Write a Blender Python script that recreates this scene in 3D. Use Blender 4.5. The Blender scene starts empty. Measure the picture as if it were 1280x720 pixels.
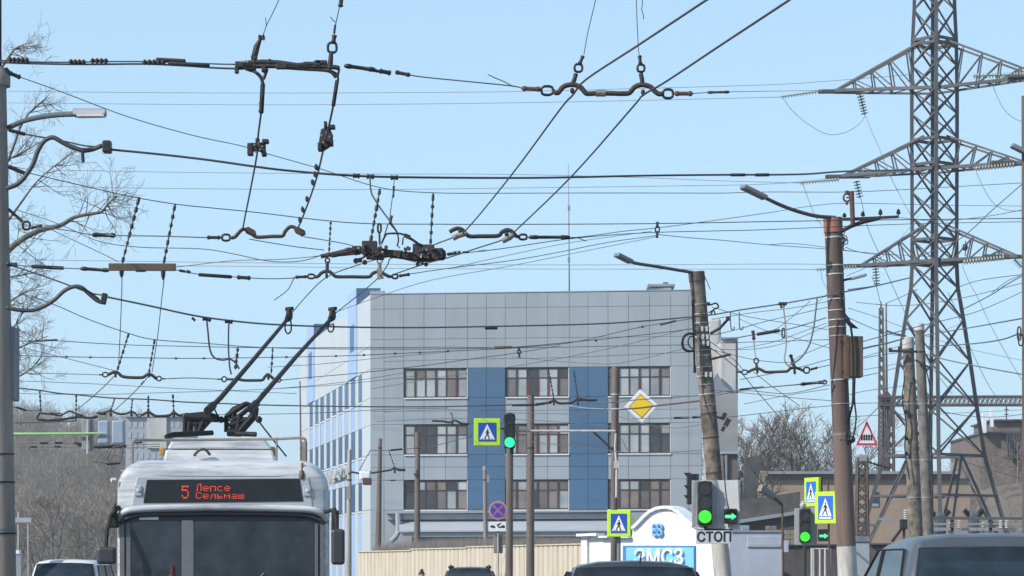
import bpy, bmesh, math, random
from mathutils import Vector, Matrix
random.seed(7)
S = bpy.context.scene
C = S.collection
F, CX, HY, CH = 3180.0, 640.0, 708.0, 1.6       # focal length in photo pixels, principal point, horizon row, eye height
R = math.radians
V = Vector

def P(x, y, d):
    return V(((x - CX) / F * d, d, CH + (HY - y) / F * d))
def PX(x, d): return (x - CX) / F * d
def PZ(y, d): return CH + (HY - y) / F * d

# ------------------------------------------------------------------ materials
MATS = {}
def mat(name, c, rough=.7, metal=0., var=.25, scale=6., bump=0., c2=None, spec=.5, coord='Object', detail=6, rand=0., stretch=None, thr=None, coat=0.):
    m = bpy.data.materials.new(name); m.use_nodes = True
    nt = m.node_tree; N = nt.nodes; L = nt.links
    b = N['Principled BSDF']
    b.inputs['Roughness'].default_value = rough
    b.inputs['Metallic'].default_value = metal
    b.inputs['Specular IOR Level'].default_value = spec
    b.inputs['Coat Weight'].default_value = coat
    tc = N.new('ShaderNodeTexCoord')
    mp = N.new('ShaderNodeMapping'); L.new(tc.outputs[coord], mp.inputs[0])
    if stretch: mp.inputs['Scale'].default_value = stretch
    nz = N.new('ShaderNodeTexNoise'); nz.inputs['Scale'].default_value = scale; nz.inputs['Detail'].default_value = detail
    nz.inputs['Roughness'].default_value = .65
    L.new(mp.outputs[0], nz.inputs['Vector'])
    rp = N.new('ShaderNodeValToRGB')
    lo, hi = thr or (.3, .7)
    rp.color_ramp.elements[0].position = lo; rp.color_ramp.elements[1].position = hi
    d = c2 or tuple(max(0, k * (1 - var)) for k in c)
    rp.color_ramp.elements[0].color = (*d, 1)
    rp.color_ramp.elements[1].color = (*(c if c2 else tuple(k * (1 + var * .6) for k in c)), 1)
    L.new(nz.outputs['Fac'], rp.inputs[0])
    src = rp.outputs[0]
    if rand:
        g = N.new('ShaderNodeNewGeometry'); mr = N.new('ShaderNodeMapRange')
        mr.inputs['To Min'].default_value = 1 - rand; mr.inputs['To Max'].default_value = 1 + rand
        L.new(g.outputs['Random Per Island'], mr.inputs[0])
        mx = N.new('ShaderNodeMix'); mx.data_type = 'RGBA'; mx.blend_type = 'MULTIPLY'; mx.inputs[0].default_value = 1
        L.new(src, mx.inputs[6]); L.new(mr.outputs[0], mx.inputs[7]); src = mx.outputs[2]
    L.new(src, b.inputs['Base Color'])
    if bump:
        bp = N.new('ShaderNodeBump'); bp.inputs['Strength'].default_value = bump; bp.inputs['Distance'].default_value = .02
        L.new(nz.outputs['Fac'], bp.inputs['Height']); L.new(bp.outputs[0], b.inputs['Normal'])
    MATS[name] = m
    return m
def emit(name, c, s):
    m = bpy.data.materials.new(name); m.use_nodes = True
    b = m.node_tree.nodes['Principled BSDF']
    b.inputs['Base Color'].default_value = (*[k * .3 for k in c], 1)
    b.inputs['Emission Color'].default_value = (*c, 1); b.inputs['Emission Strength'].default_value = s
    b.inputs['Roughness'].default_value = .3
    N = m.node_tree.nodes; L = m.node_tree.links; tc = N.new('ShaderNodeTexCoord'); vo = N.new('ShaderNodeTexVoronoi'); vo.inputs['Scale'].default_value = 45   # moulded cells of the lens
    mr = N.new('ShaderNodeMapRange'); mr.inputs['From Max'].default_value = .8; mr.inputs['To Min'].default_value = s * 1.12; mr.inputs['To Max'].default_value = s * .6
    L.new(tc.outputs['Object'], vo.inputs['Vector']); L.new(vo.outputs['Distance'], mr.inputs[0]); L.new(mr.outputs[0], b.inputs['Emission Strength'])
    MATS[name] = m; return m

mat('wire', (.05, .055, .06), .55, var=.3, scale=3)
mat('wire_far', (.11, .12, .13), .6, var=.2, scale=2)  # paler copy of wire; fading with distance is put into its colour
mat('cable', (.018, .019, .021), .65, var=.3, scale=8, spec=.25)
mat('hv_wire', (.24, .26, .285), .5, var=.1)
mat('iron', (.045, .040, .038), .65, .3, var=.5, scale=30, bump=.4)
mat('iron_rust', (.10, .062, .045), .8, .1, c2=(.035, .03, .028), scale=28, bump=.5)
mat('rust', (.15, .085, .055), .85, c2=(.07, .04, .03), scale=14, bump=.4)
mat('orange_rust', (.40, .17, .10), .85, c2=(.17, .08, .06), scale=6, bump=.3, stretch=(2, 2, .5))
mat('ins_black', (.018, .017, .018), .45, var=.3, scale=20)
mat('ins_glass', (.22, .25, .20), .35, var=.25, scale=30)
mat('zinc', (.36, .37, .38), .5, .5, var=.2, scale=8)
mat('pole_dark', (.05, .046, .044), .75, var=.2, scale=3, spec=.2)
mat('white_band', (.52, .52, .50), .7, var=.3, scale=20)
mat('grey_paint', (.26, .27, .285), .5, var=.15, scale=5)
mat('pole_concrete', (.275, .235, .19), .9, c2=(.085, .066, .053), scale=3.2, bump=.4, stretch=(1.3, 1.3, 1.1), thr=(.36, .68))
mat('pole_concrete_dark', (.235, .215, .19), .9, c2=(.085, .075, .064), scale=3, bump=.4, stretch=(1.3, 1.3, 1))
mat('pole_steel_brown', (.145, .098, .08), .75, c2=(.07, .050, .043), scale=2, bump=.3, stretch=(3, 3, .3))
mat('pole_rusty', (.20, .145, .115), .8, c2=(.12, .085, .068), scale=1.4, stretch=(4, 4, .25))
mat('arm_grey', (.10, .112, .112), .6, var=.2, scale=5, spec=.3)
mat('pole_grey', (.29, .25, .22), .75, c2=(.175, .155, .14), scale=2, bump=.3, stretch=(3, 3, .3))
mat('pole_bluegrey', (.22, .25, .29), .7, c2=(.14, .15, .17), scale=2, stretch=(3, 3, .3))
mat('pole_thin', (.19, .15, .13), .8, c2=(.10, .08, .07), scale=1.8, stretch=(3, 3, .4))
mat('pole_pale', (.48, .46, .42), .8, c2=(.3, .28, .25), scale=2, stretch=(3, 3, .4))
mat('post_white', (.60, .58, .54), .8, c2=(.36, .34, .31), scale=3, stretch=(3, 3, .6))
mat('pylon', (.088, .088, .093), .6, .25, var=.35, scale=1.2)
mat('lattice_rust', (.11, .088, .078), .75, .2, var=.4, scale=2)
mat('lattice_grey', (.19, .175, .165), .7, .2, var=.3, scale=2)
mat('clad_grey', (.322, .362, .392), .45, .1, var=.09, scale=.7, stretch=(1, 1, .12), rand=.03, spec=.3)
mat('clad_blue', (.066, .138, .235), .45, .1, var=.10, scale=.3, rand=.04, spec=.3)
mat('clad_joint', (.25, .28, .30), .8, var=.1)
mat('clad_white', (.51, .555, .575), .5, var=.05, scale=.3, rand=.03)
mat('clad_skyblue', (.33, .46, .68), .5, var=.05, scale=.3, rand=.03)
mat('win_blue', (.032, .095, .20), .3, var=.3, scale=.6, rand=.3, spec=.2)
mat('win_frame', (.05, .03, .032), .5, var=.2)
mat('win_red', (.22, .05, .055), .6, var=.3)
mat('win_glass', (.36, .385, .39), .10, c2=(.23, .245, .25), scale=.8, rand=.3, spec=.6)
mat('win_brown', (.19, .155, .14), .12, c2=(.11, .09, .08), scale=.9, rand=.3, spec=.6)
mat('win_dark', (.05, .05, .052), .08, c2=(.02, .02, .022), scale=.9, rand=.3, spec=.6)
mat('sill_white', (.72, .73, .74), .5, var=.1)
mat('roof_metal', (.33, .36, .38), .45, .4, var=.2, scale=.8)
mat('roof_metal_dark', (.09, .10, .11), .6, .2, var=.3, scale=.8)
mat('concrete_white', (.62, .61, .59), .85, c2=(.40, .39, .38), scale=.5, stretch=(2, 2, .4))
mat('concrete_grey', (.36, .37, .375), .85, c2=(.26, .265, .27), scale=.6)
mat('fence_beige', (.60, .525, .41), .6, c2=(.46, .395, .305), scale=1.4, stretch=(1.5, 1.5, .35), thr=(.25, .6), rand=.05)
mat('gate_white', (.83, .84, .84), .7, c2=(.64, .655, .66), scale=.9, stretch=(1.4, 1.4, .5), thr=(.3, .55), bump=.1)
mat('gate_blue', (.20, .55, .82), .5, var=.06, scale=3)
mat('gate_blue_dark', (.06, .20, .42), .6, var=.1)
mat('emblem_blue', (.17, .42, .72), .5, var=.08)
mat('letter_white', (.82, .84, .86), .5, var=.04)
mat('wall_paleblue', (.42, .46, .54), .7, c2=(.33, .36, .43), scale=1.2)
mat('wall_dark', (.115, .105, .10), .9, c2=(.06, .055, .053), scale=2.2, bump=.3)
mat('wall_tan', (.36, .27, .205), .9, c2=(.28, .21, .16), scale=.7, bump=.2)
mat('wall_brown', (.19, .15, .13), .9, c2=(.115, .092, .08), scale=.9, bump=.2)
mat('wall_ruin', (.10, .10, .108), .9, c2=(.05, .05, .056), scale=1.5)
mat('stone', (.31, .26, .21), .9, c2=(.16, .135, .115), scale=4, bump=.4)
mat('pale_block', (.40, .425, .455), .8, c2=(.30, .325, .355), scale=.15)
mat('pale_window', (.36, .40, .46), .3, var=.2, rand=.2)
mat('lime', (.50, .78, .03), .45, var=.05, scale=8)
mat('sign_blue', (.012, .07, .42), .4, var=.12, scale=8)
mat('sign_blue_bright', (.02, .14, .62), .4, var=.1, scale=8)
mat('sign_white', (.78, .79, .80), .4, var=.05, scale=10)
mat('sign_grey_white', (.56, .57, .59), .5, var=.12, scale=10)
mat('sign_red', (.60, .03, .06), .4, var=.1, scale=8)
mat('sign_red_faded', (.45, .11, .16), .5, var=.2, scale=12)
mat('sign_black', (.012, .012, .014), .5, var=.1)
mat('sign_yellow', (.86, .58, .015), .45, var=.08, scale=10)
mat('signal_black', (.022, .022, .024), .5, var=.2)
mat('signal_lens', (.035, .03, .035), .2, var=.3)
mat('backplate', (.42, .43, .42), .5, var=.1, scale=8, c2=(.36, .37, .36))
mat('backplate_lifted', (.52, .52, .51), .55, var=.1, scale=8)  # paler copy of backplate, colour lifted against the shade cast on the side plate
emit('green_lamp', (.05, 1., .03), 1.1)
emit('green_lamp_teal', (.04, .95, .45), 1.0)
emit('green_arrow', (.10, 1., .35), 1.0)
emit('led_orange', (1., .10, .05), .5)
mat('led_panel', (.014, .016, .017), .35, var=.3, scale=12)
mat('bus_white', (.62, .625, .62), .4, c2=(.28, .295, .32), scale=1.5, stretch=(.6, 1, 5), thr=(.36, .60), spec=.4, coat=.15)
mat('bus_panel', (.42, .44, .465), .4, var=.1, scale=3)
mat('bus_glass', (.050, .062, .076), .08, c2=(.016, .021, .028), scale=2.2, spec=.3, detail=3)  # mottled tones painted in to stand for reflections in the glass
mat('bus_trim', (.045, .045, .05), .5, var=.2)
mat('bus_pillar', (.16, .16, .165), .4, var=.15)
mat('rubber', (.02, .02, .02), .8, var=.2)
mat('hub', (.3, .3, .31), .4, .6, var=.2)
mat('lens_amber', (.5, .25, .03), .3, var=.1)
mat('lens_clear', (.65, .66, .68), .15, var=.1)
mat('lens_red', (.35, .02, .02), .2, var=.1)
mat('plastic_brown', (.11, .075, .055), .6, var=.3)
mat('car_silver', (.10, .118, .135), .34, .3, var=.08, scale=2, spec=.4, coat=.25)
mat('car_dark', (.055, .060, .068), .25, .4, var=.1, scale=2, coat=.6)
mat('car_white', (.70, .70, .69), .35, var=.08, scale=3, coat=.4)
mat('car_bluegrey', (.16, .20, .24), .3, .3, var=.1, scale=2, coat=.5)
mat('car_glass', (.036, .055, .072), .08, c2=(.012, .020, .028), scale=1.8, spec=.4)
mat('seat_dark', (.02, .021, .024), .8, var=.2)
mat('skin', (.45, .27, .19), .6, var=.1)
mat('hair', (.035, .022, .016), .7, var=.3, scale=40)
mat('coat_cloth', (.05, .05, .065), .9, var=.2)
mat('lamp_body', (.21, .22, .245), .45, .2, var=.12)
mat('lamp_glass', (.55, .56, .57), .3, var=.1)
mat('green_arm', (.32, .60, .22), .5, var=.15, scale=4)
mat('panel_back', (.30, .37, .47), .5, var=.12, scale=3)
mat('box_rust', (.12, .085, .066), .8, c2=(.07, .052, .043), scale=5)
mat('bark', (.21, .185, .16), .9, c2=(.10, .088, .076), scale=6, bump=.3)
mat('bark_dark', (.062, .052, .047), .9, c2=(.03, .026, .024), scale=6)
mat('twig', (.23, .20, .175), .9, var=.3, scale=3)
mat('twig_dark', (.235, .19, .16), .9, var=.3, scale=3)
mat('twig_wood', (.33, .285, .235), .95, c2=(.16, .138, .115), scale=.12, rand=.25)
mat('dry_grass', (.29, .26, .225), .95, c2=(.17, .15, .13), scale=1.2, rand=.45)
mat('soil', (.215, .18, .145), .95, c2=(.12, .105, .09), scale=.10, bump=.2)
mat('ground', (.13, .12, .10), .95, c2=(.09, .08, .07), scale=.3)
mat('asphalt', (.052, .052, .054), .85, var=.25, scale=1.5, bump=.2)
mat('road_paint', (.7, .7, .68), .7, var=.1)
mat('kerb', (.32, .31, .29), .9, var=.2)

# ------------------------------------------------------------------ mesh builder
MW = {}      # world matrix of each empty
def wm(o):
    return MW.get(o.name, Matrix.Identity(4)) if o else Matrix.Identity(4)

class MB:
    def __init__(s): s.v = []; s.f = []
    def add(s, vs, fs):
        n = len(s.v); s.v += [V(q) for q in vs]; s.f += [tuple(i + n for i in q) for q in fs]; return s
    def box(s, c, d, rot=None):
        c = V(c); m = rot or Matrix.Identity(3)
        vs = [c + m @ V((x * d[0] / 2, y * d[1] / 2, z * d[2] / 2)) for x in (-1, 1) for y in (-1, 1) for z in (-1, 1)]
        return s.add(vs, [(0, 1, 3, 2), (4, 6, 7, 5), (0, 4, 5, 1), (2, 3, 7, 6), (0, 2, 6, 4), (1, 5, 7, 3)])
    def hexa(s, a, b):          # two quads -> solid
        return s.add(list(a) + list(b), [(3, 2, 1, 0), (4, 5, 6, 7), (0, 1, 5, 4), (1, 2, 6, 5), (2, 3, 7, 6), (3, 0, 4, 7)])
    def beam(s, a, b, w, h=None, up=(0, 0, 1)):
        a, b = V(a), V(b); h = h or w; d = (b - a)
        if d.length < 1e-6: return s
        d.normalize(); u = d.cross(V(up))
        if u.length < 1e-3: u = d.cross(V((1, 0, 0)))
        u.normalize(); n = u.cross(d)
        q = lambda c: [c + u * (w / 2) * i + n * (h / 2) * j for i, j in ((-1, -1), (1, -1), (1, 1), (-1, 1))]
        return s.hexa(q(a), q(b))
    def tube(s, pts, r, n=6, closed=False, cap=True):
        pts = [V(p) for p in pts]; k = len(pts)
        rs = r if isinstance(r, (list, tuple)) else [r] * k
        rings = []; u = None
        for i, p in enumerate(pts):
            if closed: t = pts[(i + 1) % k] - pts[i - 1]
            else: t = pts[min(i + 1, k - 1)] - pts[max(i - 1, 0)]
            if t.length < 1e-9: t = V((0, 0, 1))
            t.normalize()
            if u is None:
                u = t.cross(V((0, 0, 1)))
                if u.length < .05: u = t.cross(V((0, 1, 0)))
            u = (u - t * u.dot(t)); u.normalize(); w = t.cross(u)
            rings.append([p + (u * math.cos(2 * math.pi * j / n) + w * math.sin(2 * math.pi * j / n)) * rs[i] for j in range(n)])
        fs = []
        for i in range(k if closed else k - 1):
            a, b = i * n, ((i + 1) % k) * n
            fs += [(a + j, a + (j + 1) % n, b + (j + 1) % n, b + j) for j in range(n)]
        if cap and not closed: fs += [tuple(range(n - 1, -1, -1)), tuple(range((k - 1) * n, k * n))]
        return s.add([q for g in rings for q in g], fs)
    def lathe(s, a, b, prof, n=10):
        a, b = V(a), V(b)
        return s.tube([a + (b - a) * t for t, r in prof], [r for t, r in prof], n)
    def ring(s, c, u, v, ru, rv, r, n=6, k=14, sq=3.2):
        c, u, v = V(c), V(u), V(v); pts = []
        for i in range(k):
            t = 2 * math.pi * (i + .5) / k; x, y = math.cos(t), math.sin(t)
            q = (abs(x) ** sq + abs(y) ** sq) ** (-1 / sq)
            pts.append(c + u * x * q * ru + v * y * q * rv)
        return s.tube(pts, r, n, closed=True)
    def prism(s, pts, o, ux, uy, th):        # outline in the (ux, uy) plane, thickness backwards
        o, ux, uy = V(o), V(ux), V(uy); nz = ux.cross(uy)
        A = sum(pts[i - 1][0] * pts[i][1] - pts[i][0] * pts[i - 1][1] for i in range(len(pts)))
        if A < 0: pts = pts[::-1]
        fr = [o + ux * x + uy * y for x, y in pts]; bk = [p - nz * th for p in fr]; n = len(pts)
        return s.add(fr + bk, [tuple(range(n)), tuple(range(2 * n - 1, n - 1, -1))] + [(i, i + n, (i + 1) % n + n, (i + 1) % n) for i in range(n)])
    def build(s, name, m, parent=None, local=False, smooth=False, bevel=0, seg=2, origin=None, ang=30):
        o_ = bpy.data.meshes.new(name)
        if parent is not None and not local:
            inv = wm(parent).inverted(); vs = [inv @ p for p in s.v]
        else:
            off = V(origin) if origin is not None else V((0, 0, 0)); vs = [p - off for p in s.v]
        o_.from_pydata([tuple(p) for p in vs], [], s.f); o_.update()
        bm = bmesh.new(); bm.from_mesh(o_)
        bmesh.ops.recalc_face_normals(bm, faces=bm.faces)
        if bevel:
            ed = [e for e in bm.edges if len(e.link_faces) == 2 and e.calc_face_angle(0) > R(ang)]
            bmesh.ops.bevel(bm, geom=ed, offset=bevel, segments=seg, profile=.5, affect='EDGES', clamp_overlap=True)
        bm.to_mesh(o_); bm.free()
        if smooth:
            for p in o_.polygons: p.use_smooth = True
            if smooth != 'all':
                try: o_.set_sharp_from_angle(angle=R(38))
                except Exception: pass
        o_.materials.append(MATS[m])
        o = bpy.data.objects.new(name, o_); C.objects.link(o)
        if parent is not None:
            o.parent = parent; MW[o.name] = wm(parent)
        elif origin is not None:
            o.location = origin
        return o

def tag(o, label=None, cat=None, group=None, kind=None):
    if label: o['label'] = label
    if cat: o['category'] = cat
    if group: o['group'] = group
    if kind: o['kind'] = kind
    return o
def thing(name, loc, label, cat, group=None, rz=0):
    o = bpy.data.objects.new(name, None); C.objects.link(o)
    o.empty_display_size = .2
    o.location = loc; o.rotation_euler = (0, 0, rz)
    MW[o.name] = Matrix.Translation(V(loc)) @ Matrix.Rotation(rz, 4, 'Z')
    return tag(o, label, cat, group)
def single(mb, name, m, label, cat, group=None, smooth=False, bevel=0, origin=None):
    o = mb.build(name, m, None, smooth=smooth, bevel=bevel, origin=origin or mb.v[0].copy())
    return tag(o, label, cat, group)
def struct(mb, name, m, kind='structure', smooth=False):
    return tag(mb.build(name, m, None, smooth=smooth), kind=kind)

def spline(pts, k=5):
    pts = [V(p) for p in pts]
    if len(pts) < 3: return pts
    q = [pts[0] * 2 - pts[1]] + pts + [pts[-1] * 2 - pts[-2]]; out = []
    for i in range(1, len(q) - 2):
        a, b, c, d = q[i - 1:i + 3]
        for j in range(k):
            t = j / k
            out.append(.5 * ((2 * b) + (c - a) * t + (2 * a - 5 * b + 4 * c - d) * t * t + (3 * b - a - 3 * c + d) * t ** 3))
    return out + [pts[-1]]

def px(pts, d0, d1=None):       # photo points -> world, distance running from d0 to d1 along the line
    d1 = d0 if d1 is None else d1
    if len(pts[0]) == 3: return [P(*p) for p in pts]
    ln = [0]
    for a, b in zip(pts, pts[1:]): ln.append(ln[-1] + math.hypot(b[0] - a[0], b[1] - a[1]))
    return [P(p[0], p[1], d0 + (d1 - d0) * (l / ln[-1] if ln[-1] else 0)) for p, l in zip(pts, ln)]

UX, UZ = V((1, 0, 0)), V((0, 0, 1))
def ribs(n, r0, r1):
    pr = [(0, r0 * .7)]
    for i in range(n):
        t0 = (i + .15) / n; t1 = (i + .5) / n; t2 = (i + .85) / n
        pr += [(t0, r0), (t1, r1), (t2, r0)]
    return pr + [(1, r0 * .7)]
ROD = [(0, .35), (.06, .9), (.2, 1), (.24, .75), (.76, .75), (.8, 1), (.94, .9), (1, .35)]

# a fitting on a line: kind, x0, y0, x1, y1, width in px
def fitting(par, kind, a, b, w, m=None, name=None):
    mb = MB(); r = w / 2
    if kind == 'rod':      # strain insulator rod
        return mb.lathe(a, b, [(t, q * r) for t, q in ROD], 8).build(name or 'insulator_rod', m or 'ins_black', par, smooth=True)
    if kind == 'plain':
        return mb.lathe(a, b, [(0, r * .6), (.03, r), (.97, r), (1, r * .6)], 8).build(name or 'sleeve', m or 'cable', par, smooth=True)
    if kind == 'rib':
        n = max(3, int((V(b) - V(a)).length / (r * 1.3)))
        return mb.lathe(a, b, ribs(n, r * .55, r), 8).build(name or 'ribbed_insulator', m or 'ins_black', par)
    if kind == 'chain':
        L = (V(b) - V(a)).length; n = max(4, int(L / (r * 4.2)))
        rr = random.Random(int(a[0] * 1000)); pr = [(0, r * .8)]
        for i in range(n):
            t = (i + .5) / n; e = .28 / n; big = r * rr.uniform(.8, 1.15)
            e *= rr.uniform(.55, 1.25); pr += [(t - e * 1.3, r * .42), (t - e, big), (t + e, big), (t + e * 1.3, r * .42)]
        return mb.lathe(a, b, pr + [(1, r * .6)], 6).build(name or 'insulator_chain', m or 'ins_black', par)
    if kind == 'ring':     # a,b: opposite corners
        c = (V(a) + V(b)) / 2; th = w / 2
        return mb.ring(c, UX, UZ, abs(b[0] - a[0]) / 2 - th, abs(b[2] - a[2]) / 2 - th, th, 6).build(name or 'link_ring', m or 'ins_black', par, smooth='all')
    if kind == 'block':
        c = (V(a) + V(b)) / 2
        return mb.box(c, (abs(b[0] - a[0]), w, abs(b[2] - a[2]))).build(name or 'block', m or 'iron', par, bevel=min(abs(b[0] - a[0]), abs(b[2] - a[2]), w) * .15)

def line(name, label, cat, pts, w, d0, d1=None, m='wire', group=None, fits=(), k=5):
    """one wire of the overhead network; w = width in photo pixels at d0; fits are its own fittings"""
    w3 = px(pts, d0, d1); sp = spline(w3, k)
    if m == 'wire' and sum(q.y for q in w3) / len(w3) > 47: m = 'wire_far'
    rr = (w if w > 1.7 or (w3[0] - w3[-1]).length < 1 else w * .84) * d0 / F / 2
    mb = MB().tube(sp, rr, 5)
    if not fits:
        return tag(mb.build(name, m, None, smooth='all', origin=w3[0]), label, cat, group)
    t = thing(name, w3[0], label, cat, group)
    mb.build('strand', m, t, smooth='all')
    for f in fits:
        kind, x0, y0, x1, y1, fw = f[:6]; fm = f[6] if len(f) > 6 else None; fn = f[7] if len(f) > 7 else None
        dd = f[8] if len(f) > 8 else None
        if dd is None:      # distance of the line there
            best = min(sp, key=lambda q: abs(CX + F * q.x / q.y - (x0 + x1) / 2) + abs(HY - F * (q.z - CH) / q.y - (y0 + y1) / 2)); dd = best.y
        fitting(t, kind, P(x0, y0, dd), P(x1, y1, dd), fw * dd / F, fm, fn)
    return t

def text(body, size, m, name, parent, mw, depth=.004, bold=0., align='CENTER'):
    cu = bpy.data.curves.new(name, 'FONT'); cu.body = body; cu.size = size; cu.extrude = depth; cu.offset = bold
    cu.align_x = align; cu.align_y = 'CENTER'; cu.resolution_u = 3
    o = bpy.data.objects.new(name, cu); C.objects.link(o)
    dg = bpy.context.evaluated_depsgraph_get()
    me = bpy.data.meshes.new_from_object(o.evaluated_get(dg))
    bpy.data.objects.remove(o); bpy.data.curves.remove(cu)
    me.transform(wm(parent).inverted() @ mw); me.materials.clear(); me.materials.append(MATS[m]); me.name = name
    t = bpy.data.objects.new(name, me); C.objects.link(t); t.parent = parent
    return t
def frame_m(o, ux, uy):         # matrix of a sign plane: x right, y up, z to the viewer
    ux, uy = V(ux).normalized(), V(uy).normalized(); n = ux.cross(uy)
    m = Matrix((ux, uy, n)).transposed().to_4x4(); m.translation = V(o); return m
# ================================================================== SETTING
def sheet(x0, x1, y0, y1, z): return MB().add([(x0, y0, z), (x1, y0, z), (x1, y1, z), (x0, y1, z)], [(0, 1, 2, 3)])
struct(sheet(-500, 500, -300, 900, 0), 'ground', 'ground')
struct(sheet(-7.2, 7.6, -40, 110, .004), 'road', 'asphalt')
struct(sheet(-60, 60, 66, 84, .008), 'cross_road', 'asphalt')
mk = MB()
for y in range(-20, 64, 6): mk.add(sheet(-.07, .07, y, y + 3, .013).v, [(0, 1, 2, 3)])
struct(mk, 'lane_marking', 'road_paint')
mk = MB()
for i in range(11): mk.add(sheet(-6.8 + i * 1.3, -6.1 + i * 1.3, 60, 64, .013).v, [(0, 1, 2, 3)])
struct(mk, 'crossing_marking', 'road_paint')
for sx, w in ((-7.35, .3), (7.75, .3)):
    struct(MB().box((sx, 12, .07), (w, 104, .14)), 'kerb', 'kerb')
struct(MB().box((-10.5, 12, .06), (6, 104, .12)), 'pavement', 'asphalt')
struct(MB().box((10.9, 12, .06), (6, 104, .12)), 'pavement', 'asphalt')

# hillside on the left, brown scrub slope on the right
def hill(x0, x1, y0, y1, fn, name, n=36, m=20):
    vs = []; fs = []
    for j in range(m + 1):
        for i in range(n + 1):
            x = x0 + (x1 - x0) * i / n; y = y0 + (y1 - y0) * j / m
            vs.append((x, y, fn(x, y)))
    for j in range(m):
        for i in range(n):
            a = j * (n + 1) + i; fs.append((a, a + 1, a + n + 2, a + n + 1))
    return tag(MB().add(vs, fs).build(name, 'soil', None, smooth='all'), kind='structure')
def sst(a, b, x):
    t = max(0, min(1, (x - a) / (b - a))); return t * t * (3 - 2 * t)
def left_hill(x, y):
    return -.3 + (sst(240, 420, y) * 21 + sst(420, 600, y) * 4) * (1 - sst(-62, -18, x + (y - 300) * .05)) + math.sin(x * .21) * .4 * sst(240, 300, y)
def right_hill(x, y):
    return -.3 + sst(150, 235, y) * 10.5 * sst(22, 44, x) + math.sin(x * .3 + y * .1) * .3 * sst(150, 170, y)
hill(-190, -14, 230, 620, left_hill, 'hill')
hill(24, 110, 140, 300, right_hill, 'hill_slope')

# ================================================================== OFFICE BUILDING
C1 = P(463, HY, 163); C1.z = 0
C2 = V((PX(877, 160.5), 160.5, 0))
fu = (C2 - C1).normalized(); fn_ = V((fu.y, -fu.x, 0))            # along the front, out of the front
LU = V((-.19, 1, 0)).normalized(); LN = V((-LU.y, LU.x, 0))         # along the left side, out of it
ZT = PZ(368, 163)
def fs_(x):             # distance along the front of a photo column
    k = (x - CX) / F; return (k * C1.y - C1.x) / (fu.x - k * fu.y)
def ls_(x):
    k = (x - CX) / F; return (C1.x - k * C1.y) / (k * LU.y - LU.x)
def fz(y): return PZ(y, 162.7)
WF = (C2 - C1).length; WL = ls_(375)
bld = thing('office_building', C1, 'long grey and blue panelled office block with a white sunlit side', 'building')
core = MB()
A, B_ = C1 + LU * WL, C2 + V((3, 44, 0))
i0 = .22
def inset(p, a, b): return p - fn_ * a - LN * b
c1i = C1 - fn_ * i0 - LN * i0; c2i = C2 - fn_ * i0; Ai = A - LN * i0
c2b, c1b, Ab = c2i + V((1.2, 16, 0)), c1i + V((10.2, 16, 0)), Ai + V((12, 0, 0))
core.hexa([c1i, c2i, c2b, c1i + LU * 16], [q + UZ * (ZT - .25) for q in (c1i, c2i, c2b, c1i + LU * 16)])
core.hexa([c1i + LU * 16.01, c1b + V((0, .01, 0)), Ab, Ai], [q + UZ * (ZT - .26) for q in (c1i + LU * 16.01, c1b + V((0, .01, 0)), Ab, Ai)])
core.build('wall_core', 'clad_joint', bld)
def wallbox(mb, o, u, n, s0, s1, z0, z1, d0, d1):     # slab on a facade between two depths outwards
    q = lambda d: [o + u * s + n * d + UZ * z for s, z in ((s0, z0), (s1, z0), (s1, z1), (s0, z1))]
    mb.hexa(q(d0), q(d1))
wins = [(505, 584), (632, 711), (760, 838)]
rows = [(461, 497), (531, 568), (600.5, 637)]
cols = [463, 480, 504.5, 530, 557, 584.5, 608, 631.5, 658, 684.5, 711.5, 735, 760, 785.5, 812, 838.5, 861, 877]
ys = [368, 386, 424, 460.5, 497.5, 514, 530.5, 568.5, 584, 600, 637.5, 668, 700, 722, 738]
pg, pb = MB(), MB()
for i in range(len(cols) - 1):
    for j in range(len(ys) - 1):
        x0, x1, y0, y1 = cols[i], cols[i + 1], ys[j], ys[j + 1]
        xm, ym = (x0 + x1) / 2, (y0 + y1) / 2
        if any(a - 1 < xm < b + 1 for a, b in wins) and any(a - .7 < ym < b + .7 for a, b in rows): continue
        blue = (584 < xm < 632 or 711 < xm < 760.5) and 460 < ym < 638
        g = .011
        wallbox(pb if blue else pg, C1, fu, fn_, fs_(x0) + g, fs_(x1) - g, fz(y1) + g, fz(y0) - g, -i0, .03 if blue else 0)
pg.build('front_cladding', 'clad_grey', bld); pb.build('blue_cladding', 'clad_blue', bld)
mb = MB(); wallbox(mb, C1, fu, fn_, -.02, fs_(479.5), ZT, ZT + .22, -.6, .02)
wallbox(mb, C1, fu, fn_, fs_(479.8), WF, ZT + .0, ZT + .05, -.5, .04)
mb.build('parapet_coping', 'clad_grey', bld)
rw = random.Random(3)
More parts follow.
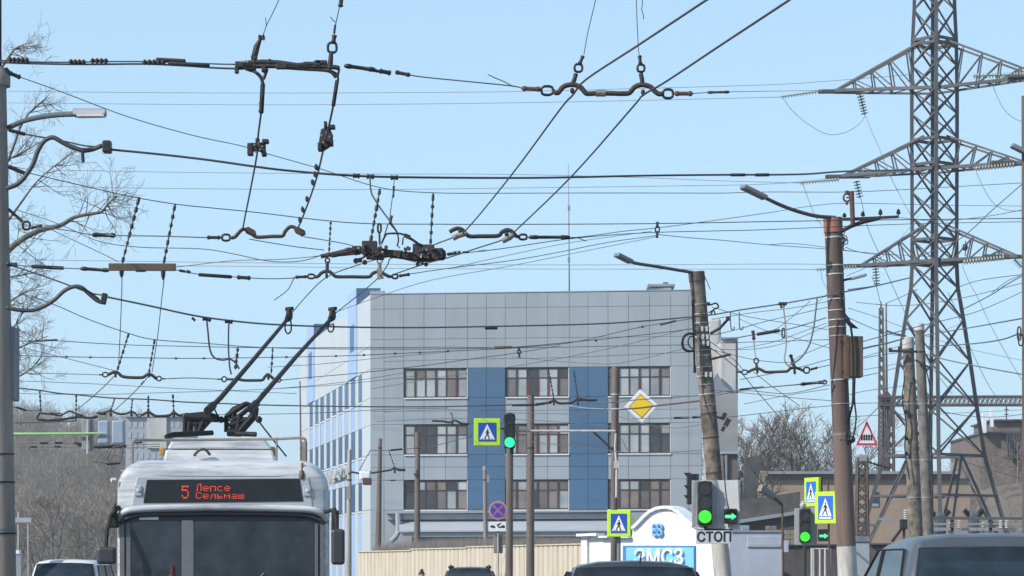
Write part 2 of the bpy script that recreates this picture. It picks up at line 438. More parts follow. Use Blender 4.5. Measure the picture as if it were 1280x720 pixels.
for a, b in wins:
    for r, (y0, y1) in enumerate(rows):
        s0, s1, z0, z1 = fs_(a) + .03, fs_(b) - .03, fz(y1), fz(y0) - .02
        fr = MB(); w = .07
        for k in range(7):
            s = s0 + (s1 - s0) * k / 6
            wallbox(fr, C1, fu, fn_, s - w / 2 * (1 + (k % 2) * .5), s + w / 2 * (1 + (k % 2) * .5), z0, z1, -.16, -.10 + (k % 2) * .02)
        zt = z1 - (z1 - z0) * .34
        for zz in (z0 + w / 2, z1 - w / 2, zt): wallbox(fr, C1, fu, fn_, s0, s1, zz - w / 2, zz + w / 2, -.158, -.112)
        wi = fr.build('window', 'win_frame', bld)
        gl = {'win_glass': MB(), 'win_brown': MB(), 'win_dark': MB()}
        for k in range(6):
            ss0, ss1 = s0 + (s1 - s0) * k / 6, s0 + (s1 - s0) * (k + 1) / 6
            for za, zb in ((z0, zt), (zt, z1)):
                t = rw.uniform(-.004, .004)
                q = [C1 + fu * s + fn_ * (-.150 + tt) + UZ * z for s, z, tt in ((ss0, za, t), (ss1, za, -t), (ss1, zb, -t), (ss0, zb, t))]
                gl[rw.choices(('win_glass', 'win_brown', 'win_dark'), ((7, 1.5, 1.2), (5, 3, 2), (2, 7, 1.5))[r])[0]].hexa([p - fn_ * .02 for p in q], q)
        for gm, g_ in gl.items():
            if g_.v: g_.build('pane', gm, wi)
        sl = MB(); wallbox(sl, C1, fu, fn_, s0 - .03, s1 + .06, z0 - .09, z0 - .02, -.16, .10)
        if b != 584 or r != 1: wallbox(sl, C1, fu, fn_, s1 + .01, s1 + .05, z0, z1, -.16, .012)
        sl.build('sill', 'sill_white', wi)
        if (a, r) in ((632, 0), (505, 0), (760, 0), (632, 1)):
            rd = MB()
            for k in ((2, 3, 4) if a == 632 else (3, 5)):
                s = s0 + (s1 - s0) * k / 6 + .05; wallbox(rd, C1, fu, fn_, s, s + .06, z0 + .08, zt - .06, -.13, -.105)
            rd.build('red_mullion', 'win_red', wi)
# left side
lw = [(448, 452.5), (438.7, 444), (430.7, 435.7), (423, 428), (415.5, 420), (408, 412.5), (400.5, 405), (394, 398), (387, 391)]
zr = [(fz(y1), fz(y0)) for y0, y1 in rows]
pw, ps_, = MB(), MB()
edges = [0.0]
for a, b in lw: edges += [ls_(b), ls_(a)]
edges.append(WL)
zz = sorted([0] + [q for r in zr for q in r] + [ZT - 3.3, ZT])
for i in range(len(edges) - 1):
    isw = i % 2 == 1
    for j in range(len(zz) - 1):
        z0, z1 = zz[j], zz[j + 1]; zm = (z0 + z1) / 2
        if isw and any(a < zm < b for a, b in zr): continue
        strip = isw and zm < zr[0][0]
        wallbox(ps_ if strip else pw, C1, LU, LN, edges[i] + (.02 if i else -.0), edges[i + 1] - .02, z0 + .015, z1 - .015, -i0, -.02 if strip else 0)
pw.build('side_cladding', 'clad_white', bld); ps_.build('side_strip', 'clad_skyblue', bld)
for n_, (a, b) in enumerate(lw):
    for z0, z1 in zr:
        m = MB(); wallbox(m, C1, LU, LN, ls_(b) + .03, ls_(a) - .03, z0 + .02, z1 - .02, -i0, -.012)
        wi = m.build('window', 'win_blue', bld)
        m = MB(); wallbox(m, C1, LU, LN, ls_(b) - .05, ls_(a) + .05, z0 - .10, z0 - .01, -i0, .035); m.build('sill', 'sill_white', wi)
for (xa, xb, zt, d, wy0, wy1, wx) in ((446.6, 436, PZ(357, 168), 1.55, 407, 440, (439, 444)), (393.3, 384.5, PZ(402, 193), 1.6, 441, 474, (387, 391))):
    m = MB(); s0, s1 = ls_(xa), ls_(xb)
    p = [C1 + LU * s0 + LN * .06, C1 + LU * s0 + V((d, 0, 0)), C1 + LU * s1 + V((d, 0, 0)), C1 + LU * s1 + LN * .06]
    m.hexa([q + UZ * (ZT + .02) for q in p], [q + UZ * zt for q in p])
    pb2 = m.build('roof_pylon', 'clad_blue', bld)
    m = MB(); wallbox(m, C1, LU, LN, s0, s1, zr[0][1] + .05, zt - .01, .004, .075); m.build('side_pilaster', 'clad_skyblue', bld)  # sunlit face of the blue box, its light put into a paler blue
    dm = C1 + LU * ls_((wx[0] + wx[1]) / 2)
    m = MB(); wallbox(m, C1, LU, LN, ls_(wx[1]), ls_(wx[0]), PZ(wy1, dm.y), PZ(wy0, dm.y), .05, .085)
    m.build('slot_window', 'win_blue', bld)
# low annex in front, drain, roof hatch, mast
an = MB(); d0 = 158.5
an.hexa([P(482, HY, d0), P(772, HY, d0 - 2), V((PX(772, 161), 161.0, CH)), V((PX(482, 162), 162.4, CH))], [q for q in (P(482, 642, d0), P(772, 640, d0 - 2), V((PX(772, 161), 161.0, PZ(640, 161))), V((PX(482, 162), 162.4, PZ(641, 162))))])
an.build('annex_wall', 'clad_grey', bld)
an = MB()
for y0, y1, o, x0 in ((639, 641, .9, 481.5), (642.5, 649.5, .5, 484),):
    an.hexa([P(x0, y1, d0 - o), P(773, y1 - 1, d0 - 2 - o), P(773, y1 - 1, d0 - 1.9), P(x0, y1, d0 + .1)], [P(x0, y0, d0 - o), P(773, y0 - 1, d0 - 2 - o), P(773, y0 - 1, d0 - 1.9), P(x0, y0, d0 + .1)])
an.build('annex_eave', 'roof_metal', bld)
an = MB()
an.hexa([P(499, 665, d0 - 2.2), P(772, 664, d0 - 4.2), P(772, 650, d0 - 2.03), P(499, 651, d0 - .03)], [P(499, 663, d0 - 2.2), P(772, 662, d0 - 4.2), P(772, 648.5, d0 - 2.03), P(499, 649.5, d0 - .03)])
an.build('canopy_roof', 'pale_block', bld)
an = MB(); an.hexa([P(502, 671, d0 - 2.0), P(771, 670, d0 - 4.0), P(771, 670, d0 - 3.8), P(502, 671, d0 - 1.8)], [P(502, 665.5, d0 - 2.0), P(771, 664.5, d0 - 4.0), P(771, 664.5, d0 - 3.8), P(502, 665.5, d0 - 1.8)])
an.build('canopy_fascia', 'roof_metal', bld)
MB().tube([P(497.5, 641, d0 - 1), P(498, 665, d0 - .9), P(494, 672, d0 - 1.4), P(488, 678, d0 - 1.8)], .17, 8).build('drain_pipe', 'pale_block', bld, smooth=True)
m = MB(); m.hexa([P(813, 369, 165), P(839, 369, 164.8), P(839, 369, 168), P(813, 369, 168)], [P(813, 359.5, 165), P(839, 359.5, 164.8), P(839, 359.5, 168), P(813, 359.5, 168)])
m.box(P(825.5, 359, 166), (1.75, 2.4, .16)); hb = m.build('roof_hatch', 'roof_metal', bld)
m = MB().tube([P(832, 359, 166), P(832, 354, 166)], .04, 5); m.box(P(832, 353.6, 166), (.35, .2, .07)); m.build('vent', 'roof_metal_dark', hb)
mast = thing('antenna_mast', P(711.5, 368, 168), 'thin tall whip antenna on the office block roof', 'antenna')
MB().tube([P(711.7, 369, 168), P(711.3, 325, 168), P(711, 260, 168), P(710.3, 204, 168)], [.055, .045, .035, .016], 6).build('rod', 'hv_wire', mast, smooth='all')
for y in (260, 324.5): MB().box(P(711.2, y, 168), (.16, .16, .3)).build('clamp', 'hv_wire', mast)

# white industrial tower behind, right of the office block
tw = thing('concrete_tower', P(903, HY, 190) - UZ * 1.6, 'weathered white concrete tower rising behind the leaning pole', 'tower')
m = MB(); D = 188
def hx(m, x0, x1, y0, y1, d0, d1): m.hexa([P(x0, y1, d0), P(x1, y1, d0), V((PX(x1, d0), d1, PZ(y1, d0))), V((PX(x0, d0), d1, PZ(y1, d0)))], [P(x0, y0, d0), P(x1, y0, d0), V((PX(x1, d0), d1, PZ(y0, d0))), V((PX(x0, d0), d1, PZ(y0, d0)))]); return m
hx(m, 884, 901.5, 397, 730, D, D + 4).build('round_column', 'concrete_white', tw, bevel=.25, seg=3)
hx(MB(), 902, 921, 424, 730, D - 3.5, D + 2).build('block', 'concrete_white', tw)
hx(MB(), 919.8, 922.3, 426, 540, D - 3.6, D + 1.9).build('corner_strip', 'roof_metal_dark', tw)
hx(MB(), 901.5, 923, 421.5, 424, D - 3.7, D + 2.2).build('coping', 'roof_metal', tw)
MB().prism([(0, 0), (0, .75), (.55, 1.5), (1.15, .6), (1.9, 0)], P(888.5, 492, D - 4.2), (.85, 0, 0), UZ, 1.5).build('hopper_roof', 'roof_metal', tw)
hx(MB(), 888, 922.2, 491.5, 735, D - 4.3, D - 3.6).build('lower_wall', 'concrete_grey', tw)

# ================================================================== FENCE, GATE, WALLS
fa, fb = V((PX(447, 119), 119, 0)), V((PX(729, 96), 96, 0))
n = 54; fd = (fb - fa).normalized(); fnr = V((fd.y, -fd.x, 0))
def ftop(t): return (2.27 + .05 * t) if t < .27 else (2.33 + .05 * t if t < .52 else 2.36 + .07 * t)
m = MB(); L_ = (fb - fa).length; st = L_ / n
for i in range(n):
    t = i / n; zt = ftop(t); a = fa + fd * (st * i)
    w = st; prof = [(0, .06), (.08, .06), (.16, 0), (.84, 0), (.92, .06), (1, .06)]
    for (u0, h0), (u1, h1) in zip(prof, prof[1:]):
        p0, p1 = a + fd * (w * u0) + fnr * -h0, a + fd * (w * u1) + fnr * -h1
        m.add([p0 + UZ * .1, p1 + UZ * .1, p1 + UZ * zt, p0 + UZ * zt], [(0, 1, 2, 3)])
fe = thing('fence', fa, 'beige corrugated metal fence with stepped top in front of the office block', 'fence')
m.build('sheeting', 'fence_beige', fe)
m = MB()
for i in range(0, n + 1, 6):
    a = fa + fd * (st * i) - fnr * .12; m.box(a + UZ * 1.1, (.08, .08, 2.2))
m.beam(fa - fnr * .1 + UZ * .6, fb - fnr * .1 + UZ * .6, .05); m.beam(fa - fnr * .1 + UZ * 1.9, fb - fnr * .1 + UZ * 1.95, .05)
m.build('post_frame', 'grey_paint', fe)
m = MB()
for i in range(n):
    zt = ftop(i / n)
    a = fa + fd * (st * i) + UZ * (zt + .02); m.beam(a, a + fd * (st + .02), .10, .05)
m.build('top_rail', 'fence_beige', fe)
# dry weeds along the top of the bank behind the fence
m = MB(); rg = random.Random(11)
for i in range(14000):
    t = rg.random(); p = fa.lerp(fb, t) - fnr * rg.uniform(.6, 4.5); p.z = 0
    h = (PZ(668 + rg.random() * 5 + 7 * max(0, .3 - t) / .3, p.y)) + rg.uniform(-.6, .0) * rg.random()
    l = V((rg.uniform(-.25, .25), rg.uniform(-.2, .2), 0)); w = rg.uniform(.02, .05)
    z0 = 1.6
    m.add([p + UZ * z0, p + UZ * z0 + V((w, 0, 0)), p + l + UZ * h], [(0, 1, 2)])
o = struct(m, 'dry_grass', 'dry_grass', 'stuff'); o['label'] = 'dry brown weeds standing behind the beige fence'
bank = MB(); fbk = fnr * 5.2
bank.hexa([fa - fnr * .5, fb - fnr * .5, fb - fbk, fa - fbk], [fa - fnr * .5 + UZ * 2.0, fb - fnr * .5 + UZ * 2.2, fb - fbk + UZ * 2.3, fa - fbk + UZ * 2.4])
struct(bank, 'terrain_bank', 'soil')

# gate building with the arched sign wall
ga, gb = V((PX(728, 95), 95, 0)), V((PX(927, 90), 90, 0))
gu = (gb - ga).normalized(); gn = V((gu.y, -gu.x, 0))
def gs(x):
    k = (x - CX) / F; return (k * ga.y - ga.x) / (gu.x - k * gu.y)
def gz(x, y): return PZ(y, (ga + gu * gs(x)).y)
def gp(x, y, o=0): return ga + gu * gs(x) + UZ * gz(x, y) + gn * o
gate = thing('gate_wall', ga, 'white factory entrance wall with an arched top and blue name sign', 'wall')
L0 = lambda x, y: (gs(x), gz(x, y))
def arch(off=0):
    pts = []
    for x, y in ((791, 661), (795, 659), (800, 654), (807, 646.5), (814, 640.5), (822, 636.7), (829, 635.3), (836, 635), (843, 636.7), (850, 641.5), (857, 648), (864, 654.5), (871, 658.8), (878, 659.8), (925, 659.5)):
        pts.append(L0(x, y + off))
    return pts
out = [(gs(790), 0)] + [L0(790, 671)] + arch(0) + [(gs(927), gz(927, 659.5)), (gs(927), 0)]
MB().prism(out, ga, gu, UZ, .45).build('sign_wall', 'gate_white', gate)
MB().prism([(gs(735), 0), L0(735, 671.5), (gs(789.8), gz(789.8, 671.5)), (gs(789.8), 0)], ga - gn * .03, gu, UZ, .4).build('side_wall', 'gate_white', gate)
MB().prism([(gs(728), 0), L0(728, 669.5), L0(735.3, 669.5), (gs(735.3), 0)], ga + gn * .08, gu, UZ, .6).build('pier', 'gate_white', gate)
m = MB(); m.beam(gp(726, 669, .02), gp(751, 668, .02), .5, .10); m.beam(gp(752, 671, .0), gp(790, 671, .0), .42, .07); m.build('coping', 'gate_white', gate)
a_ = arch(0); m = MB()
cp = [ga + gu * s + UZ * (z + .03) for s, z in a_]
for p, q in zip(cp, cp[1:]): m.beam(p + gn * .06 - gn * .25, q + gn * .06 - gn * .25 + (q - p).normalized() * .02, .66, .11)
m.build('arch_trim', 'gate_white', gate)
MB().prism([(gs(779.5), .3), L0(779.5, 682), L0(870, 682), (gs(870), .3)], ga + gn * .05, gu, UZ, .05).build('sign_border', 'gate_blue_dark', gate)
sb = MB().prism([(gs(784.5), .3), L0(784.5, 684.5), L0(869, 684.5), (gs(869), .3)], ga + gn * .09, gu, UZ, .04).build('sign_panel', 'gate_blue', gate)
text('ЭМСЗ', 20.5 / F * 92.5 * 1.32, 'letter_white', 'lettering', gate, frame_m(gp(827, 697.6, .15), gu, UZ), .05, .012)
eo = gp(823.5, 662.5, .08); e = MB(); r1 = 5.1 / F * 92
for i in range(4):
    t = R(45 + 90 * i); c = eo + gu * (math.cos(t) * r1 * 1.02) + UZ * (math.sin(t) * r1 * 1.02)
    e.ring(c, gu, UZ, r1 * .66, r1 * .66, .055, 6, 18, 2)
    d = gu * math.cos(t) + UZ * math.sin(t)
for k in range(2):
    t = R(45 + 90 * k); d = gu * math.cos(t) + UZ * math.sin(t)
    e.beam(eo - d * r1 * .62, eo + d * r1 * .62, .11, .09, up=(0, 0, 1) if k else (0, 0, 1))
e.build('emblem', 'emblem_blue', gate, smooth=True)

# pale blue-grey gate leaf right of the arch, then dark wall
gl = thing('metal_gate', P(914, HY, 88) - UZ * 1.6, 'pale blue-grey sheet metal gate beside the arched white wall', 'gate')
D = 88
hx(MB(), 912, 979.5, 664.5, 765, D, D + .12).build('leaf', 'wall_paleblue', gl)
hx(MB(), 911, 981, 663, 665.2, D - .05, D + .15).build('top_rail', 'grey_paint', gl)
hx(MB(), 934, 977, 670, 684.5, D - .04, D - .002).build('plate', 'wall_paleblue', gl, bevel=.02)
hx(MB(), 935, 976, 680, 683.5, D - .06, D - .041).build('plate_rim', 'pale_block', gl)
hx(MB(), 979.5, 985.5, 675.5, 690, D, D + .2).build('hinge_box', 'wall_paleblue', gl)
wl = thing('boundary_wall', P(985, HY, 92) - UZ * 1.6, 'dark weathered concrete wall behind the white pipe railing', 'wall')
hx(MB(), 979, 1092, 681, 765, 92, 92.3).build('wall', 'wall_dark', wl)
hx(MB(), 979, 1092, 680, 682, 91.9, 92.4).build('coping', 'roof_metal_dark', wl)
wl = thing('boundary_wall', P(1085, HY, 60) - UZ * 1.6, 'dark concrete wall right of the white gatepost, behind the silver car', 'wall')
hx(MB(), 1087, 1330, 680.5, 755, 66, 66.3).build('wall', 'wall_dark', wl)
hx(MB(), 1087, 1330, 679, 681, 65.9, 66.4).build('coping', 'wall_ruin', wl)
rl = thing('pipe_railing', P(1016, HY, 80) - UZ * 1.6, 'white vertical pipe railing beside the brown steel pole', 'railing')
for x in (1014.7, 1016.8, 1025, 1031.5, 1037.5): MB().tube([P(x, HY, 80) - UZ * 1.6, P(x, 685, 80)], .035, 8).build('rail', 'post_white', rl, smooth=True)
m = MB().tube([P(1014.5, 686, 80), P(1038, 686, 80)], .025, 8); m.build('top_bar', 'post_white', rl, smooth=True)
gpst = thing('gate_post', P(1077, HY, 58) - UZ * 1.6, 'pale square gatepost with a grey cap right of the brown pole', 'post')
hx(MB(), 1067.5, 1086.5, 677, 740, 58, 58.36).build('shaft', 'pale_block', gpst)
hx(MB(), 1066.5, 1087.5, 670, 677, 57.97, 58.4).build('cap', 'pole_bluegrey', gpst)

# ruin wall, shed roof, tan hall, brown block
ru = thing('ruined_wall', P(922, HY, 120) - UZ * 1.6, 'dark ruined wall panel with a brick edge beside the signal lights', 'wall')
D = 124
MB().prism([(0, 0), (0, 3.2), (.1, 5.6), (.95, 5.75), (.9, 0)], P(928.5, HY + 8, D), (1, 0, 0), UZ, .4).build('panel', 'wall_ruin', ru)
m = MB(); rg = random.Random(5)
for i in range(16):
    z = 1.6 + i * .3; w = .30 + .1 * rg.random()
    m.box((PX(953, D) + .05 * rg.uniform(-1, 1), D, z), (w, .5, .29))
m.build('brick_edge', 'stone', ru, bevel=.03)
bx = thing('glazed_booth', P(906, HY, 128) - UZ * 1.6, 'small brown booth with a pale blue roof edge behind the leaning pole', 'booth')
hx(MB(), 903, 922, 567, 660, 128, 130).build('wall', 'wall_brown', bx)
hx(MB(), 902, 924, 564, 567.3, 127.8, 130.2).build('roof_edge', 'panel_back', bx)
hx(MB(), 906, 909, 568, 640, 127.85, 127.99).build('corner_post', 'grey_paint', bx)
sh = thing('shed', P(926, HY, 112) - UZ * 1.6, 'low shed with a sloping grey roof behind the traffic lights', 'shed')
D = 112
MB().prism([(0, 0), (0, 3.45), (2.75, 3.85), (2.75, 0)], P(922, HY + 16, D), (1, 0, 0), UZ, 4).build('wall', 'wall_dark', sh)
m = MB(); a, b = P(918, 655, D - .3), P(1006, 641.5, D - .3)
m.hexa([a, b, b + V((0, 5, .6)), a + V((0, 5, .6))], [a + UZ * .12, b + UZ * .12, b + V((0, 5, .72)), a + V((0, 5, .72))]); m.build('roof', 'roof_metal', sh)
m = MB()
for (x0, x1, y0, y1) in ((957, 971, 657, 664), (981, 995, 660, 690), (993, 1004, 668, 690)):
    for k in range(5):
        for q in range(2):
            m.box((PX(x0 + (x1 - x0) * (q + .5) / 2, D - .5), D - .4, PZ(y1, D) + k * (PZ(y0, D) - PZ(y1, D)) / 5), ((x1 - x0) / F * D / 2.1, .3, (PZ(y0, D) - PZ(y1, D)) / 5.3))
m.build('stone_base', 'stone', sh, bevel=.03)
th = thing('hall', P(1080, HY, 150) - UZ * 1.6, 'long low tan rendered hall with a flat dark roof', 'building')
D = 150
hx(MB(), 952, 1212, 598, 760, D, D + 14).build('wall', 'wall_tan', th)
hx(MB(), 950, 1200, 589, 592.5, D - .45, D + 14.5).build('roof', 'roof_metal', th)
hx(MB(), 951, 1199, 593, 597.8, D - .25, D + 14.2).build('eave', 'wall_brown', th)
w_ = hx(MB(), 1089, 1098, 615, 633, D - .06, D - .002).build('window', 'panel_back', th)
hx(MB(), 1091, 1097, 614.5, 628.5, D - .1, D - .062).build('pane', 'bus_glass', w_)
hx(MB(), 1193.5, 1203.5, 577, 589, D + 1, D + 2.4).build('chimney', 'stone', th)
bb = thing('brown_building', P(1250, HY, 215) - UZ * 1.6, 'brown flat-roofed building at the far right with white antennas on top', 'building')
D = 215
hx(MB(), 1229, 1330, 541.5, 760, D, D + 16).build('wall', 'wall_brown', bb)
hx(MB(), 1241, 1330, 525.5, 541, D + 3, D + 12).build('upper_storey', 'wall_brown', bb)
hx(MB(), 1228, 1330, 539.5, 541.8, D - .4, D + 16.5).build('roof_edge', 'roof_metal_dark', bb)
hx(MB(), 1239, 1330, 524, 526, D + 2.6, D + 12.5).build('roof_edge', 'roof_metal_dark', bb)
w_ = hx(MB(), 1259, 1282, 542.5, 571, D - .5, D - .002).build('window', 'wall_ruin', bb)
m = MB()
for x in range(1259, 1284, 3): hx(m, x, x + .7, 542.5, 571, D - .6, D - .505)
hx(m, 1254.5, 1283, 571, 572.3, D - .8, D - .5); m.build('bar', 'roof_metal_dark', w_)
for x0, x1, y0, y1 in ((1228.5, 1233, 516.5, 541), (1238.5, 1242, 512, 533.5)):
    hx(MB(), x0, x1, y0, y1, D - .9, D - .4).build('antenna_panel', 'sign_white', bb)
m = MB().tube([P(1258, 526, D + 2), P(1258, 507, D + 2)], .06, 5)
for y in (512, 518): m.beam(P(1255.5, y, D + 2), P(1260.5, y, D + 2), .08)
m.build('aerial', 'roof_metal_dark', bb)

# pale blocks far on the left
pb_ = thing('apartment_block', P(190, HY, 420) - UZ * 1.6, 'pale far apartment block half hidden behind the trolleybus roof', 'building')
D = 300
hx(MB(), 157, 229, 521, 735, D, D + 14).build('wall', 'pale_block', pb_)
hx(MB(), 156, 230, 518.5, 521, D - .4, D + 14.4).build('roof', 'pale_block', pb_)
for r in range(4):
    for c in range(9):
        hx(MB(), 160.5 + c * 7.6, 164 + c * 7.6, 527 + r * 13, 534.5 + r * 13, D - .06, D - .003).build('window', 'pale_window', pb_)
hx(MB(), 184, 208, 521.5, 560, D - .3, D - .07).build('stained_panel', 'concrete_white', pb_)
# ================================================================== POLES
def pole(name, label, D, xt, yt, xb, yb, rt, rb, m, group=None, cat='pole', bands=(), cap=None, n=14):
    """(xt,yt) top centre, (xb,yb) a lower centre in photo points, radii in photo px at those two heights; runs on down to the ground"""
    t, b = P(xt, yt, D), P(xb, yb, D)
    k = t.z / (t.z - b.z); g = t + (b - t) * k; rg_ = (rt + (rb - rt) * k) / F * D; rt_ = rt / F * D
    o = thing(name, (g.x, g.y, 0), label, cat, group)
    N_ = 10; mb = MB().tube([g + (t - g) * i / N_ for i in range(N_ + 1)], [rg_ + (rt_ - rg_) * i / N_ for i in range(N_ + 1)], n)
    mb.build('shaft', m, o, smooth=True)
    def at(y):
        z = PZ(y, D); f = (z - g.z) / (t.z - g.z); return g + (t - g) * f, rg_ + (rt_ - rg_) * f
    for y, h, bm in bands:
        c, r = at(y); hh = h / F * D
        d = (t - g).normalized()
        MB().tube([c - d * hh / 2, c + d * hh / 2], r + .012, n).build('band', bm, o, smooth=True)
    o_at[o.name] = at
    return o
o_at = {}
TP = 'tram poles along the street'

# left foreground pole
pl = pole('street_pole', 'grey round street pole filling the left edge with a blue-grey box on it', 40, -4, 106, 0, 600, 12, 18, 'pole_grey', bands=((107, 5, 'zinc'), (568, 1.5, 'cable'), (603, 2, 'cable'), (660, 4, 'pole_bluegrey'), (667, 2, 'cable')))
MB().tube([P(-4, 108, 40), P(-4, 96, 40), P(-4, 90, 40), P(-4, 84, 40)], [17 / F * 40, 17 / F * 40, 13 / F * 40, 9 / F * 40], 14).build('cap', 'pole_grey', pl, smooth=True)
MB().tube([P(-3, 88, 40), P(-3, -40, 40)], 5 / F * 40, 10).build('top_pipe', 'cable', pl, smooth=True)
m = MB(); hx(m, 11, 18.5, 408, 500, 39.95, 40.35); m.build('side_box', 'pole_bluegrey', pl, bevel=.02)
m = MB(); m.tube([P(-2, 600, 40), P(0, 660, 40), P(1, 720, 40)], [18.2 / F * 40, 18.6 / F * 40, 19 / F * 40], 14).build('lower_sleeve', 'pole_bluegrey', pl, smooth=True)
lp = thing('street_lamp', P(8, 160, 40.2), 'flat grey street lamp on a curved arm at the left edge pole', 'street lamp')
MB().tube(spline(px([(6, 161), (14, 158), (30, 151), (52, 146), (72, 143.5), (93, 142.5)], 40.2, 38.6)), [.05, .05, .047] + [.042] * 23, 8).build('arm', 'arm_grey', lp, smooth='all')
m = MB(); a, b = P(92, 140.7, 38.6), P(132.5, 140.2, 38.2); m.hexa([a + V((0, -.13, -.06)), b + V((0, -.11, -.055)), b + V((0, .11, -.055)), a + V((0, .13, -.06))], [a + V((0, -.1, .05)), b + V((0, -.08, .045)), b + V((0, .08, .045)), a + V((0, .1, .05))])
lh = m.build('lamp_head', 'lamp_body', lp, bevel=.02)
m = MB(); a, b = P(97, 143.7, 38.5), P(131, 143.2, 38.2); m.hexa([a + V((0, -.09, -.035)), b + V((0, -.08, -.035)), b + V((0, .08, -.035)), a + V((0, .09, -.035))], [a + V((0, -.1, 0)), b + V((0, -.09, 0)), b + V((0, .09, 0)), a + V((0, .1, 0))])
m.build('lens', 'lamp_glass', lh)

# brown steel pole right
D = 55
p1 = pole('steel_pole', 'tall brown steel pole with an orange rusty top and white foot', D, 1041, 274, 1054.5, 600, 10.8, 11.4, 'pole_steel_brown',
          bands=((297, 2, 'white_band'), (332, 1.6, 'white_band'), (343, 1.6, 'white_band'), (374, 1.6, 'white_band'), (388, 1.2, 'white_band'), (400, 1.3, 'white_band'), (409, 1.2, 'white_band'), (420, 1.5, 'zinc'), (475, 1.6, 'white_band'), (505, 1.3, 'zinc'), (543, 1, 'zinc')))
at = o_at[p1.name]
def seg(o, y0, y1, e, m, name):
    a, r0 = o_at[o.name](y0); b, r1 = o_at[o.name](y1)
    return MB().tube([a, b], [r0 + e, r1 + e], 16).build(name, m, o, smooth=True)
seg(p1, 272.5, 291, .02, 'orange_rust', 'top_collar'); seg(p1, 683, 760, .012, 'post_white', 'painted_foot'); seg(p1, 540, 683, .006, 'pole_rusty', 'bare_section')
m = MB(); d = D - .1
m.beam(P(1048, 274.5, d), P(1123, 271, d), .11, .05); m.build('cross_arm', 'iron', p1)
m = MB().tube(px([(1050, 290), (1063, 283), (1080, 277), (1100, 272.5)], d), .05, 6); m.build('arm_brace', 'iron', p1, smooth=True)
m = MB().tube([P(1066, 281, d - .08), P(1064.5, 239, d - .08)], .052, 8); m.build('arm_post', 'rust', p1, smooth=True)
m = MB(); m.tube([P(1058.6, 238.5, d - .1), P(1058.6, 242, d - .1)], .045, 8); m.ring(P(1058.6, 247, d - .1), UX, UZ, .075, .085, .024, 6, 14, 2); m.tube([P(1058.6, 251.5, d - .1), P(1058.6, 256, d - .1)], .03, 8); m.beam(P(1058, 247, d - .05), P(1065, 247, d - .05), .03)
m.build('ring_bracket', 'rust', p1, smooth=True)
for x, y, h in ((1055.5, 274, 8), (1078.5, 273, 9), (1100.5, 272, 11), (1123, 271, 10)):
    MB().lathe(P(x, y, d), P(x, y - h, d), [(0, .012), (.3, .012), (.34, .045), (.55, .05), (.62, .03), (.7, .045), (.9, .02), (1, .012)], 8).build('pin_insulator', 'ins_black', p1, smooth=True)
bxr = thing('cabinet_box', P(1068, 473, D - .35), 'rusty brown metal box clamped to the brown steel pole', 'box')
m = MB(); hx(m, 1061.5, 1079, 420, 471, D - .55, D - .15); m.build('body', 'box_rust', bxr, bevel=.015)
m = MB(); hx(m, 1057, 1061.3, 419, 473, D - .56, D - .1); m.build('edge_plate', 'rust', bxr)
m = MB(); m.beam(P(1050, 428, D - .3), P(1062, 428, D - .3), .05); m.beam(P(1052, 465, D - .3), P(1062, 465, D - .3), .05); m.build('bracket', 'iron', bxr)
def hang(label, pts, w, d, name='cable', cat='cable', m='cable', group=None): return line(name, label, cat, pts, w, d, m=m, group=group)
hang('black cable looping down the brown steel pole past the rusty box', [(1050, 360), (1055, 390), (1061, 400), (1065, 420), (1066.5, 450), (1066, 500), (1062, 520), (1058, 545), (1060, 556)], 3, D - .62)
hang('thin black cable hanging below the rusty box in a narrow loop', [(1068.5, 471), (1068, 500), (1070, 520), (1068, 540), (1063, 556)], 2.2, D - .58)
hang('second thin black cable strand curling beside the steel pole under the box', [(1067.5, 472), (1066.5, 505), (1060.5, 512), (1059, 530), (1062, 552)], 1.8, D - .66)
cb = thing('junction_ball', P(1064, 550, D - .6), 'small round black junction fitting on the steel pole beside the triangle sign', 'fitting')
MB().lathe(P(1059, 550, D - .6), P(1069, 549, D - .6), [(0, .03), (.2, .06), (.5, .085), (.8, .07), (1, .03)], 10).build('body', 'ins_black', cb, smooth=True)
MB().beam(P(1050, 550, D - .5), P(1061, 550, D - .6), .04).build('bracket', 'iron', cb)
m = MB(); m.hexa([P(1055, 401, D - .5), P(1063, 410, D - .5), P(1063, 410, D - .45), P(1055, 401, D - .45)], [P(1056, 396, D - .5), P(1074, 411, D - .5), P(1074, 411, D - .45), P(1056, 396, D - .45)])
m.build('bent_plate', 'cable', p1)
lp = thing('street_lamp', P(1036, 274, D), 'tilted grey street lamp on the long arm of the brown steel pole', 'street lamp')
MB().tube(spline(px([(1044, 272), (1020, 270), (995, 263.5), (975, 256), (956, 247)], D - .1, D - 1)), .042, 8).build('arm', 'pole_steel_brown', lp, smooth='all')
m = MB(); a, b = P(957, 247.5, D - 1), P(927.5, 233, D - 1.2); m.beam(a, b, .24, .10); m.build('lamp_head', 'lamp_body', lp, bevel=.03)
lp = thing('street_lamp', P(1056, 350, D), 'small dark spotlight arm pointing right from the brown steel pole', 'street lamp')
MB().tube(px([(1048, 352), (1056, 350), (1066, 347.5)], D - .05), .03, 6).build('arm', 'iron', lp); MB().beam(P(1064, 348.5, D - .05), P(1083, 343.5, D - .05), .14, .06).build('lamp_head', 'grey_paint', lp, bevel=.015)
m = MB()
for x, y in ((1053, 290), (1054, 300), (1056, 298), (1052, 306), (1057, 302)): m.ring(P(x, y, D - .45), UX, UZ, .05, .06, .012, 5, 10, 2)
m.tube(px([(1052, 291), (1055, 299), (1053, 308), (1055, 312)], D - .43), .015, 5); m.build('clamp_hook', 'iron', p1)

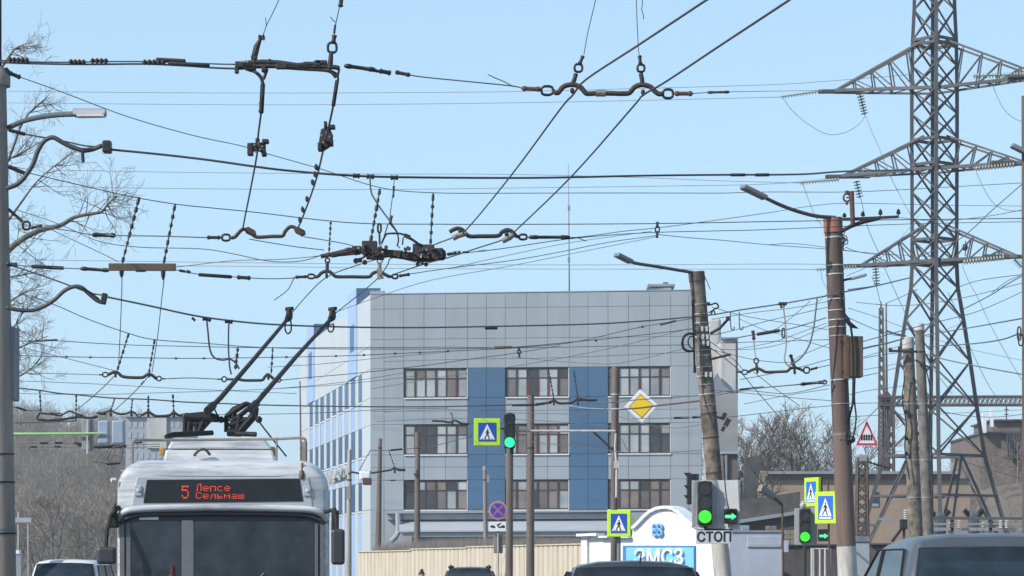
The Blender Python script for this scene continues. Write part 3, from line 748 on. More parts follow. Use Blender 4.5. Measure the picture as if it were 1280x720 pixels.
# leaning concrete pole centre right
p2 = pole('concrete_pole', 'leaning mottled concrete pole carrying the stop plate traffic lights', D, 870.5, 341, 893, 600, 9.6, 10.2, 'pole_concrete',
          bands=((381, 1.4, 'zinc'), (393, 1.3, 'white_band'), (404, 1.5, 'white_band'), (411, 1.5, 'zinc'), (421, 1.2, 'white_band'), (430, 1.2, 'zinc'), (438, 1.2, 'zinc'), (445, 1.2, 'zinc'), (459, 1.2, 'white_band'), (470, 1.5, 'white_band'), (481, 1.2, 'zinc'), (493, 1.6, 'white_band'), (506, 1.2, 'zinc'), (517, 2, 'rust'), (547, 1.2, 'iron'), (591, 1.6, 'rust')))
seg(p2, 340, 352, .012, 'pole_steel_brown', 'top_collar'); seg(p2, 676, 770, .01, 'post_white', 'painted_foot')
m = MB()
for y in (412, 422, 469, 430):
    c, r = o_at[p2.name](y)
    for dx in (-.1, 0, .1): m.box(c + V((dx, -r - .03, 0)), (.05, .05, .11))
m.build('clamp_bolt', 'white_band', p2)
lp = thing('street_lamp', P(864, 341, D), 'grey street lamp on a thin arm at the leaning concrete pole', 'street lamp')
MB().tube(spline(px([(868, 341), (850, 338), (820, 333), (800, 330), (787, 327)], D - .1, D - 1)), .036, 8).build('arm', 'arm_grey', lp, smooth='all')
MB().beam(P(789, 327.5, D - 1), P(770, 318, D - 1.2), .20, .09).build('lamp_head', 'lamp_body', lp, bevel=.025)
m = MB().tube(px([(888, 417), (900, 410), (910, 399)], D - .05), .035, 6); m.build('brace', 'iron', p2)
m = MB(); m.box(P(910.5, 398.5, D - .05), (.1, .08, .08)); m.beam(P(889, 449, D - .1), P(913, 443, D - .1), .05); m.build('side_bracket', 'iron', p2)
m = MB(); m.box(P(866.5, 378, D - .35), (.07, .08, .1)); m.tube(px([(866, 379), (866, 395), (867, 415), (868, 455), (869, 463)], D - .3), .022, 6); m.box(P(868.5, 462, D - .3), (.06, .06, .14)); m.build('riser_cable', 'cable', p2)
m = MB().tube(spline(px([(868, 418), (861, 417), (855, 421), (853, 429), (855, 436), (861, 439), (868, 438)], D - .4)), .03, 6); m.build('cable_coil', 'cable', p2, smooth='all')
m = MB().tube(spline(px([(868, 421), (863, 421), (860, 427), (863, 434), (868, 436)], D - .36)), .015, 6); m.build('cable_coil', 'cable', p2, smooth='all')
m = MB().tube(spline(px([(884, 378), (888, 381), (895, 379), (898, 384), (892, 387), (888, 394)], D - .2)), .018, 5); m.tube(spline(px([(886, 391), (892, 388), (894, 394)], D - .2)), .015, 5); m.box(P(885.5, 380, D - .2), (.07, .07, .07)); m.build('loose_wire', 'cable', p2)
m = MB()
for x, y, s in ((905, 520, 5), (909, 528, 6), (904, 536, 4)): m.box(P(x, y, D - .1), (s / F * D, .1, s * 1.6 / F * D), Matrix.Rotation(.5, 3, 'Y'))
m.beam(P(892, 520, D - .1), P(906, 524, D - .1), .05); m.build('anchor_fitting', 'iron', p2)

# pair of poles in front of the pylon
for (xt, yt, xb, yb, rt, rb, D_, lb, mt) in ((1135, 422, 1144, 665, 6.8, 9.6, 80, 'mottled concrete pole with a pale top, left of the pair before the pylon', 'pole_concrete'), (1149, 405, 1160, 665, 5.8, 7.4, 86, 'slimmer grey concrete pole, right of the pair before the pylon', 'pole_concrete_dark')):
    q = pole('concrete_pole', lb, D_, xt, yt, xb, yb, rt, rb, mt, bands=((440, 2, 'iron'), (505, 1.2, 'zinc'), (575, 1.5, 'zinc'), (622, 1.2, 'zinc')))
    if D_ == 80:
        seg(q, 422, 436, .015, 'post_white', 'top_cap')
        m = MB(); m.beam(P(1112, 438.5, D_ - .35), P(1146, 439.5, D_ - .35), .07); m.box(P(1113, 437.5, D_ - .35), (.1, .08, .14)); m.box(P(1124, 437, D_ - .35), (.08, .08, .16)); m.build('cross_arm', 'iron', q)
        m = MB()
        for y in (515, 548, 567): m.box(P(1133, y, D_ - .25), (.1, .08, .12)); m.box(P(1147, y - 6, D_ - .2), (.09, .08, .12))
        m.build('step_bolt', 'iron', q)
        MB().tube(spline(px([(1131, 470), (1128, 500), (1133, 530), (1131, 560), (1137, 600)], D_ - .32)), .02, 5).build('riser_cable', 'cable', q)
    else:
        seg(q, 405, 413, .012, 'concrete_white', 'top_cap')
        MB().tube(spline(px([(1155, 450), (1163, 490), (1161, 530), (1165, 570), (1166, 640)], D_ - .25)), .022, 5).build('riser_cable', 'cable', q)
        m = MB().beam(P(1144, 450, D_ - .3), P(1163, 460, D_ - .3), .09, .05); m.build('side_bracket', 'iron', q)
# right edge pole
q = pole('steel_pole', 'dark reddish steel pole cut by the right edge of the picture', 45, 1281, 120, 1282, 420, 4.2, 4.6, 'pole_steel_brown')
m = MB(); m.ring(P(1274, 417, 44.8), UX, UZ, .03, .12, .014, 5); m.ring(P(1276, 425, 44.8), UX, UZ, .04, .1, .014, 5); m.build('link_ring', 'iron', q)
lp = thing('street_lamp', P(1281, 190, 45), 'cut-off grey lamp head at the right edge pole', 'street lamp'); MB().beam(P(1264, 181.5, 44.8), P(1281, 190, 44.8), .18, .08).build('lamp_head', 'lamp_body', lp, bevel=.02); MB().tube(px([(1279, 190), (1284, 191)], 44.9), .04, 6).build('arm', 'grey_paint', lp)

# thin poles in front of the office block
for (xt, yt, xb, yb, rt, rb, D_, lb, mt) in (
        (475.2, 548, 472.8, 680, 2.3, 3.9, 128, 'brown thin pole at the grey corner of the office block, above the fence', 'pole_thin'),
        (522, 540, 521.5, 680, 3.2, 3.9, 126, 'brown thin pole before the left window column of the office block', 'pole_thin'),
        (606, 583, 607, 668, 2.4, 3.0, 122, 'short slim grey pole before the left blue facade strip', 'pole_grey'),
        (663.5, 494, 663, 665, 4.3, 5.0, 92, 'thick brown pole right of the hanging green signal', 'pole_thin'),
        (437, 562, 435.5, 720, 2.5, 4.0, 100, 'pale concrete pole between the trolleybus and the office block', 'pole_pale'),
        (375, 476, 376, 560, .8, 1.2, 190, 'very thin rod at the far end of the white facade', 'pole_thin')):
    q = pole('pole', lb, D_, xt, yt, xb, yb, rt, rb, mt, n=10, bands=((560 if yt < 560 else 600, 1.6, 'iron'),))
    if xt == 606: seg(q, 583, 588, .02, 'zinc', 'top_cap'); m = MB(); m.box(P(610, 598, D_ - .2), (.12, .1, .35)); m.build('fitting', 'zinc', q)
    if xt == 522: m = MB(); m.box(P(521, 593, D_ - .2), (.3, .1, .1)); m.box(P(522, 591, D_ - .22), (.12, .1, .3)); m.build('fitting', 'iron', q)
    if xt == 437: MB().box(P(435.5, 616, D_ - .2), (.16, .1, .5)).build('clamp', 'zinc', q)
pm = pole('signal_pole', 'brown steel pole carrying the horizontal signal arm before the office block', 70, 769.3, 458, 767.5, 660, 4.9, 4.2, 'pole_thin', bands=((493, 1.2, 'white_band'), (503, 1.2, 'zinc'), (511, 1, 'white_band')))
m = MB().tube([P(769, 538.8, 69.6), P(640, 538.6, 69.6)], .034, 8); m.build('arm', 'post_white', pm, smooth=True)
m = MB().tube(px([(742, 540), (755, 552), (766, 563)], 69.7), .03, 6); m.build('arm_brace', 'iron', pm)
m = MB().tube(px([(770, 542), (769, 560), (771, 580), (770.5, 622)], 69.6), .04, 6); m.box(P(770.5, 581, 69.6), (.13, .1, .2)); m.build('cable_pipe', 'post_white', pm, smooth=True)
m = MB().tube(px([(777, 549), (784, 563)], 69.6), .02, 5); m.build('stay', 'zinc', pm)
pt = pole('pole', 'brown pole standing below the hanging green signal', 94, 637.2, 556, 636.8, 660, 4.4, 4.6, 'pole_thin', n=10)

# ================================================================== TRAFFIC LIGHTS AND SIGNS
def disc(mb, c, r, n_, y0=0, th=.012, k=24):
    c = V(c); n_ = V(n_); u = V((0, 0, 1)).cross(n_); u.normalize(); w = n_.cross(u)
    return mb.prism([(math.cos(2 * math.pi * i / k) * r, math.sin(2 * math.pi * i / k) * r) for i in range(k)], c + n_ * y0, u, w, th)
def visor(mb, c, r, n_, L, th=.012):
    c = V(c); n_ = V(n_).normalized(); u = V((0, 0, 1)).cross(n_).normalized(); w = n_.cross(u)
    vs = []; k = 16
    for i in range(k + 1):
        t = R(-35 + 250 * i / k); l = L * (.35 + .65 * max(0, math.sin(t)))
        d = u * math.cos(t) + w * math.sin(t)
        vs += [c + d * r, c + d * r + n_ * l, c + d * (r + th) + n_ * l, c + d * (r + th)]
    fs = []
    for i in range(k):
        a = i * 4; fs += [(a + j, a + (j + 1) % 4, a + 4 + (j + 1) % 4, a + 4 + j) for j in range(4)]
    return mb.add(vs, fs)
def arrow_pts(s): return [(-s, -s * .28), (.15 * s, -s * .28), (.15 * s, -s * .62), (s, 0), (.15 * s, s * .62), (.15 * s, s * .28), (-s, s * .28)]
NY = V((0, -1, 0))
# hanging signal over the road
D = 69.3
tl = thing('traffic_light', P(637, 560, D), 'small traffic light showing green at the left end of the signal arm', 'traffic light')
ppm = F / D; cx = PX(637, D)
MB().box((cx, D + .12, PZ(538.5, D)), (.30, .22, 43 / ppm)).build('housing', 'signal_black', tl, bevel=.03)
for i, y in enumerate((524, 538.5, 553)):
    ln = disc(MB(), (cx, D, PZ(y, D)), 6.4 / ppm, NY, .02, .03).build('lens', 'green_lamp_teal' if i == 2 else 'signal_lens', tl)
    visor(MB(), (cx, D - .02, PZ(y, D)), 7 / ppm, NY, .16).build('visor', 'signal_black', ln, smooth=True)
MB().box((cx + .06, D + .16, PZ(563, D)), (.1, .1, .16)).build('bracket', 'iron', tl)

def ped_sign(label, xc, yc, D, w, h, yaw, frame_m_='lime', blue='sign_blue', bw=.16, bar=False, depth=.10, group=None):
    o = thing('crossing_sign', P(xc, yc, D), label, 'road sign', group, rz=yaw)
    ux, uy, n_ = V((1, 0, 0)), UZ, NY       # local frame: plane x-z, facing -y
    MB().box((0, depth / 2, 0), (w, depth, h)).build('border', frame_m_, o, local=True, bevel=.012)
    if depth > .06: MB().box((0, depth + .03, 0), (w * .97, .06, h * .97)).build('housing', 'signal_black', o, local=True)
    bw_ = w * bw
    MB().box((0, -.006, 0), (w - 2 * bw_, .01, h - 2 * bw_)).build('panel', blue, o, local=True)
    iw, ih = w - 2 * bw_, h - 2 * bw_
    b0 = -ih * .36 if bar else -ih * .40
    tri = MB().prism([(-iw * .43, b0), (iw * .43, b0), (0, ih * .42)], (0, -.016, 0), ux, uy, .004).build('triangle', 'sign_white', o, local=True)
    s = ih * .72; z0 = b0 + .02 * s
    m = MB()
    def q(*p): m.prism([(x * s, z0 + y * s) for x, y in p], (0, -.022, 0), ux, uy, .004)
    t = [math.pi * 2 * i / 10 for i in range(10)]
    q(*[(.02 + .05 * math.cos(a), .73 + .055 * math.sin(a)) for a in t])
    q((-.05, .64), (.07, .66), (.08, .38), (-.04, .36))
    q((-.04, .40), (.06, .38), (-.10, .18), (-.17, .02), (-.23, .04), (-.15, .22))
    q((.0, .40), (.08, .38), (.13, .20), (.19, .03), (.13, .01), (.06, .18))
    q((.05, .64), (.08, .60), (.17, .46), (.14, .43), (.05, .53)); q((-.05, .63), (-.03, .56), (-.12, .42), (-.15, .45))
    m.build('figure', 'sign_black', o, local=True)
    m = MB()
    if bar: m.box((0, -.018, -ih * .44), (iw * .82, .004, ih * .07)); m.build('stripe', 'sign_white', o, local=True)
    else:
        for k in range(4): m.prism([(-iw * .34 + k * iw * .19, b0 + .01), (-iw * .26 + k * iw * .19, b0 + .01), (-iw * .24 + k * iw * .17, b0 + .07 * s), (-iw * .30 + k * iw * .17, b0 + .07 * s)], (0, -.0222, 0), ux, uy, .004)
        m.build('stripe', 'sign_black', o, local=True)
    return o
o = ped_sign('pedestrian crossing sign with lime border left of the hanging green signal', 609, 540, 69.4, 33 / F * 69.4, 34 / F * 69.4, R(4), depth=.05)
MB().beam((.2, .05, .1), (.62, .1, .1), .04).build('bracket', 'iron', o, local=True)
ps2 = thing('sign_post', P(771, HY, 67.2) - UZ * 1.6, 'grey post under the crossing sign beside the arched wall', 'post')
MB().tube([P(773.5, HY, 67.2) - UZ * 1.6, P(773.5, 665, 67.2)], .05, 10).build('shaft', 'pole_bluegrey', ps2, smooth=True)
ped_sign('pedestrian crossing sign box with lime border beside the arched white wall', 773.5, 654.2, 67, 29.5 / F * 67, 33.5 / F * 67, R(-9), depth=.18)
q = thing('sign_post', P(1037, HY, 73.8) - UZ * 1.6, 'rusty thin post under the two narrow crossing signs', 'post')
MB().tube([P(1039, HY, 73.8) - UZ * 1.6, P(1036.5, 690, 73.8), P(1035, 600, 73.8)], .028, 8).build('shaft', 'rust', q, smooth=True)
ped_sign('lime-bordered crossing sign seen at an angle, lower and larger of two by the brown pole', 1032, 634.5, 73.5, .76, 40 / F * 73.5, R(-42), blue='sign_blue_bright', bar=True, depth=.10)
ped_sign('narrow lime-bordered crossing sign seen steeply, upper of two by the brown pole', 1014, 615, 74.5, .72, 36 / F * 74.5, R(-62), blue='sign_blue_bright', bar=True, depth=.10)

# priority road sign
D = 69.5
o = thing('priority_sign', P(801.5, 507.5, D), 'yellow diamond priority sign with white edge hung on the wires', 'road sign')
M3 = Matrix.Rotation(R(5), 3, 'Y') 
s = 42.5 / F * D / 2
def dia(k, sk=.06): return [(-k + .0, -k * sk), (sk * k, -k), (k, k * sk), (-sk * k, k)]
MB().prism(dia(s), P(801.5, 507.5, D), UX, UZ, .03).build('plate', 'sign_white', o, bevel=.008)
MB().prism(dia(s * .72), P(801.5, 507.5, D) + NY * .006, UX, UZ, .004).build('outline', 'sign_black', o)
MB().prism(dia(s * .675), P(801.5, 507.5, D) + NY * .012, UX, UZ, .004).build('centre', 'sign_yellow', o)
MB().beam(P(797, 500, D + .08), P(806, 500, D + .08), .03).build('clamp', 'iron', o)

# no-stopping sign, tow plate, post with black box
D = 83
q = thing('sign_post', P(623, HY, D) - UZ * 1.6, 'thin pale post with the no-stopping sign in front of the beige fence', 'post')
MB().tube([P(623.5, HY, D) - UZ * 1.6, P(622.3, 640, D)], .028, 8).build('shaft', 'pole_pale', q, smooth=True)
m = MB(); hx(m, 617, 628.5, 668.5, 691.5, D + .05, D + .2); m.build('dark_box', 'pole_grey', q, bevel=.02)
o = thing('no_stopping_sign', P(622.4, 638, D - .1), 'round faded no-stopping sign, red cross on blue', 'road sign')
r = 11.8 / F * D; c = P(622.4, 638, D - .08)
disc(MB(), c, r, NY, 0, .02, 32).build('plate', 'sign_red_faded', o); disc(MB(), c, r * .95, NY, .004, .003, 32).build('rim', 'sign_grey_white', o)
disc(MB(), c, r * .90, NY, .008, .003, 32).build('ring', 'sign_red_faded', o); disc(MB(), c, r * .74, NY, .012, .003, 32).build('field', 'sign_blue', o)
m = MB(); u1 = V((1, 0, 1)).normalized(); u2 = V((1, 0, -1)).normalized()
for u, e in ((u1, .017), (u2, .0185)): m.beam(c + NY * e - u * r * .76, c + NY * e + u * r * .76, r * .2, .002, up=(0, 1, 0)) if False else m.prism([(-r * .76, -r * .10), (r * .76, -r * .10), (r * .76, r * .10), (-r * .76, r * .10)], c + NY * e, u, u.cross(V((0, 1, 0))) * -1, .002)
m.build('cross', 'sign_red_faded', o)
MB().box(P(622.5, 650.3, D - .06), (.05, .03, .12)).build('clip', 'sign_red', o)
o = thing('tow_plate', P(622, 657, D - .1), 'white plate with a tow truck symbol under the no-stopping sign', 'road sign')
MB().box(P(622, 658, D - .08), (21 / F * D, .02, 11.5 / F * D)).build('plate', 'sign_white', o)
m = MB(); oo = P(622, 658, D - .094); k = .01
def sy(*p): m.prism([(x * k, y * k) for x, y in p], oo, UX, UZ, .003)
sy((2, -5), (24, -5), (24, 1), (20, 4), (14, 4), (12, 0), (2, 0)); sy((0, -1), (-3, 6), (10, 12), (12, 10)); sy((-24, -3), (-8, -6), (-7, -2), (-12, 3), (-18, 4), (-24, 1))
m.build('symbol', 'sign_black', o)

# level crossing triangle
D = 62
o = thing('level_crossing_sign', P(1083.5, 541, D), 'white triangle warning sign with red edge and black barrier symbol', 'road sign')
k = F / D; c = P(1083.5, 541, D)
MB().prism([(-14 / k, -16 / k), (14 / k, -16 / k), (0, 16.5 / k)], c, UX, UZ, .02).build('plate', 'sign_white', o)
m = MB()
tri = [(-13.4 / k, -15.4 / k), (13.4 / k, -15.4 / k), (0, 15.8 / k)]; it = [(-10.2 / k, -13.0 / k), (10.2 / k, -13.0 / k), (0, 10.6 / k)]
for i in range(3):
    a, b = tri[i], tri[(i + 1) % 3]; a2, b2 = it[i], it[(i + 1) % 3]
    m.prism([a, b, b2, a2], c + NY * .006, UX, UZ, .004)
m.build('border', 'sign_red', o)
m = MB(); 
for i in range(5): m.prism([((-6.3 + i * 3 - .9) / k, -9.4 / k), ((-6.3 + i * 3 + .9) / k, -9.4 / k), ((-6.3 + i * 3 + .9) / k, -2.6 / k), ((-6.3 + i * 3) / k, -1.6 / k), ((-6.3 + i * 3 - .9) / k, -2.6 / k)], c + NY * .007, UX, UZ, .004)
m.box(c + NY * .006 + V((0, 0, -4.2 / k)), (13.5 / k, .003, .7 / k)); m.box(c + NY * .006 + V((0, 0, -7.6 / k)), (13.5 / k, .003, .7 / k))
m.build('barrier_symbol', 'sign_black', o)

# big traffic light on the leaning pole
D = 54.2; k = F / D
tl = thing('traffic_light', P(893, 660, D), 'large traffic light with pale backplate, green disc and green arrow above the stop plate', 'traffic light')
cx = PX(880.5, D)
MB().prism([(PX(865.2, D), PZ(659, D)), (PX(865, D), PZ(600.4, D)), (PX(898, D), PZ(600.2, D)), (PX(896, D), PZ(661.5, D))], (0, D + .05, 0), UX, UZ, .03).build('backplate', 'backplate', tl, bevel=.008)
m = MB(); m.hexa([V((PX(896.5, D), D + .06, PZ(661.7, D))), V((PX(896.5, D), D + .06, PZ(600.2, D))), V((PX(925, D), D - .05, PZ(600, D))), V((PX(924, D), D - .05, PZ(661, D)))], [V((PX(896.5, D), D + .09, PZ(661.7, D))), V((PX(896.5, D), D + .09, PZ(600.2, D))), V((PX(925, D), D - .02, PZ(600, D))), V((PX(924, D), D - .02, PZ(661, D)))])
m.build('side_backplate', 'backplate_lifted', tl)
m = MB(); m.box((cx, D - .06, PZ(629, D)), (17.6 / k, .2, 54 / k)); m.build('housing', 'signal_black', tl, bevel=.02)
for y, mm in ((610.5, 'signal_lens'), (628.5, 'signal_lens'), (646, 'green_lamp')):
    ln = disc(MB(), (cx, D - .165, PZ(y, D)), 8.2 / k, NY, 0, .02).build('lens', mm, tl)
    m = MB(); m.ring((cx, D - .17, PZ(y, D)), UX, UZ, 8.5 / k, 8.5 / k, .01, 5, 20, 2); m.build('lens_rim', 'signal_black', ln)
m = MB(); m.box((PX(912.5, D), D - .12, PZ(645.5, D)), (16 / k, .16, 19 / k)); ah = m.build('arrow_housing', 'signal_black', tl, bevel=.02)
MB().prism(arrow_pts(7.2 / k), (PX(912.5, D), D - .206, PZ(645.8, D)), UX, UZ, .004).build('arrow_lens', 'green_arrow', ah)
visor(MB(), (PX(912.5, D), D - .2, PZ(645.5, D)), 8 / k, NY, .09).build('visor', 'signal_black', ah, smooth=True)
m = MB(); m.box((PX(864, D), D + .3, PZ(611, D)), (8 / k, .3, 38 / k)); sh_ = m.build('side_housing', 'signal_black', tl)
for y in (596, 611.5, 624):
    m = MB(); visor(m, (PX(864.5, D), D + .25, PZ(y, D)), 5 / k, V((-1, -.12, 0)), 8.5 / k); m.build('visor', 'signal_black', sh_, smooth=True)
m = MB(); m.box((PX(868, D), D + .3, PZ(596, D)), (13 / k, .26, 8 / k)); m.build('top_housing', 'signal_black', sh_)
m = MB(); m.box((PX(882, D), D, PZ(661.5, D)), (.06, .06, .12)); m.beam((PX(884, D), D + .05, PZ(662, D)), (PX(916, D), D + .05, PZ(662, D)), .05, .04); m.build('bracket', 'iron', tl)
m = MB().tube(spline(px([(905, 572), (906, 600), (908, 622), (911, 636)], D - .25)), .014, 5); m.build('feed_cable', 'cable', tl)
st = thing('stop_plate', P(893, 672, D - .1), 'white rectangular stop line plate on the leaning pole', 'road sign')
c = P(892.8, 671.5, D - .25); ux = V((1, 0, .006)).normalized()
MB().prism([(-22.8 / k, -8.2 / k), (22.8 / k, -8.2 / k), (22.8 / k, 8.2 / k), (-22.8 / k, 8.2 / k)], c, ux, UZ, .02).build('plate', 'sign_grey_white', st, bevel=.006)
text('СТОП', 12.2 / k * 1.36, 'sign_black', 'lettering', st, frame_m(c + NY * .004 + V((-.0, 0, -.005)), ux, UZ) @ Matrix.Diagonal((.92, 1, 1, 1)), .002, .008)

# smaller traffic light right
D = 74.2; k = F / D
tl = thing('traffic_light', P(1016, 680, D), 'smaller traffic light with grey backplate and green disc below the narrow crossing signs', 'traffic light')
cx = PX(1005.5, D)
MB().prism([(PX(993.5, D), PZ(681, D)), (PX(993.2, D), PZ(635.5, D)), (PX(1022, D), PZ(634.5, D)), (PX(1021.5, D), PZ(681, D))], (0, D + .05, 0), UX, UZ, .03).build('backplate', 'backplate', tl, bevel=.008)
MB().box((cx, D - .06, PZ(657, D)), (13 / k, .2, 41 / k)).build('housing', 'signal_black', tl, bevel=.02)
for y, mm in ((644, 'signal_lens'), (657.5, 'signal_lens'), (671, 'green_lamp')):
    ln = disc(MB(), (cx, D - .165, PZ(y, D)), 5.9 / k, NY, 0, .02).build('lens', mm, tl)
    visor(MB(), (cx, D - .165, PZ(y, D)), 6.2 / k, NY, .06).build('visor', 'signal_black', ln, smooth=True)
m = MB(); m.box((PX(1028.5, D), D - .06, PZ(669, D)), (12.5 / k, .16, 15 / k)); ah = m.build('arrow_housing', 'signal_black', tl, bevel=.02)
MB().prism(arrow_pts(5.4 / k), (PX(1029, D), D - .146, PZ(670, D)), UX, UZ, .004).build('arrow_lens', 'green_arrow', ah)
m = MB(); m.tube([P(1006, HY, D) - UZ * 1.6, P(1006, 682, D)], .05, 8); m.build('post', 'iron', tl, smooth=True)
m = MB(); m.lathe(P(1003.5, 635, D), P(1004, 626, D), [(0, .06), (.3, .09), (.6, .09), (.7, .05), (1, .04)], 8); m.build('finial', 'concrete_white', tl)
# lamp on small post
D = 84; lp = thing('street_lamp', P(978, HY, D) - UZ * 1.6, 'low grey floodlight on a bent rusty post beside the shed', 'street lamp')
MB().tube(spline(px([(979, 770), (978.5, 700), (978, 640), (977, 630), (972, 626)], D)), .035, 8).build('post', 'rust', lp, smooth='all')
MB().tube(px([(978, 631), (967, 622)], D), .06, 8).build('neck', 'rust', lp, smooth=True)
m = MB(); m.beam(P(967, 621, D - .1), P(952, 611, D - .4), .2, .22); lh = m.build('lamp_head', 'lamp_body', lp, bevel=.03)
MB().beam(P(954, 612.5, D - .43), P(950, 610, D - .5), .22, .24).build('reflector', 'stone', lh)
# green signal arm on the left
D = 60; k = F / D
ga_ = thing('signal_gantry', P(2, HY, D) - UZ * 1.6, 'pale green horizontal signal arm with grey signal backs, left of the trolleybus', 'signal arm')
MB().tube([P(2, HY, D) - UZ * 1.6, P(2, 530, D)], .08, 8).build('post', 'pole_grey', ga_, smooth=True)
MB().tube(px([(2, 542.6), (46, 542.4), (100, 542), (132, 541.6)], D), [1.8 / k, 1.7 / k, 1.5 / k, 1.2 / k], 8).build('arm', 'green_arm', ga_, smooth=True)
m = MB(); hx(m, 102, 115.5, 524, 563, D + .08, D + .3); sb = m.build('signal_back', 'grey_paint', ga_, bevel=.02)
m = MB(); m.beam(P(109, 517, D + .02), P(109, 567, D + .02), .04); m.build('bracket', 'post_white', sb)
for x0, x1 in ((122, 136), (139.5, 155)):
    m = MB(); hx(m, x0, x1, 525.5, 555, D + .05, D + .2); m.build('panel_back', 'panel_back', ga_, bevel=.04)

# ================================================================== PYLON AND SUBSTATION
D0 = 140.; k = F / D0
py = thing('pylon', (PX(1168, D0), D0, 0), 'huge dark lattice transmission pylon with three pairs of cross arms', 'pylon')
pc = V((PX(1168, D0), D0, 0))
lv = [(-260, 22), (0, 24.5), (50, 27), (113, 28), (175, 28), (300, 27.5), (330, 27.5), (360, 29), (400, 36), (450, 44), (500, 51), (570, 62), (610, 75), (660, 88), (744, 112)]   # photo row, half width px
def hw(y):
    for (a, p), (b, q) in zip(lv, lv[1:]):
        if a <= y <= b: return p + (q - p) * (y - a) / (b - a)
    return lv[-1][1]
def leg(i, y):
    a = R(90 * i); r = hw(y) / k * (1 if i % 2 == 0 else 1)
    return pc + V((math.cos(a) * r, -math.sin(a) * r * .9, PZ(y, D0)))
def legx(i, y):        # slight turn so that the near and far leg separate
    p = leg(i, y) - pc; a = R(-4); return pc + V((p.x * math.cos(a) - p.y * math.sin(a), p.x * math.sin(a) + p.y * math.cos(a), p.z))
ysl = [-260, -225, -190, -155, -120, -85, -50, -18, 12, 50, 82, 112, 142, 172, 206, 240, 271, 300, 330, 360, 400, 452, 510, 570]
for i in range(4):
    m = MB()
    for a, b in zip(ysl, ysl[1:]): m.beam(legx(i, a), legx(i, b), .185 if b < 360 else .20)
    m.beam(legx(i, 570), legx(i, 744), .21)
    m.build('leg', 'pylon', py)
m = MB()
for i in range(4):
    j = (i + 1) % 4
    for n_, (a, b) in enumerate(zip(ysl, ysl[1:])):
        m.beam(legx(i, a), legx(j, b), .082); m.beam(legx(j, a), legx(i, b), .07)
    for y in (50, 56, 175, 206, 300, 330, 570): m.beam(legx(i, y), legx(j, y), .15)
    a, b = 570, 744
    mid = (legx(i, 655) + legx(j, 655)) / 2
    for e in (i, j):
        m.beam((legx(i, 570) + legx(j, 570)) / 2, legx(e, 744), .11)
        m.beam(legx(e, 655), legx(i, 570).lerp(legx(j, 570), .5).lerp(legx(e, 744), .5), .10)
    m.beam(legx(i, 620), legx(j, 620), .12)
m.build('bracing', 'pylon', py)
arms = [((1043, 114.5), (1302, 96), 113, 52), ((1052, 221), (1281, 204), 213, 172), ((1075, 332.5), (1271, 321), 328, 283)]
for (xl, yl), (xr, yr), yb, yt in arms:
    for s, (xt, yy) in ((2, (xl, yl)), (0, (xr, yr))):
        dd = D0 + (2.6 if s == 2 else -2.6)
        tip = V((PX(xt, dd), dd, PZ(yy, dd))); m = MB()
        bb = [legx(s, yb), legx(1, yb), legx(3, yb)]; tt = [legx(s, yt), legx(1, yt), legx(3, yt)]
        bb[1] = bb[1].lerp(bb[0], .15); bb[2] = bb[2].lerp(bb[0], .15)
        e = V((0, 0, .0))
        tips = [tip + V((0, -.35, 0)), tip + V((0, .35, 0))]
        for p, q, t2 in ((bb[1], tt[1], tips[0]), (bb[2], tt[2], tips[1])):
            m.beam(p, t2, .17 if p is bb[1] else .11); m.beam(q.lerp(tt[0], .5), t2, .11)
            for f in (.18, .38, .58, .78):
                u, w_ = p.lerp(t2, f), q.lerp(tt[0], .5).lerp(t2, f)
                m.beam(u, w_, .06)
                if f < .7: m.beam(u, q.lerp(tt[0], .5).lerp(t2, f + .2), .065)
        for f in (0, .2, .4, .6, .8, .97): m.beam(bb[1].lerp(tips[0], f), bb[2].lerp(tips[1], f), .06)
        for f in (0, .2, .4, .6, .8): m.beam(bb[1].lerp(tips[0], f), bb[2].lerp(tips[1], f + .18), .055)
        m.beam(tip + V((-.9 if s == 2 else .5, 0, 0)), tip + V((1.6 if s == 2 else -1.8, 0, .03)), .45, .17)
        m.build('cross_arm', 'pylon', py)
def istr(label, a, b, r, group=None, D_=None, name='insulator_string', m='ins_glass'):
    o = thing(name, a, label, 'insulator', group)
    n_ = max(6, int((V(b) - V(a)).length / .16)); pr = [(0, .03)]
    for i in range(n_):
        t0 = i / n_; pr += [(t0 + .2 / n_, .035), (t0 + .3 / n_, r), (t0 + .5 / n_, r * .9), (t0 + .62 / n_, .035)]
    MB().lathe(a, b, pr + [(1, .03)], 8).build('disc_stack', m, o); return o
dl, dr_ = D0 + 2.4, D0 - 2.6
istr('ribbed insulator string pointing left from the top left pylon arm', P(1028, 113.5, dl), P(976, 121, dl), .13)
istr('ribbed insulator string pointing left from the middle left pylon arm', P(1049, 224.5, dl), P(999, 228.5, dl), .13)
istr('ribbed insulator string pointing left from the bottom left pylon arm', P(1071, 333.5, dl), P(1020, 337, dl), .13)
istr('ribbed insulator string along the top right pylon arm', P(1284, 93, dr_ - .8), P(1216, 95, dr_ - .8), .15)
istr('ribbed insulator string along the middle right pylon arm', P(1268, 206, dr_ - .8), P(1218, 211, dr_ - .8), .15)
istr('ribbed insulator string along the bottom right pylon arm', P(1255, 322, dr_ - .8), P(1203, 328, dr_ - .8), .15)
for a, b, lb in (((1074.5, 116, dl), (1081, 144, dl), 'top'), ((1070.5, 226, dl), (1075, 248, dl), 'middle'), ((1094.5, 335, dl), (1096, 357, dl), 'bottom')):
    istr(f'thick grey-green insulator hanging below the {lb} left pylon arm', P(*a), P(*b), .21)
istr('grey insulator slanting below the bottom right pylon arm', P(1268, 324, dr_), P(1277, 334, dr_), .19)
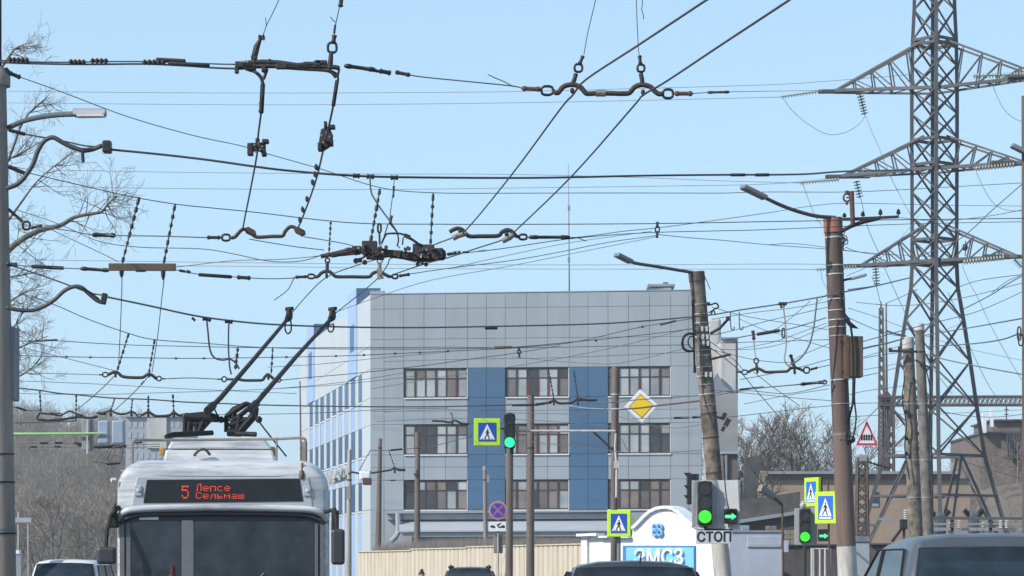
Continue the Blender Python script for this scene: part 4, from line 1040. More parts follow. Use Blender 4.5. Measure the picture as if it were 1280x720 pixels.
o = thing('wave_trap', P(1206, 309, D0 - 1), 'round dark coil hanging inside the bottom right pylon arm', 'fitting')
MB().tube([P(1207, 301, D0 - 1.5), P(1206.5, 320, D0 - 1.5)], .03, 5).build('hanger', 'pylon', o)
MB().lathe(P(1206.5, 305, D0 - 1.5), P(1206.3, 313, D0 - 1.5), [(0, .1), (.25, .14), (.5, .16), (.75, .14), (1, .1)], 10).build('coil', 'ins_black', o, smooth=True)

def lattice(o, p0, p1, w0, w1, n_, m_, lw=.10, bw=.06, name='lattice'):
    p0, p1 = V(p0), V(p1); up = (p1 - p0).normalized()
    u = up.cross(V((0, 1, 0)));  u.normalize(); w_ = u.cross(up)
    cs = ((-1, -1), (1, -1), (1, 1), (-1, 1)); m = MB()
    def pt(i, t): ww = (w0 + (w1 - w0) * t) / 2; return p0.lerp(p1, t) + u * cs[i][0] * ww + w_ * cs[i][1] * ww
    for i in range(4): m.beam(pt(i, 0), pt(i, 1), lw)
    for k_ in range(n_):
        for i in range(4):
            a, b = k_ / n_, (k_ + 1) / n_
            m.beam(pt(i, a), pt((i + 1) % 4, b), bw); m.beam(pt((i + 1) % 4, a), pt(i, b), bw)
    return m.build(name, m_, o)
D = 185
o = thing('lattice_mast', P(1103, HY, D) - UZ * 1.6, 'slim tall dark lattice mast left of the big pylon', 'mast')
lattice(o, P(1103.5, HY + 27, D), P(1101.5, 385, D), .62, .22, 30, 'lattice_rust', .09, .045)
MB().tube([P(1101.5, 386, D), P(1101, 376, D)], [.08, .03], 6).build('tip', 'lattice_rust', o)
o = thing('lightning_rod', P(1109, HY, D + 3) - UZ * 1.6, 'thin dark rod rising beside the slim lattice mast', 'mast')
MB().tube([P(1108, 735, D + 3), P(1108.3, 500, D + 3), P(1107.7, 379, D + 3)], [.12, .10, .05], 6).build('rod', 'lattice_rust', o)
for i, (x, yb, yt) in enumerate(((1105.5, 735, 497), (1114, 735, 497))):
    o = thing('portal_column', P(x, yb, D - 4) * 1, ['left slim column under the end of the substation portal beam', 'right slim column under the end of the substation portal beam'][i], 'column')
    lattice(o, P(x, yb, D - 4), P(x, yt, D - 4), .5, .3, 18, 'lattice_rust', .11, .05)
o = thing('portal_beam', P(1097, 501, D - 4), 'long horizontal lattice beam of the substation crossing behind the pylon', 'beam')
lattice(o, P(1098, 501.5, D - 4), P(1330, 501, D - 4), .60, .60, 40, 'lattice_rust', .15, .05)
MB().prism([(-.5, 0), (.5, 0), (0, .6)], P(1108.5, 498, D - 4.2), UX, UZ, .4).build('end_plate', 'lattice_rust', o)
D = 120
for i, (x, w_, yt, lb) in enumerate(((1077.5, .50, 572, 'short rusty lattice column left of the tan hall window'),)):
    o = thing('lattice_column', P(x, HY, D) - UZ * 1.6, lb, 'column')
    lattice(o, P(x, HY + 42, D), P(x, yt, D), w_ * 1.2, w_ * .85, 16, 'lattice_rust', .09, .06)
    m = MB(); m.box(P(x, 573, D), (.5, .5, .35)); m.build('head', 'zinc', o, bevel=.05)
    m = MB(); m.box(P(x - 2.5, 571.5, D), (.12, .12, .3)); m.box(P(x + 4, 572, D), (.12, .12, .3)); m.build('bushing', 'concrete_white', o)
istr('dark drooping insulator chain beside the short lattice column', P(1083, 577, D), P(1112, 585, D), .09, m='ins_black')
# switchgear at the pylon foot
D = 130
for i, (x, y0, y1, w_, lb) in enumerate(((1175, 641, 668, 12, 'dark bulky switchgear unit left at the pylon foot'), (1217, 640, 668, 11, 'dark bulky switchgear unit right at the pylon foot'))):
    o = thing('switchgear', P(x, HY, D) - UZ * 1.6, lb, 'equipment'); q = w_ / F * D
    m = MB(); m.box(P(x, (y0 + y1) / 2, D), (q * 1.1, .7, (y1 - y0) / F * D)); m.build('tank', 'roof_metal_dark', o, bevel=.12)
    m = MB(); m.tube([P(x, y1, D), P(x, HY + 36, D)], q * .3, 8); m.build('pedestal', 'roof_metal_dark', o)
    for s in (-1, 1): MB().lathe(P(x + s * 4, y0 + 6, D), P(x + s * 12, y0 - 3, D), ribs(5, .1, .2), 8).build('bushing', 'ins_black', o)
    MB().lathe(P(x + 12, y1 - 2, D - 1), P(x + 12, y1 - 15, D - 1), ribs(6, .06, .12), 8).build('post_insulator', 'concrete_white', o)
o = thing('busbar_frame', P(1200, HY, D) - UZ * 1.6, 'dark horizontal busbar frame on posts behind the silver car', 'equipment')
m = MB(); m.beam(P(1160, 647.5, D - 1.5), P(1330, 648.5, D - 1.5), .14); m.build('upper_bar', 'roof_metal_dark', o)
m = MB(); m.beam(P(1160, 655, D - 1.4), P(1330, 655, D - 1.4), .10); m.beam(P(1160, 661.5, D - 1.4), P(1330, 661.5, D - 1.4), .16); m.build('lower_bar', 'zinc', o)
m = MB()
for x in (1190, 1238, 1290): m.beam(P(x, 647, D - 1.4), P(x, HY + 39, D - 1.4), .16)
m.build('post', 'roof_metal_dark', o)
for x in (1199, 1251, 1258): MB().lathe(P(x, 661, D - 1.7), P(x, 650, D - 1.7), ribs(5, .06, .12), 8).build('post_insulator', 'concrete_white', o)
o = thing('junction_box', P(1130, 665, 118), 'small dark box with a pale insulator left of the pair of poles', 'box')
m = MB(); hx(m, 1126, 1134.5, 649, 661.5, 118, 118.4); m.build('body', 'ins_black', o, bevel=.03)
MB().lathe(P(1132, 650, 118), P(1132, 637, 118), ribs(5, .07, .13), 8).build('insulator', 'concrete_white', o)
MB().beam(P(1127, 661, 118.2), P(1115, 677, 118.2), .12).build('strut', 'ins_black', o)
MB().beam(P(1130, 661, 118.3), P(1130, HY + 43, 118.3), .12).build('post', 'lattice_rust', o)
MB().beam(P(1098, 648.5, 118.2), P(1136, 649, 118.2), .10).build('rail', 'zinc', o)
# ================================================================== TROLLEYBUS
def rrect(w, z0, z1, rt, rb, k=6):
    pts = []
    for cx_, cz, r, a0 in ((w - rb, z0 + rb, rb, -90), (w - rt, z1 - rt, rt, 0), (-w + rt, z1 - rt, rt, 90), (-w + rb, z0 + rb, rb, 180)):
        for i in range(k + 1):
            a = R(a0 + 90 * i / k); pts.append((cx_ + math.cos(a) * r, cz + math.sin(a) * r))
    return pts
def loft(st, mb=None, cap=True):
    mb = mb or MB(); n = len(st[0][1]); vs = []; fs = []
    for y, pts in st: vs += [(x, y, z) for x, z in pts]
    for i in range(len(st) - 1):
        for j in range(n): fs.append((i * n + j, i * n + (j + 1) % n, (i + 1) * n + (j + 1) % n, (i + 1) * n + j))
    if cap: fs += [tuple(range(n)), tuple(range(len(st) * n - 1, (len(st) - 1) * n - 1, -1))]
    return mb.add(vs, fs)
BD = 30.0; BX = PX(278, BD)
bus = thing('trolleybus', (BX, BD, 0), 'white trolleybus with an orange lit route display and two raised roof poles', 'trolleybus', rz=R(4.2))
bxl = lambda x: (x - 278) / F * BD
bz = lambda y: PZ(y, BD)
Zr = bz(573)
loft([(0, rrect(1.17, .35, Zr - .16, .22, .12)), (.03, rrect(1.215, .34, Zr - .10, .26, .14)), (.10, rrect(1.235, .33, Zr - .06, .30, .14)), (.3, rrect(1.25, .33, Zr - .02, .32, .14)), (.6, rrect(1.25, .33, Zr, .33, .14)), (11.9, rrect(1.25, .33, Zr, .33, .14)), (12.1, rrect(1.2, .36, Zr - .08, .3, .14))]).build('body', 'bus_white', bus, local=True, smooth=True)
# windscreen, pillars, display
def fpan(mb, pts, y, th): return mb.prism(pts, (0, y, 0), (1, 0, 0), UZ, th)
def rp(x0, x1, z0, z1, r, k=5):
    cx_ = (x0 + x1) / 2; w = (x1 - x0) / 2; return [(cx_ + a, b) for a, b in rrect(w, z0, z1, r, min(r, .08), k)]
zt_ws = bz(641)
ws = fpan(MB(), rp(-1.185, 1.185, .95, zt_ws, .16), -.008, .03).build('windscreen_frame', 'bus_trim', bus, local=True)
g1 = fpan(MB(), rp(bxl(165), bxl(226.5), 1.0, zt_ws - .10, .04), -.02, .012).build('windscreen', 'bus_glass', ws, local=True)
g1 = fpan(MB(), rp(bxl(243), bxl(392), 1.0, zt_ws - .10, .04), -.02, .012).build('windscreen', 'bus_glass', ws, local=True)
fpan(MB(), rp(bxl(227.3), bxl(242.2), .98, zt_ws - .09, .02), -.024, .016).build('centre_post', 'bus_pillar', ws, local=True)
for a, b in ((151, 156.5), (159, 164.2), (393, 397), (400, 404)):
    fpan(MB(), rp(bxl(a), bxl(b), .97, zt_ws - .12, .02), -.022, .014).build('pillar', 'bus_pillar', ws, local=True)
fpan(MB(), rp(bxl(175), bxl(199), zt_ws - .085, zt_ws - .045, .01), -.024, .014).build('sticker', 'lens_clear', ws, local=True)
MB().tube([(bxl(215.5), -.035, 1.0), (bxl(215.5), -.035, 1.62)], .011, 6).build('wiper', 'lens_red', ws, local=True)
for x0, x1, zz in ((bxl(262), bxl(330), 1.52), (bxl(176), bxl(214), 1.5)): MB().tube([(x0, -.04, 1.05), ((x0 + x1) / 2, -.045, 1.2), (x1, -.04, zz)], .010, 6).build('wiper', 'bus_trim', ws, local=True)
# brow above the windscreen
pts = spline([(-1.225, .05, zt_ws - .10), (-1.15, -.035, zt_ws + .0), (-.9, -.06, zt_ws + .045), (0, -.07, zt_ws + .06), (.9, -.06, zt_ws + .045), (1.15, -.035, zt_ws + .0), (1.225, .05, zt_ws - .10)], 6)
MB().tube(pts, .042, 10).build('brow', 'bus_white', bus, local=True, smooth='all')
pts = spline([(-1.19, .0, zt_ws - .13), (-1.12, -.02, zt_ws - .07), (-.9, -.03, zt_ws - .025), (0, -.035, zt_ws - .01), (.9, -.03, zt_ws - .025), (1.12, -.02, zt_ws - .07), (1.19, .0, zt_ws - .13)], 6)
MB().tube(pts, .030, 8).build('brow_seal', 'bus_trim', bus, local=True, smooth='all')
fr = fpan(MB(), [(bxl(165), bz(634)), (bxl(391), bz(634)), (bxl(386), bz(596)), (bxl(172), bz(596))], -.012, .05).build('display_surround', 'bus_panel', bus, local=True, bevel=.012)
MB().tube([(-1.21, .30, Zr - .135), (-1.0, .012, Zr - .19), (-.6, -.004, Zr - .205), (.6, -.004, Zr - .205), (1.0, .012, Zr - .19), (1.21, .30, Zr - .135)], .005, 5).build('panel_seam', 'bus_panel', bus, local=True)
dp = fpan(MB(), [(bxl(180), bz(629)), (bxl(378.5), bz(626.5)), (bxl(374), bz(598)), (bxl(184.5), bz(600))], -.022, .03).build('route_display', 'led_panel', bus, local=True, bevel=.006)
GL = {'5': ['11111', '10000', '11110', '00001', '00001', '10001', '01110'], 'Л': ['00111', '01001', '01001', '01001', '01001', '01001', '11001'], 'С': ['01110', '10001', '10000', '10000', '10000', '10001', '01110'],
      'е': ['00000', '00000', '01110', '10001', '11111', '10000', '01110'], 'п': ['00000', '00000', '11111', '10001', '10001', '10001', '10001'], 'с': ['00000', '00000', '01110', '10000', '10000', '10000', '01110'],
      'л': ['00000', '00000', '00111', '01001', '01001', '01001', '10001'], 'ь': ['00000', '00000', '10000', '10000', '11110', '10001', '11110'], 'м': ['00000', '00000', '10001', '11011', '10101', '10001', '10001'],
      'а': ['00000', '00000', '01110', '00001', '01111', '10001', '01111'], 'ш': ['00000', '00000', '10101', '10101', '10101', '10101', '11111']}
def led(word, x0, x1, y0, y1, name):
    m = MB(); n_ = len(word) * 6 - 1; dx = (bxl(x1) - bxl(x0)) / n_; dz = (bz(y0) - bz(y1)) / 7
    for i, ch in enumerate(word):
        for r, row in enumerate(GL[ch]):
            for c_, bit in enumerate(row):
                if bit == '1': m.box((bxl(x0) + (i * 6 + c_ + .5) * dx, -.024, bz(y0) - (r + .5) * dz), (dx * .88, .006, dz * .84))
    m.build(name, 'led_orange', dp, local=True)
led('5', 227.5, 236.5, 607, 623.5, 'route_number'); led('Лепсе', 245, 288, 605, 614, 'destination_text'); led('Сельмаш', 245, 305, 615.3, 623.5, 'destination_text')
for x in (173.5, 383.5):
    q = fpan(MB(), rp(bxl(x) - .042, bxl(x) + .042, bz(620), bz(607.5), .01), -.03, .03).build('marker_lamp', 'bus_panel', bus, local=True, bevel=.006)
    MB().lathe((bxl(x), -.03, bz(613)), (bxl(x), -.045, bz(613)), [(0, .022), (1, .018)], 8).build('bulb', 'lens_clear', q, local=True)
MB().lathe((bxl(376.5), -.01, bz(599)), (bxl(377.5), .06, bz(578)), [(0, .02), (.1, .035), (.45, .035), (.55, .018), (1, .014)], 8).build('aerial', 'plastic_brown', bus, local=True, smooth=True)
# mirrors
def mirror(x0, x1, y0, y1, arm, nm):
    m = MB(); m.box((bxl((x0 + x1) / 2), -.28, bz((y0 + y1) / 2)), (bxl(x1) - bxl(x0), .12, bz(y0) - bz(y1))); q = m.build('mirror', 'bus_trim', bus, local=True, bevel=.035)
    MB().tube([V(p) for p in arm], .025, 8).build('mirror_arm', 'rubber', q, local=True, smooth=True); return q
q = mirror(413.5, 430.5, 661.5, 706, [(1.2, .0, bz(640)), (bxl(418), -.2, bz(637)), (bxl(420), -.28, bz(650)), (bxl(421), -.28, bz(664))], 'r')
m = MB(); m.box((bxl(418.5), -.2, bz(651)), (.09, .07, .25)); m.build('mirror_bracket', 'rubber', q, local=True, bevel=.02)
m = MB(); m.box((bxl(414.8), -.1, bz(656)), (.045, .06, .12)); m.build('camera_pod', 'bus_panel', q, local=True, bevel=.012)
q = mirror(125, 148.5, 684, 705.5, [(-1.21, .0, bz(634)), (bxl(141), -.15, bz(645)), (bxl(137), -.25, bz(665)), (bxl(136), -.28, bz(690))], 'l')
fpan(MB(), [(bxl(146), bz(628)), (bxl(150), bz(660)), (bxl(133), bz(660))], -.1, .12).build('mirror_bracket', 'rubber', q, local=True, bevel=.02)
MB().lathe((-1.25, .02, bz(600.5)), (-1.30, .0, bz(600.5)), [(0, .03), (1, .025)], 8).build('side_marker', 'lens_clear', bus, local=True)
# lower front and sides (mostly below the frame)
fpan(MB(), rp(-1.1, 1.1, .40, .92, .05), -.012, .03).build('lower_panel', 'bus_panel', bus, local=True)
for s in (-1, 1):
    MB().lathe((s * .85, 0, .72), (s * .85, -.03, .72), [(0, .11), (1, .095)], 14).build('headlight', 'lens_clear', bus, local=True)
    for k_ in range(7):
        MB().box((s * 1.249, 1.9 + k_ * 1.45, 1.75), (.02, 1.3, .95)).build('side_window', 'bus_glass', bus, local=True)
    for y in (2.6, 8.9):
        w_ = MB().tube([(s * 1.0, y, .48), (s * 1.262, y, .48)], .48, 22).build('wheel', 'rubber', bus, local=True, smooth=True)
        MB().tube([(s * 1.262, y, .48), (s * 1.272, y, .48)], .27, 16).build('rim', 'hub', w_, local=True)
# roof equipment box
y0 = 1.9; DD = BD + y0
rx = lambda x: (x - 640) / F * DD - BX + y0 * math.tan(R(4.2)) * 1.0
rz_ = lambda y: PZ(y, DD)
m = MB()
def tbox(x0, x1, X0, X1, z0, z1, ya, yb, sl=.0): m.hexa([(x0, ya, z0), (x1, ya, z0), (x1, yb, z0), (x0, yb, z0)], [(X0, ya + sl, z1), (X1, ya + sl, z1), (X1, yb - sl, z1), (X0, yb - sl, z1)])
tbox(rx(203), rx(346), rx(207), rx(341), Zr - .05, rz_(562), y0, y0 + 2.4, .04)
tbox(rx(209), rx(340), rx(216), rx(330), rz_(561.2), rz_(547), y0 + .04, y0 + 2.35, .06)
rb = m.build('roof_box', 'bus_white', bus, local=True, bevel=.03)
m = MB(); m.tube(spline([(rx(243), y0 - .03, rz_(570)), (rx(249), y0 - .05, rz_(563.5)), (rx(257), y0 - .05, rz_(562.5)), (rx(263), y0 - .03, rz_(569))]), .018, 6); m.build('latch', 'bus_trim', rb, local=True)
m = MB(); tbox(rx(250), rx(283), rx(251), rx(279), rz_(548), rz_(537), y0 + 2.5, y0 + 3.4, .03); m.build('roof_cover', 'zinc', bus, local=True, bevel=.02)
m = MB(); tbox(rx(198.5), rx(204), rx(199.5), rx(206), rz_(569), rz_(560), y0 + .1, y0 + .35); m.build('roof_lamp', 'lens_amber', bus, local=True, bevel=.01)
m = MB(); tbox(rx(341), rx(347), rx(337), rx(343), rz_(569), rz_(558), y0 + .05, y0 + .3); m.build('roof_lamp', 'plastic_brown', bus, local=True, bevel=.01)
m = MB(); yr = .9; zr_ = lambda y: PZ(y, BD + yr)
rxx = lambda x: (x - 640) / F * (BD + yr) - BX + yr * math.tan(R(4.2))
m.tube([(rxx(166.5), yr, Zr - .1), (rxx(166.5), yr, zr_(553)), (rxx(170), yr, zr_(550.5)), (rxx(205), yr + .2, zr_(549.5)), (rxx(345), yr + .2, zr_(547.5)), (rxx(376), yr, zr_(546.8)), (rxx(381), yr, zr_(548.5)), (rxx(382), yr, zr_(553)), (rxx(382), yr, Zr - .1)], .018, 8)
m.tube([(rxx(345.5), yr, zr_(547)), (rxx(345.5), yr, Zr - .02)], .012, 6); m.build('roof_rail', 'pole_grey', bus, local=True, smooth=True)
m = MB(); tbox(rxx(376.8), rxx(382), rxx(376.8), rxx(382), Zr - .05, zr_(552), yr - .02, yr + .06); m.build('rail_post', 'stone', bus, local=True)
# current collectors
for (pts, base, outl, bars, loop) in (
        ([(264, 509), (276, 497), (318, 448), (361, 397)], (247, 543),
         [(231, 543), (231, 522), (238, 519), (258, 517), (271, 521)], [((238, 520), (236, 543), 5), ((244, 522), (246, 543), 4), ((258, 517), (248, 542), 6), ((264, 522), (250, 538), 4), ((231, 521), (272, 523), 8), ((235, 530), (256, 530), 4)],
         [(361, 399), (357, 404), (356.5, 412), (359.5, 417), (363.5, 414), (364, 406), (363, 399)]),
        ([(318, 507), (326, 497), (370, 446), (415, 397)], (294, 541),
         [(283, 540), (283, 521), (292, 511), (308, 504.5), (318, 508)], [((283, 520), (306, 505), 5), ((288, 528), (312, 509), 4), ((318, 509), (316, 522), 7), ((316, 520), (298, 541), 7), ((292, 514), (290, 541), 4), ((284, 540), (300, 541), 8), ((300, 520), (296, 540), 6), ((286, 532), (308, 524), 5)],
         [(413, 401), (410, 408), (411, 414), (415, 414.5), (417.5, 409), (416, 404)])):
    Da, Db = 35.6, 41.4
    q = thing('x', (0, 0, 0), '', '') if False else None
    p3 = px(pts, Da, Db)
    pole_ = MB().tube(p3, [3.4 / F * Da, 3.4 / F * Da, 2.8 / F * 38, 2.2 / F * Db], 10).build('trolley_pole', 'pole_dark', bus, smooth='all')
    m = MB()
    for (a, b, w) in bars:
        m.tube([P(*a, Da - .05), P(*b, Da - .05)], w / F * Da * .64, 8); m.tube([P(a[0] + 1.5, a[1] + .5, Da + .22), P(b[0] + 1.5, b[1], Da + .22)], w / F * Da * .64, 8)
    m.tube([P(*p, Da + .1) for p in outl], 3.0 / F * Da, 8)
    m.build('collector_base', 'cable', bus, smooth=True)
    m = MB(); a = p3[0]; m.tube([a - (p3[1] - a).normalized() * .25, a + (p3[1] - a).normalized() * .12], 5.2 / F * Da, 10); m.build('pole_socket', 'cable', pole_, smooth=True)
    m = MB(); e = p3[-1]; d = (p3[-1] - p3[-2]).normalized()
    m.tube([e - d * .12, e + d * .02, e + d * .05 + UZ * .08, e + d * .03 + UZ * .13], [.05, .062, .055, .03], 8); m.beam(e + d * .05 + UZ * .12 - V((-.06, .16, 0)), e + d * .05 + UZ * .14 + V((-.06, .16, 0)), .05, .06)
    m.build('collector_shoe', 'cable', pole_, smooth=True)
    MB().tube(spline(px(loop, Db - .05)), .014, 6).build('shoe_cable', 'cable', pole_, smooth='all')
m = MB().tube([P(266, 541, 35.5), P(216, 543.5, 35.2), P(208, 546, 35)], [.035, .04, .035], 8); m.tube([P(295, 542, 35.5), P(320, 543, 35.4)], .035, 8); m.build('base_bar', 'cable', bus, smooth=True)
for pts, D_ in (([(318, 510), (322, 524), (340, 548), (358, 570.5)], 34), ([(267, 509), (275, 524), (284, 527), (292, 516)], 35.6)):
    m = MB().tube(spline(px(pts, D_)), .012, 6); m.lathe(P(pts[1][0], pts[1][1] - 3, D_ - .03), P(pts[1][0] + 3, pts[1][1] + 4, D_ - .03), [(0, .03), (.5, .05), (1, .03)], 8)
    m.build('pole_rope', 'cable', bus, smooth='all')

# ================================================================== CARS
def car(name, label, cat, loc, yaw, L, W, H, zb, wt, cab, paint, near='rear', gtop=.84, gs_=.93, crown=.025, rails=False, ant=None, wip=False):
    """near end at local y=0; cab = y of cabin: (near base, near roof, far roof, far base)"""
    o = thing(name, loc, label, cat, rz=yaw); w = W / 2
    def ring_(hw_, z0, z1): return [(hw_ * .86, z0), (hw_ * .97, z0 + .12), (hw_, z0 + .32), (hw_ * .99, z1 - .16), (hw_ * .955, z1 - .03), (hw_ * .85, z1), (0, z1 + .02), (-hw_ * .85, z1), (-hw_ * .955, z1 - .03), (-hw_ * .99, z1 - .16), (-hw_, z0 + .32), (-hw_ * .97, z0 + .12), (-hw_ * .86, z0)]
    hood = zb - .12
    e0, e1 = (zb, hood) if near == 'rear' else (hood, zb)
    loft([(0, ring_(w * .86, .42, e0 - .22)), (.06, ring_(w * .93, .34, e0 - .08)), (.25, ring_(w * .99, .26, e0 - .01)), (cab[0] + .05, ring_(w, .24, zb)), (cab[3] - .05, ring_(w, .24, zb)), (L - .3, ring_(w * .98, .26, e1 - .08)), (L - .06, ring_(w * .9, .34, e1 - .2)), (L, ring_(w * .82, .44, e1 - .32))]).build('body', paint, o, local=True, smooth=True)
    wb = w * .965
    def cr(hb, ht, zt, crown): return [(hb, zb - .04), (hb + (ht - hb) * .5 + .012, (zb + zt) / 2), (ht + .035, zt - .13), (ht, zt - .065), (ht - .06, zt - .025), (ht * .6, zt + crown * .5), (0, zt + crown), (-ht * .6, zt + crown * .5), (-ht + .06, zt - .025), (-ht, zt - .065), (-ht - .035, zt - .13), (-(hb + (ht - hb) * .5) - .012, (zb + zt) / 2), (-hb, zb - .04)]
    y0, y1, y2, y3 = cab; st = []
    for y, t in ((y0 + .03, .0), (y0 + (y1 - y0) * .5 + .03, .5), (y1, .955), (y1 + .07, .985), (y1 + .35, 1), ((y1 + y2) / 2, 1.0), (y2 - .5, .985), (y2 - .1, .94), (y2 + .0, .93), ((y2 + y3) / 2 - .03, .5), (y3 - .03, .0)):
        zt = zb + (H - crown - zb) * t; tt = min(1, t * 1.02); ck = crown * t
        st.append((y, cr(wb, wb + (wt - wb) * tt, zt, ck)))
    cb_ = loft(st).build('cabin', paint, o, local=True, smooth=True)
    def slope(ya, yb, s, t, off=.012):     # on the near or far slope
        x = s * (wb + (wt - wb) * t); y = ya + (yb - ya) * t; z = zb + (H - crown - zb) * t + crown * (1 - s * s) * t
        n_ = V((0, -(H - zb), abs(yb - ya))) if yb > ya else V((0, (H - zb), abs(yb - ya)))
        return V((x, y, z)) + n_.normalized() * off
    for nm, ya, yb in (('near', y0, y1), ('far', y3, y2)):
        g = MB(); q = []
        for i in range(13):
            s = -1 + 2 * i / 12
            for t in (.04, gtop): q.append((s * gs_, t))
        vs = [slope(ya, yb, s, t, .016) for s, t in q] + [slope(ya, yb, s, t, -.03) for s, t in q]; fs = []
        for i in range(12):
            a = 2 * i; fs += [(a, a + 2, a + 3, a + 1), (a + 26, a + 27, a + 29, a + 28), (a, a + 26, a + 28, a + 2), (a + 1, a + 3, a + 29, a + 27)]
        fs += [(0, 1, 27, 26), (24, 50, 51, 25)]
        g.add(vs, fs); isr = (nm == 'near') == (near == 'rear')
        gg = g.build('rear_window' if isr else 'windscreen', 'car_glass', o, local=True, smooth='all')
        if nm == 'near':
            k_ = MB(); e = [slope(ya, yb, -gs_ + 2 * gs_ * i / 12, gtop, .012) for i in range(13)]
            k_.tube([slope(ya, yb, -gs_ * 1.0, .04, .012)] + e + [slope(ya, yb, gs_ * 1.0, .04, .012)], .010, 6); k_.build('seal', 'bus_trim', gg, local=True, smooth=True)
    for s in (-1, 1):
        def side(y, t): return V((s * (wb + (wt + .02 - wb) * t + .018), y, zb + (H - crown - .07 - zb) * t))
        fa_ = lambda t: y0 + (y1 - y0) * t; fb_ = lambda t: y3 + (y2 - y3) * t
        ym = (y0 + y3) / 2 + .1
        segs = [(lambda t: fa_(t) + .26, lambda t: ym - .06), (lambda t: ym, lambda t: fb_(t) - .16)]
        for a, b in segs:
            q0 = [side(a(.06), .06), side(b(.06), .06), side(b(.5), .5), side(b(.92), .92), side(a(.92), .92), side(a(.5), .5)]
            if a(.86) > b(.86) - .05: continue
            m_ = MB(); n6 = 6; inn = [p - V((s * .04, 0, 0)) for p in q0]
            m_.add(q0 + inn, [tuple(range(6)), tuple(range(11, 5, -1))] + [(i, i + 6, (i + 1) % 6 + 6, (i + 1) % 6) for i in range(6)])
            sg = m_.build('side_window', 'car_glass', o, local=True)
            MB().tube([p + V((s * .006, 0, 0)) for p in q0], .007, 6, closed=True).build('seal', 'rubber', sg, local=True)
        for y in (.85, L - .85):
            wh = MB().tube([(s * (w - .22), y, .33), (s * (w - .01), y, .33)], .33, 20).build('wheel', 'rubber', o, local=True, smooth=True)
            MB().tube([(s * (w - .008), y, .33), (s * (w + .004), y, .33)], .21, 14).build('rim', 'hub', wh, local=True)
        my = y3 - .25 if near == 'rear' else y0 + .25
        MB().box((s * (w + .10), my, zb + .02), (.2, .12, .15)).build('door_mirror', paint, o, local=True, bevel=.04)
        MB().box((s * w * .78, .03, e0 - .28), (.24, .06, .16)).build('tail_lamp' if near == 'rear' else 'headlight', 'lens_red' if near == 'rear' else 'lens_clear', o, local=True, bevel=.02)
        if rails:
            r_ = MB().tube(spline([(s * (wt - .04), y1 + .05, H - .03), (s * (wt - .04), y1 + .15, H + .035), (s * (wt - .04), y2 - .3, H + .025), (s * (wt - .04), y2 - .15, H - .04)]), .022, 8).build('roof_rail', 'bus_trim', o, local=True, smooth='all')
            MB().box((s * (wt - .06), y1 + .14, H - .02), (.17, .16, .085)).build('rail_foot', 'signal_black', r_, local=True, bevel=.03)
    if ant: MB().tube([V(ant[0]), V(ant[1])], [.012, .005], 6).build('aerial', 'bus_trim', o, local=True)
    return o
# silver car right, dark car in the middle, small car, white van
car('parked_car', 'silver-blue tall car close at the lower right corner with dark rear glass', 'car', (4.16, 21.0, 0), R(3.5), 4.6, 1.92, 1.885, 1.13, .745, (.02, .40, 1.75, 2.75), 'car_silver', gtop=.83, gs_=.955, crown=.015)
car('driving_car', 'dark grey car roof with a small aerial in front of the arched wall', 'car', (PX(796, 28), 28.0, 0), R(0), 4.3, 1.86, 1.672, 1.12, .665, (.05, .62, 2.3, 3.1), 'car_dark', gtop=.86, crown=.03, ant=((.07, .7, 1.64), (.08, .55, 1.77)))
car('driving_car', 'small blue-grey car with black roof rail feet before the beige fence', 'car', (PX(586, 72), 72, 0), R(0), 4.0, 1.72, 1.595, 1.02, .60, (.9, 1.5, 3.0, 3.8), 'car_bluegrey', near='front', gtop=.90, crown=.02, rails=True)
car('van', 'white van with a wide dark windscreen left of the trolleybus', 'van', (PX(77, 60), 60, 0), R(3), 4.6, 1.75, 1.775, 1.05, .69, (.35, .75, 4.1, 4.5), 'car_white', near='front', gtop=.86, crown=.03)

